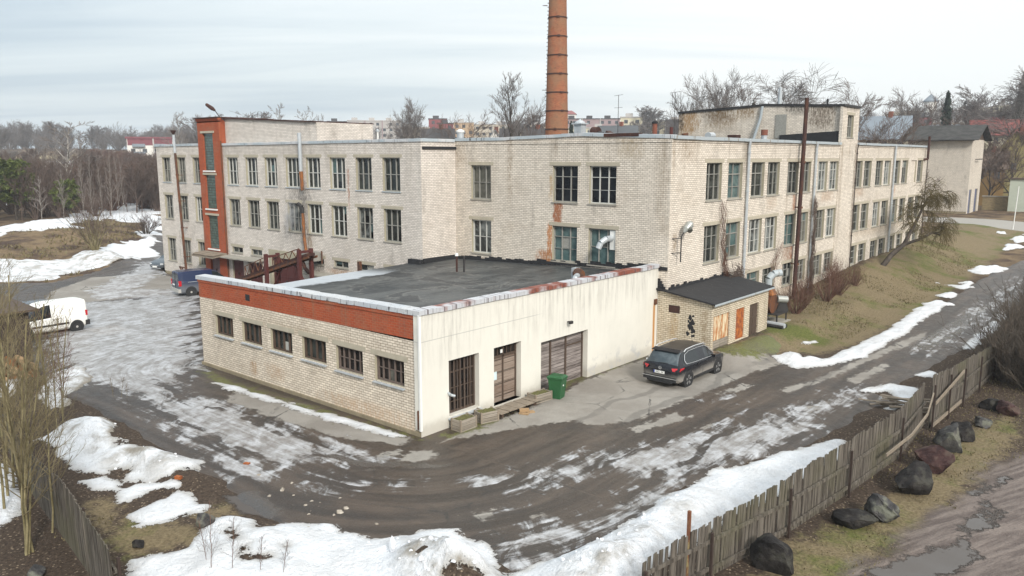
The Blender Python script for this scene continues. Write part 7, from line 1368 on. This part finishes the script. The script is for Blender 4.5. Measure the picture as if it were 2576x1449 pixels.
clump([(-16.5, 8.9, 1.6, (.1, .1)), (-16.9, 8.6, 1.9, (-.05, .1)), (-15.9, 9.3, 1.1, (.15, .0)), (-17.3, 8.7, 1.2, (-.2, .0)), (-15.4, 9.6, 1.0, (.1, .1))], 'thin reddish birch whips growing through snow at the bottom edge', 2., 'dtwig', 'red', seed=90, name='birch_whips')
clump([(-33.0, 13.4, 1.1, (.1, .1)), (-33.3, 13.2, 1.0, (-.1, 0)), (-32.7, 13.5, .8, (.1, 0))], 'short bare shrub at the inner end of the left snow bank', 1.5, 'dtwig', 'olive', seed=95, name='bare_bush')
# bent willow by the long facade
def willow():
    x0, y0 = -17.9, 66.1; t = thing('bent_willow', 'old willow bending right with hanging olive twigs in front of the long facade', 'tree', (x0, y0, gz(x0, y0)-.1)); T, Cc = [], []; rr = random.Random(5)
    trunk = [Vector(p) for p in ((0, 0, 0), (.35, 1.0, .9), (.9, 2.3, 1.7), (1.2, 3.4, 3.0), (1.5, 4.3, 4.3), (1.7, 5.0, 5.3))]; arm = [trunk[2], Vector((1.6, 3.9, 2.0)), Vector((2.2, 5.4, 2.5)), Vector((2.5, 6.6, 2.2))]
    for pl, r in ((trunk, .24), (arm, .14)):
        for i in range(len(pl)-1): T.append((pl[i], pl[i+1], r*(1-i*.14), r*(1-(i+1)*.14), 0))
    def br(p, d, L, r, lv):
        q = p; dd = d
        for i in range(4):
            dd = (dd+Vector((rr.gauss(0, .22), rr.gauss(0, .22), rr.gauss(0, .15)-(.35 if lv >= 2 else .02)))).normalized(); n = q+dd*L/4; (T if lv < 1 else Cc).append((q, n, r*(1-i*.2), r*(1-(i+1)*.2), lv)); q = n
            if lv < 3:
                for _ in range(3 if lv else 3): br(q, (dd+Vector((rr.gauss(0, .8), rr.gauss(0, .8), rr.gauss(0, .5)))).normalized(), L*rr.uniform(.45, .8), r*.5, lv+1)
    for p, n in ((trunk[3], 3), (trunk[4], 4), (trunk[5], 5), (arm[1], 1), (arm[2], 2), (arm[3], 2)):
        for _ in range(n): br(p, Vector((rr.gauss(.2, .6), rr.gauss(.4, .7), rr.uniform(.2, .9))).normalized(), rr.uniform(1.2, 1.9), .05, 1)
    for nm, sg, mt, mn in (('trunk', T, 'dark', .03), ('crown', Cc, 'willow', .008)): v, f = seg_mesh(sg, 1., 1., mn, 5 if nm == 'trunk' else 3); mesh_obj(nm, v, f, BK[mt], t)
willow()
# climbers on the facade
def vine(label, pts, spread, n, mt, seed):
    rr = random.Random(seed); sg = []
    for k in range(n):
        p = Vector(pts[0])+Vector((rr.uniform(.02, .25), rr.gauss(0, spread*.5), 0))
        for q in pts[1:]:
            e = Vector(q)+Vector((rr.uniform(.02, .12), rr.gauss(0, spread), rr.gauss(0, spread*.6))); m_ = p.lerp(e, .5)+Vector((rr.uniform(0, .15), rr.gauss(0, .12), rr.gauss(0, .12))); sg += [(p, m_, .012, .01, 1), (m_, e, .01, .008, 1)]; p = e
            if rr.random() < .25: break
    v, f = seg_mesh(sg, 1., 1., .008, 3); o = mesh_obj('climbing_vine', v, f, BK[mt]); tag(o, label, 'vine'); return o
vine('bare brown vine climbing beside the first windows above the shed roof', [(XR+.1, 41.0, 3.05), (XR+.08, 40.8, 4.0), (XR+.08, 40.5, 5.2), (XR+.06, 40.4, 6.4), (XR+.05, 40.2, 7.6)], .22, 34, 'red', 1)
vine('tangle of dry vine lying on the shed roof against the wall', [(XR+.15, 41.4, 3.05), (XR+.5, 42.0, 3.3), (XR+.5, 41.2, 3.6), (XR+.3, 42.4, 3.2)], .45, 60, 'dtwig', 2)
vine('thick dark climber around the second downpipe of the long facade', [(XR+.15, 54.0, 1.0), (XR+.15, 54.0, 2.8), (XR+.15, 54.1, 4.6), (XR+.15, 54.0, 6.2), (XR+.15, 54.0, 7.2)], .18, 60, 'dtwig', 3)
vine('pale thin vine stems left of the tall rusty pipe', [(XR+.1, 47.5, .5), (XR+.08, 47.2, 2.2), (XR+.08, 48.0, 3.6), (XR+.06, 48.8, 4.6)], .4, 24, 'red', 4)
# dead grass and weeds as one mass
def tufts():
    rr = np.random.default_rng(4); n = 16000; x = rr.uniform(-20, -13.5, n); y = rr.uniform(44, 84, n); 
    x2 = rr.uniform(-8, -2.2, 9000); y2 = rr.uniform(15, 42, 9000); keep = x2 > -6.7; x2, y2 = x2[keep], y2[keep]
    x3 = rr.uniform(-110, -66, 9000); y3 = rr.uniform(20, 60, 9000); x4 = rr.uniform(-26, -17.5, 2500); y4 = rr.uniform(6.9, 10.5, 2500)
    X = np.concatenate([x, x2, x3, x4]); Y = np.concatenate([y, y2, y3, y4])
    keepm = fbm(X, Y, .35, 3, 40) > -.02; X, Y = X[keepm], Y[keepm]; ix = np.searchsorted(GX, X).clip(0, NX-1); iy = np.searchsorted(GY, Y).clip(0, NY-1); id_ = iy*NX+ix
    ok = (SN[id_] < -.15) & (SD['road'][id_] < -.25) & (SD['mud'][id_] < .2) & (SD['path'][id_] < -.4); X, Y = X[ok], Y[ok]; Z = ground_z(X, Y); m = len(X)
    a = rr.uniform(0, 6.28, m); h = rr.uniform(.03, .11, m)*np.where(X < -60, 3.0, np.where(X > -8, .75, 1)); w = h*.45; lx, ly = rr.normal(0, .5, m)*h, rr.normal(0, .5, m)*h
    P0 = np.stack([X-np.cos(a)*w, Y-np.sin(a)*w, Z-.03], -1); P1 = np.stack([X+np.cos(a)*w, Y+np.sin(a)*w, Z-.03], -1); P2 = np.stack([X+lx, Y+ly, Z+h], -1)
    v = np.stack([P0, P1, P2], 1).reshape(-1, 3); f = np.arange(m*3).reshape(-1, 3)
    o = mesh_obj('dead_grass', v, f, M['straw']); tag(o, 'short straw and olive grass tufts on lawn, mound and verges', 'grass', kind='stuff')
M['straw'] = mat_plain('straw_grass', (.15, .125, .065), .9, var=.55, scale=.5)
tufts()
# ------------------------------------------------------------ left wooden shed with a log stack
t = thing('wooden_shed', 'dark board shed with a thin flat roof at the left edge beside the white van', 'shed', (-41, 11.5, 0))
m = MB(); m.box(-46.5, -40.3, 8.5, 12.55, -.1, 2.95); m.build('wall', M['shed_boards'], t)
m = MB(); m.prism([(-47, 8.0, 3.1), (-40.0, 8.0, 2.95), (-40.0, 12.9, 2.95), (-47, 12.9, 3.1)], (0, 0, .09)); m.build('roof', M['frame_brown'], t)
rr = random.Random(6)
t = thing('log_stack', 'stack of sawn logs with orange ends leaning on the dark shed', 'logs', (-39.9, 11.6, 0))
for i in range(14):
    m = MB(); y = 10.6+(i % 5)*.42; z = .17+(i//5)*.34; m.cyl((-40.25, y, z), (-39.35+rr.uniform(-.2, .2), y, z), rr.uniform(.13, .19), None, 10); o = m.build('log', M['tan_brick'] if i % 2 else M['rusty_orange'], t)
# ------------------------------------------------------------ substation and right background
SX, SY, SZ = -23.5, 125.2, 2.05
t = thing('brick_substation', 'tall narrow pale brick substation with corrugated gable roof and blue doors', 'building', (SX, SY, SZ))
dr = [(126.0, 127.6, SZ, SZ+3.4), (129.9, 131.7, SZ, SZ+3.4)]
m = MB(); facade(m, 'x', SY, -31.6, SX, SZ-.3, 12.4, []); facade(m, 'y', SX, SY, 133.2, SZ-.3, 12.4, dr, depth=.15); facade(m, 'y', -31.6, SY, 133.2, SZ-.3, 12.4, [], sgn=-1); m.box(-31.55, SX-.05, 133.0, 133.2, SZ, 12.4)
m.build('wall', [M['brick_sub'], M['plaster']], t)
m = MB(); m.box(-31.65, SX+.02, SY-.06, SY-.01, SZ-.3, SZ+.35); m.build('plinth', M['plinth'], t)
M['blue_door'] = mat_plain('blue_grey_door', (.10, .11, .17), .6)
for a, b, z0, z1 in dr: MB().box(SX-.14, SX-.1, a, b, z0, z1).build('door', M['blue_door'], t)
m = MB(); yr = 129.2; o_ = .9
def slab(m, a, b, x0, x1, th=.1): m.add([(x0, *a), (x1, *a), (x1, *b), (x0, *b), (x0, a[0], a[1]-th), (x1, a[0], a[1]-th), (x1, b[0], b[1]-th), (x0, b[0], b[1]-th)], [(0, 1, 2, 3), (4, 7, 6, 5), (0, 4, 5, 1), (1, 5, 6, 2), (2, 6, 7, 3), (3, 7, 4, 0)])
slab(m, (SY-.9, 12.35), (yr, 14.5), -32.6, SX+.9); slab(m, (134.1, 12.35), (yr, 14.5), -32.6, SX+.9)
def slate():
    t_ = NT('corrugated_grey_roof', .85); x, y, z = t_.sep(t_.pos()); w = t_.math('SINE', t_.math('MULTIPLY', x, 36.)); n = t_.noise(1.2, None, 5); t_.col(t_.mul(t_.mix(t_.ramp(n, .3, .7), (.045, .043, .04), (.095, .09, .083)), t_.math('ADD', .8, t_.math('MULTIPLY', w, .25)))); t_.bump(w, .04); return t_.m
m.build('roof', slate(), t); m = MB(); m.prism([(SX+.02, SY, 12.4), (SX+.02, 133.2, 12.4), (SX+.02, yr, 14.35)], (-.1, 0, 0)); m.box(-32.3, SX+.3, SY-.5, SY-.02, 12.2, 12.34); m.build('gable', M['frame_brown'], t)
m = MB(); m.box(SX+.01, SX+.6, 128.0, 128.1, 9.6, 9.7); m.box(SX+.01, SX+.6, 129.4, 129.5, 9.6, 9.7); m.box(SX+.5, SX+.6, 127.6, 130, 9.65, 9.75); m.build('insulator_arm', M['dark_metal'], t)
t = thing('brick_wall', 'low dark mossy brick wall between the substation and the pale green kiosk', 'wall', (-21, 136, 2)); m = MB(); m.box(-23.6, -18.6, 136.6, 136.9, 1.8, 4.1); m.build('wall', M['brick_low'], t); m = MB(); m.box(-23.7, -18.5, 136.5, 137.0, 4.1, 4.25); m.build('wall_cap', M['concrete'], t)
t = thing('metal_kiosk', 'pale green windowless metal garage at the right edge beyond the path', 'kiosk', (-19, 138, 2)); M['mint'] = mat_plain('pale_green_sheet', (.46, .50, .42), .7, var=.12); m = MB(); m.box(-20.1, -12.5, 135.5, 140, 1.9, 6.75); m.build('wall', M['mint'], t)
m = MB(); m.box(-20.3, -12.3, 135.3, 140.2, 6.75, 6.9); m.build('roof', M['frame_brown'], t)
t = thing('rail_fence', 'dark post and rail fence behind the low brick wall', 'fence', (-22, 150, 3)); m = MB()
for i in range(4): x = -25+i*3.2; m.box(x, x+.2, 149, 149.2, 2, 6.4)
m.box(-25.5, -14, 149.05, 149.15, 4.2, 4.4); m.box(-25.5, -14, 149.05, 149.15, 6.0, 6.2); m.build('rails', M['frame_brown'], t)
t = thing('white_pole', 'thin white pole standing at the path near the right edge', 'pole', (-14.8, 104.8, gz(-14.8, 104.8))); m = MB(); m.cyl((-14.8, 104.8, gz(-14.8, 104.8)-.1), (-14.65, 104.8, gz(-14.8, 104.8)+4.9), .05, .045, 8); m.build('pole', M['white_plain'], t)
# ------------------------------------------------------------ town on the hill
CW = dict(red=(.22, .06, .06), grey=(.40, .38, .36), ochre=(.42, .30, .19), beige=(.47, .42, .34), white=(.68, .66, .62), mauve=(.30, .22, .22), cream=(.55, .51, .38), orange=(.45, .19, .05), yellow=(.22, .185, .08), amber=(.22, .14, .055))
for k, c in CW.items(): M['town_'+k] = mat_plain('town_wall_'+k, c, .9, var=.15, scale=.3)
CR = dict(dark=(.05, .045, .045), slate=(.075, .08, .085), brown=(.11, .075, .055), steel=(.19, .22, .25), redroof=(.20, .055, .045), redhip=(.22, .06, .05), redflat=(.18, .05, .06))
for k, c in CR.items(): M['roof_'+k] = mat_plain('town_roof_'+k, c, .7, var=.25, scale=.8)
M['town_pane'] = pane('town_window_glass', (.035, .04, .045), (.09, .10, .11), .1)
BLAB = ['stepped dark red end block of flats left of the long grey flats', 'long pale grey panel flats on the hill behind the wing', 'tall dark red brick building with a light roof sign strip', 'dark red brick flats in front of the taller red building', 'ochre and red flats right of the dark red pair', 'long beige panel flats left of the chimney', 'low beige flats behind the wing roof trees', 'white institute with a dark red hipped roof right of the chimney', 'long mauve and grey panel flats right of the chimney', 'low cream flats below the mauve ones', 'tall cream flats with a roof step', 'cream flats running to the roof house', 'white villa block with dark red roof storey and balconies in the left woods', 'red brick mill behind the slate roofed house', 'red brick mill right of the first one', 'long grey terrace on the skyline right of the water tower', 'dark red brick mill at the far right', 'small cream block on the right skyline', 'beige block on the skyline left of the water tower', 'cream block on the skyline at the right edge', 'round white water tower with a conical grey roof']
for bi, (x0, y0, x1, y1, top, c, rf, ns) in enumerate(BLOCKS):
    a, b = Vector((x0, y0, 0)), Vector((x1, y1, 0)); L = (b-a).length; d = (b-a).normalized(); mid = (a+b)/2; g = gz(mid.x, mid.y)-3; away = Vector((-d.y, d.x, 0)); away = away if away.dot(mid) > 0 else -away
    t = thing('apartment_block' if rf != 'cone' else 'water_tower', BLAB[bi], 'building' if rf != 'cone' else 'tower', (x0, y0, 0)); dep = 12
    if rf == 'cone':
        m = MB(); m.lathe([(L/2, g), (L/2*.97, top-4.2)], (mid.x, mid.y, 0), 20); m.build('wall', M['town_white'], t); m = MB(); m.lathe([(L/2+.4, top-4.2), (L/2+.4, top-3.6), (.1, top)], (mid.x, mid.y, 0), 20); m.build('roof', M['roof_steel'], t); continue
    def pt(u, v, z): q = a+d*u+away*v; return (q.x, q.y, z)
    def bx(m, u0, u1, v0, v1, z0, z1): m.add([pt(u0, v0, z0), pt(u1, v0, z0), pt(u1, v1, z0), pt(u0, v1, z0), pt(u0, v0, z1), pt(u1, v0, z1), pt(u1, v1, z1), pt(u0, v1, z1)], [(0, 3, 2, 1), (4, 5, 6, 7), (0, 1, 5, 4), (1, 2, 6, 5), (2, 3, 7, 6), (3, 0, 4, 7)])
    m = MB(); bx(m, 0, L, 0, dep, g, top-.6); m.build('wall', M['town_'+c], t); m = MB()
    if rf == 'redhip': m.add([pt(-.6, -.6, top-.6), pt(L+.6, -.6, top-.6), pt(L+.6, dep, top-.6), pt(-.6, dep, top-.6), pt(L*.25, dep/2, top+1.8), pt(L*.75, dep/2, top+1.8)], [(0, 1, 5, 4), (1, 2, 5), (2, 3, 4, 5), (3, 0, 4)]); m.build('roof', M['roof_redhip'], t)
    elif rf == 'redflat': bx(m, -.5, L+.5, -.5, dep, top-.6, top+.1); bx(m, .2, L-.2, -.12, dep, top-3., top-.6); m.build('roof', M['roof_redflat'], t)
    else:
        bx(m, -.25, L+.25, -.25, dep+.2, top-.6, top-.15); k = 0
        while 3+k*9 < L-2: bx(m, 2+k*9, 5+k*9, 3, 8, top-.15, top+1.3); k += 1
        m.build('roof', M['roof_dark' if c in ('red', 'mauve') else 'town_grey'], t)
    nw = max(2, int(L/3.2)); hgt_ = 2.9
    for s in range(ns):
        m = MB(); z0 = top-.9-hgt_*(s+1)+.9
        for i in range(nw):
            u = (i+.5)*L/nw
            if (i*7+s*3+bi) % 9 == 0: continue
            bx(m, u-.75, u+.75, -.04, .1, z0, z0+1.45)
        m.build('window_row', M['town_pane'], t)
    if L > 12:
        m = MB()
        for i in range(1, int(L/9)+1):
            u = i*9
            if u < L-1: bx(m, u-.25, u+.25, -.5, 0, g, top-.3)
        if m.v: m.build('pilasters', M['town_'+('mauve' if c == 'grey' else 'grey')], t)
    if rf == 'redflat':
        for u in (L*.25, L*.72):
            m = MB()
            for s in range(3): bx(m, u-2.2, u+2.2, -1.2, -.01, top-3.6-s*2.9, top-3.4-s*2.9); bx(m, u-2.2, u+2.2, -1.2, -1.1, top-3.4-s*2.9, top-2.5-s*2.9)
            m.build('balconies', M['roof_steel'], t)
HL = ['dark roofed house behind the left wing trees', 'dark roofed house left of the tall pointed tree', 'dark roofed grey house left of the chimney foot', 'slate roofed house with an orange gable right of the chimney', 'white house under a big dark roof beside the roof house', 'grey weathered wooden gable just right of the small roof house', 'cream gabled house under a big steel grey roof right of the roof house', 'small white house with steel roof on the right hillside', 'long cream house with a dark red roof at the right', 'yellow gabled house at the right edge behind the trees', 'small amber outbuilding with brown roof below the yellow house', 'white gable with steel roof left of the pointed tree', 'white gabled house with dark roof behind the substation']
for hi, (x0, y0, x1, y1, ez, rz_, wc, rc, dr_) in enumerate(HOUSES):
    a, b = Vector((x0, y0, 0)), Vector((x1, y1, 0)); L = (b-a).length; d = (b-a).normalized(); mid = (a+b)/2; g = gz(mid.x, mid.y)-1; away = Vector((-d.y, d.x, 0)); away = away if away.dot(mid) > 0 else -away; dep = max(6, min(9, L)) if dr_ == 'x' else 10
    t = thing('gabled_house', HL[hi], 'house', (x0, y0, 0)); rz_ = max(rz_+.3, ez+1.6)
    def pt(u, v, z): q = a+d*u+away*v; return (q.x, q.y, z)
    m = MB()
    if dr_ == 'x': gab = [[pt(0, 0, g), pt(0, dep, g), pt(0, dep, ez), pt(0, dep/2, rz_), pt(0, 0, ez)], [pt(L, 0, g), pt(L, dep, g), pt(L, dep, ez), pt(L, dep/2, rz_), pt(L, 0, ez)]]
    else: gab = [[pt(0, 0, g), pt(L, 0, g), pt(L, 0, ez), pt(L/2, 0, rz_), pt(0, 0, ez)], [pt(0, dep, g), pt(L, dep, g), pt(L, dep, ez), pt(L/2, dep, rz_), pt(0, dep, ez)]]
    for q in gab: m.add(q, [tuple(range(5))])
    n0, n1 = gab; m.add([n0[0], n1[0], n1[4], n0[4], n0[1], n1[1], n1[2], n0[2]], [(0, 1, 2, 3), (4, 5, 6, 7)]); m.build('wall', M['town_'+wc], t)
    m = MB(); e = .45; th = .12
    def rs(p0, p1, p2, p3): m.add([p0, p1, p2, p3]+[(x, y, z-th) for x, y, z in (p0, p1, p2, p3)], [(0, 1, 2, 3), (7, 6, 5, 4), (0, 4, 5, 1), (1, 5, 6, 2), (2, 6, 7, 3), (3, 7, 4, 0)])
    if dr_ == 'x':
        k = (rz_-ez)/(dep/2)*e
        rs(pt(-e, -e, ez-k+.1), pt(L+e, -e, ez-k+.1), pt(L+e, dep/2, rz_+.1), pt(-e, dep/2, rz_+.1)); rs(pt(-e, dep+e, ez-k+.1), pt(L+e, dep+e, ez-k+.1), pt(L+e, dep/2, rz_+.1), pt(-e, dep/2, rz_+.1))
    else:
        k = (rz_-ez)/(L/2)*e
        rs(pt(-e, -e, ez-k+.1), pt(L/2, -e, rz_+.1), pt(L/2, dep+e, rz_+.1), pt(-e, dep+e, ez-k+.1)); rs(pt(L+e, -e, ez-k+.1), pt(L/2, -e, rz_+.1), pt(L/2, dep+e, rz_+.1), pt(L+e, dep+e, ez-k+.1))
    r_ = m.build('roof', M['roof_'+rc], t)
    m = MB(); c0 = pt(L*.6, dep*.5, 0); m.box(c0[0]-.3, c0[0]+.3, c0[1]-.3, c0[1]+.3, rz_-.6, rz_+.8); m.build('chimney', M['dull_red'], r_)
    nw = 2 if L < 6 else 3
    for i in range(nw):
        m = MB(); u = L*(i+.5)/nw; m.add([pt(u-.4, -.03, ez-1.9), pt(u+.4, -.03, ez-1.9), pt(u+.4, -.03, ez-.7), pt(u-.4, -.03, ez-.7), pt(u-.4, .1, ez-1.9), pt(u+.4, .1, ez-1.9), pt(u+.4, .1, ez-.7), pt(u-.4, .1, ez-.7)], [(0, 1, 2, 3), (0, 4, 5, 1), (1, 5, 6, 2), (2, 6, 7, 3), (3, 7, 4, 0)]); m.build('window', M['town_pane'], t)
t = thing('lattice_mast', 'thin grey lattice radio mast left of the pointed tree', 'mast', (-247, 285, 15)); m = MB(); x, y = -247., 285.; g = gz(x, y)
for i in range(3):
    a = i*2.09; m.beam((x+math.cos(a)*1.1, y+math.sin(a)*1.1, g), (x+math.cos(a)*.5, y+math.sin(a)*.5, 36), .14)
for k in range(14): z = g+(36-g)*k/14; w = 1.1-.6*k/14; [m.beam((x+math.cos(i*2.09)*w, y+math.sin(i*2.09)*w, z), (x+math.cos((i+1)*2.09)*w, y+math.sin((i+1)*2.09)*w, z+.9), .1) for i in range(3)]
m.build('lattice', M['galv'], t); MB().box(x-1.2, x+1.2, y-1.2, y+1.2, 36, 36.4).build('platform', M['galv'], t)
# ------------------------------------------------------------ air
m = MB(); m.box(-1402, 502, -62, 1402, float(GZ.min())-1.2, 52); hz = m.build('haze', [])
mt = bpy.data.materials.new('thin_haze'); mt.use_nodes = True; nt = mt.node_tree; nt.nodes.remove(nt.nodes['Principled BSDF']); v = nt.nodes.new('ShaderNodeVolumePrincipled')
v.inputs['Color'].default_value = (.80, .87, .95, 1); v.inputs['Density'].default_value = .0004; nt.links.new(v.outputs[0], nt.nodes['Material Output'].inputs['Volume']); hz.data.materials.append(mt); tag(hz, None, None, kind='stuff')
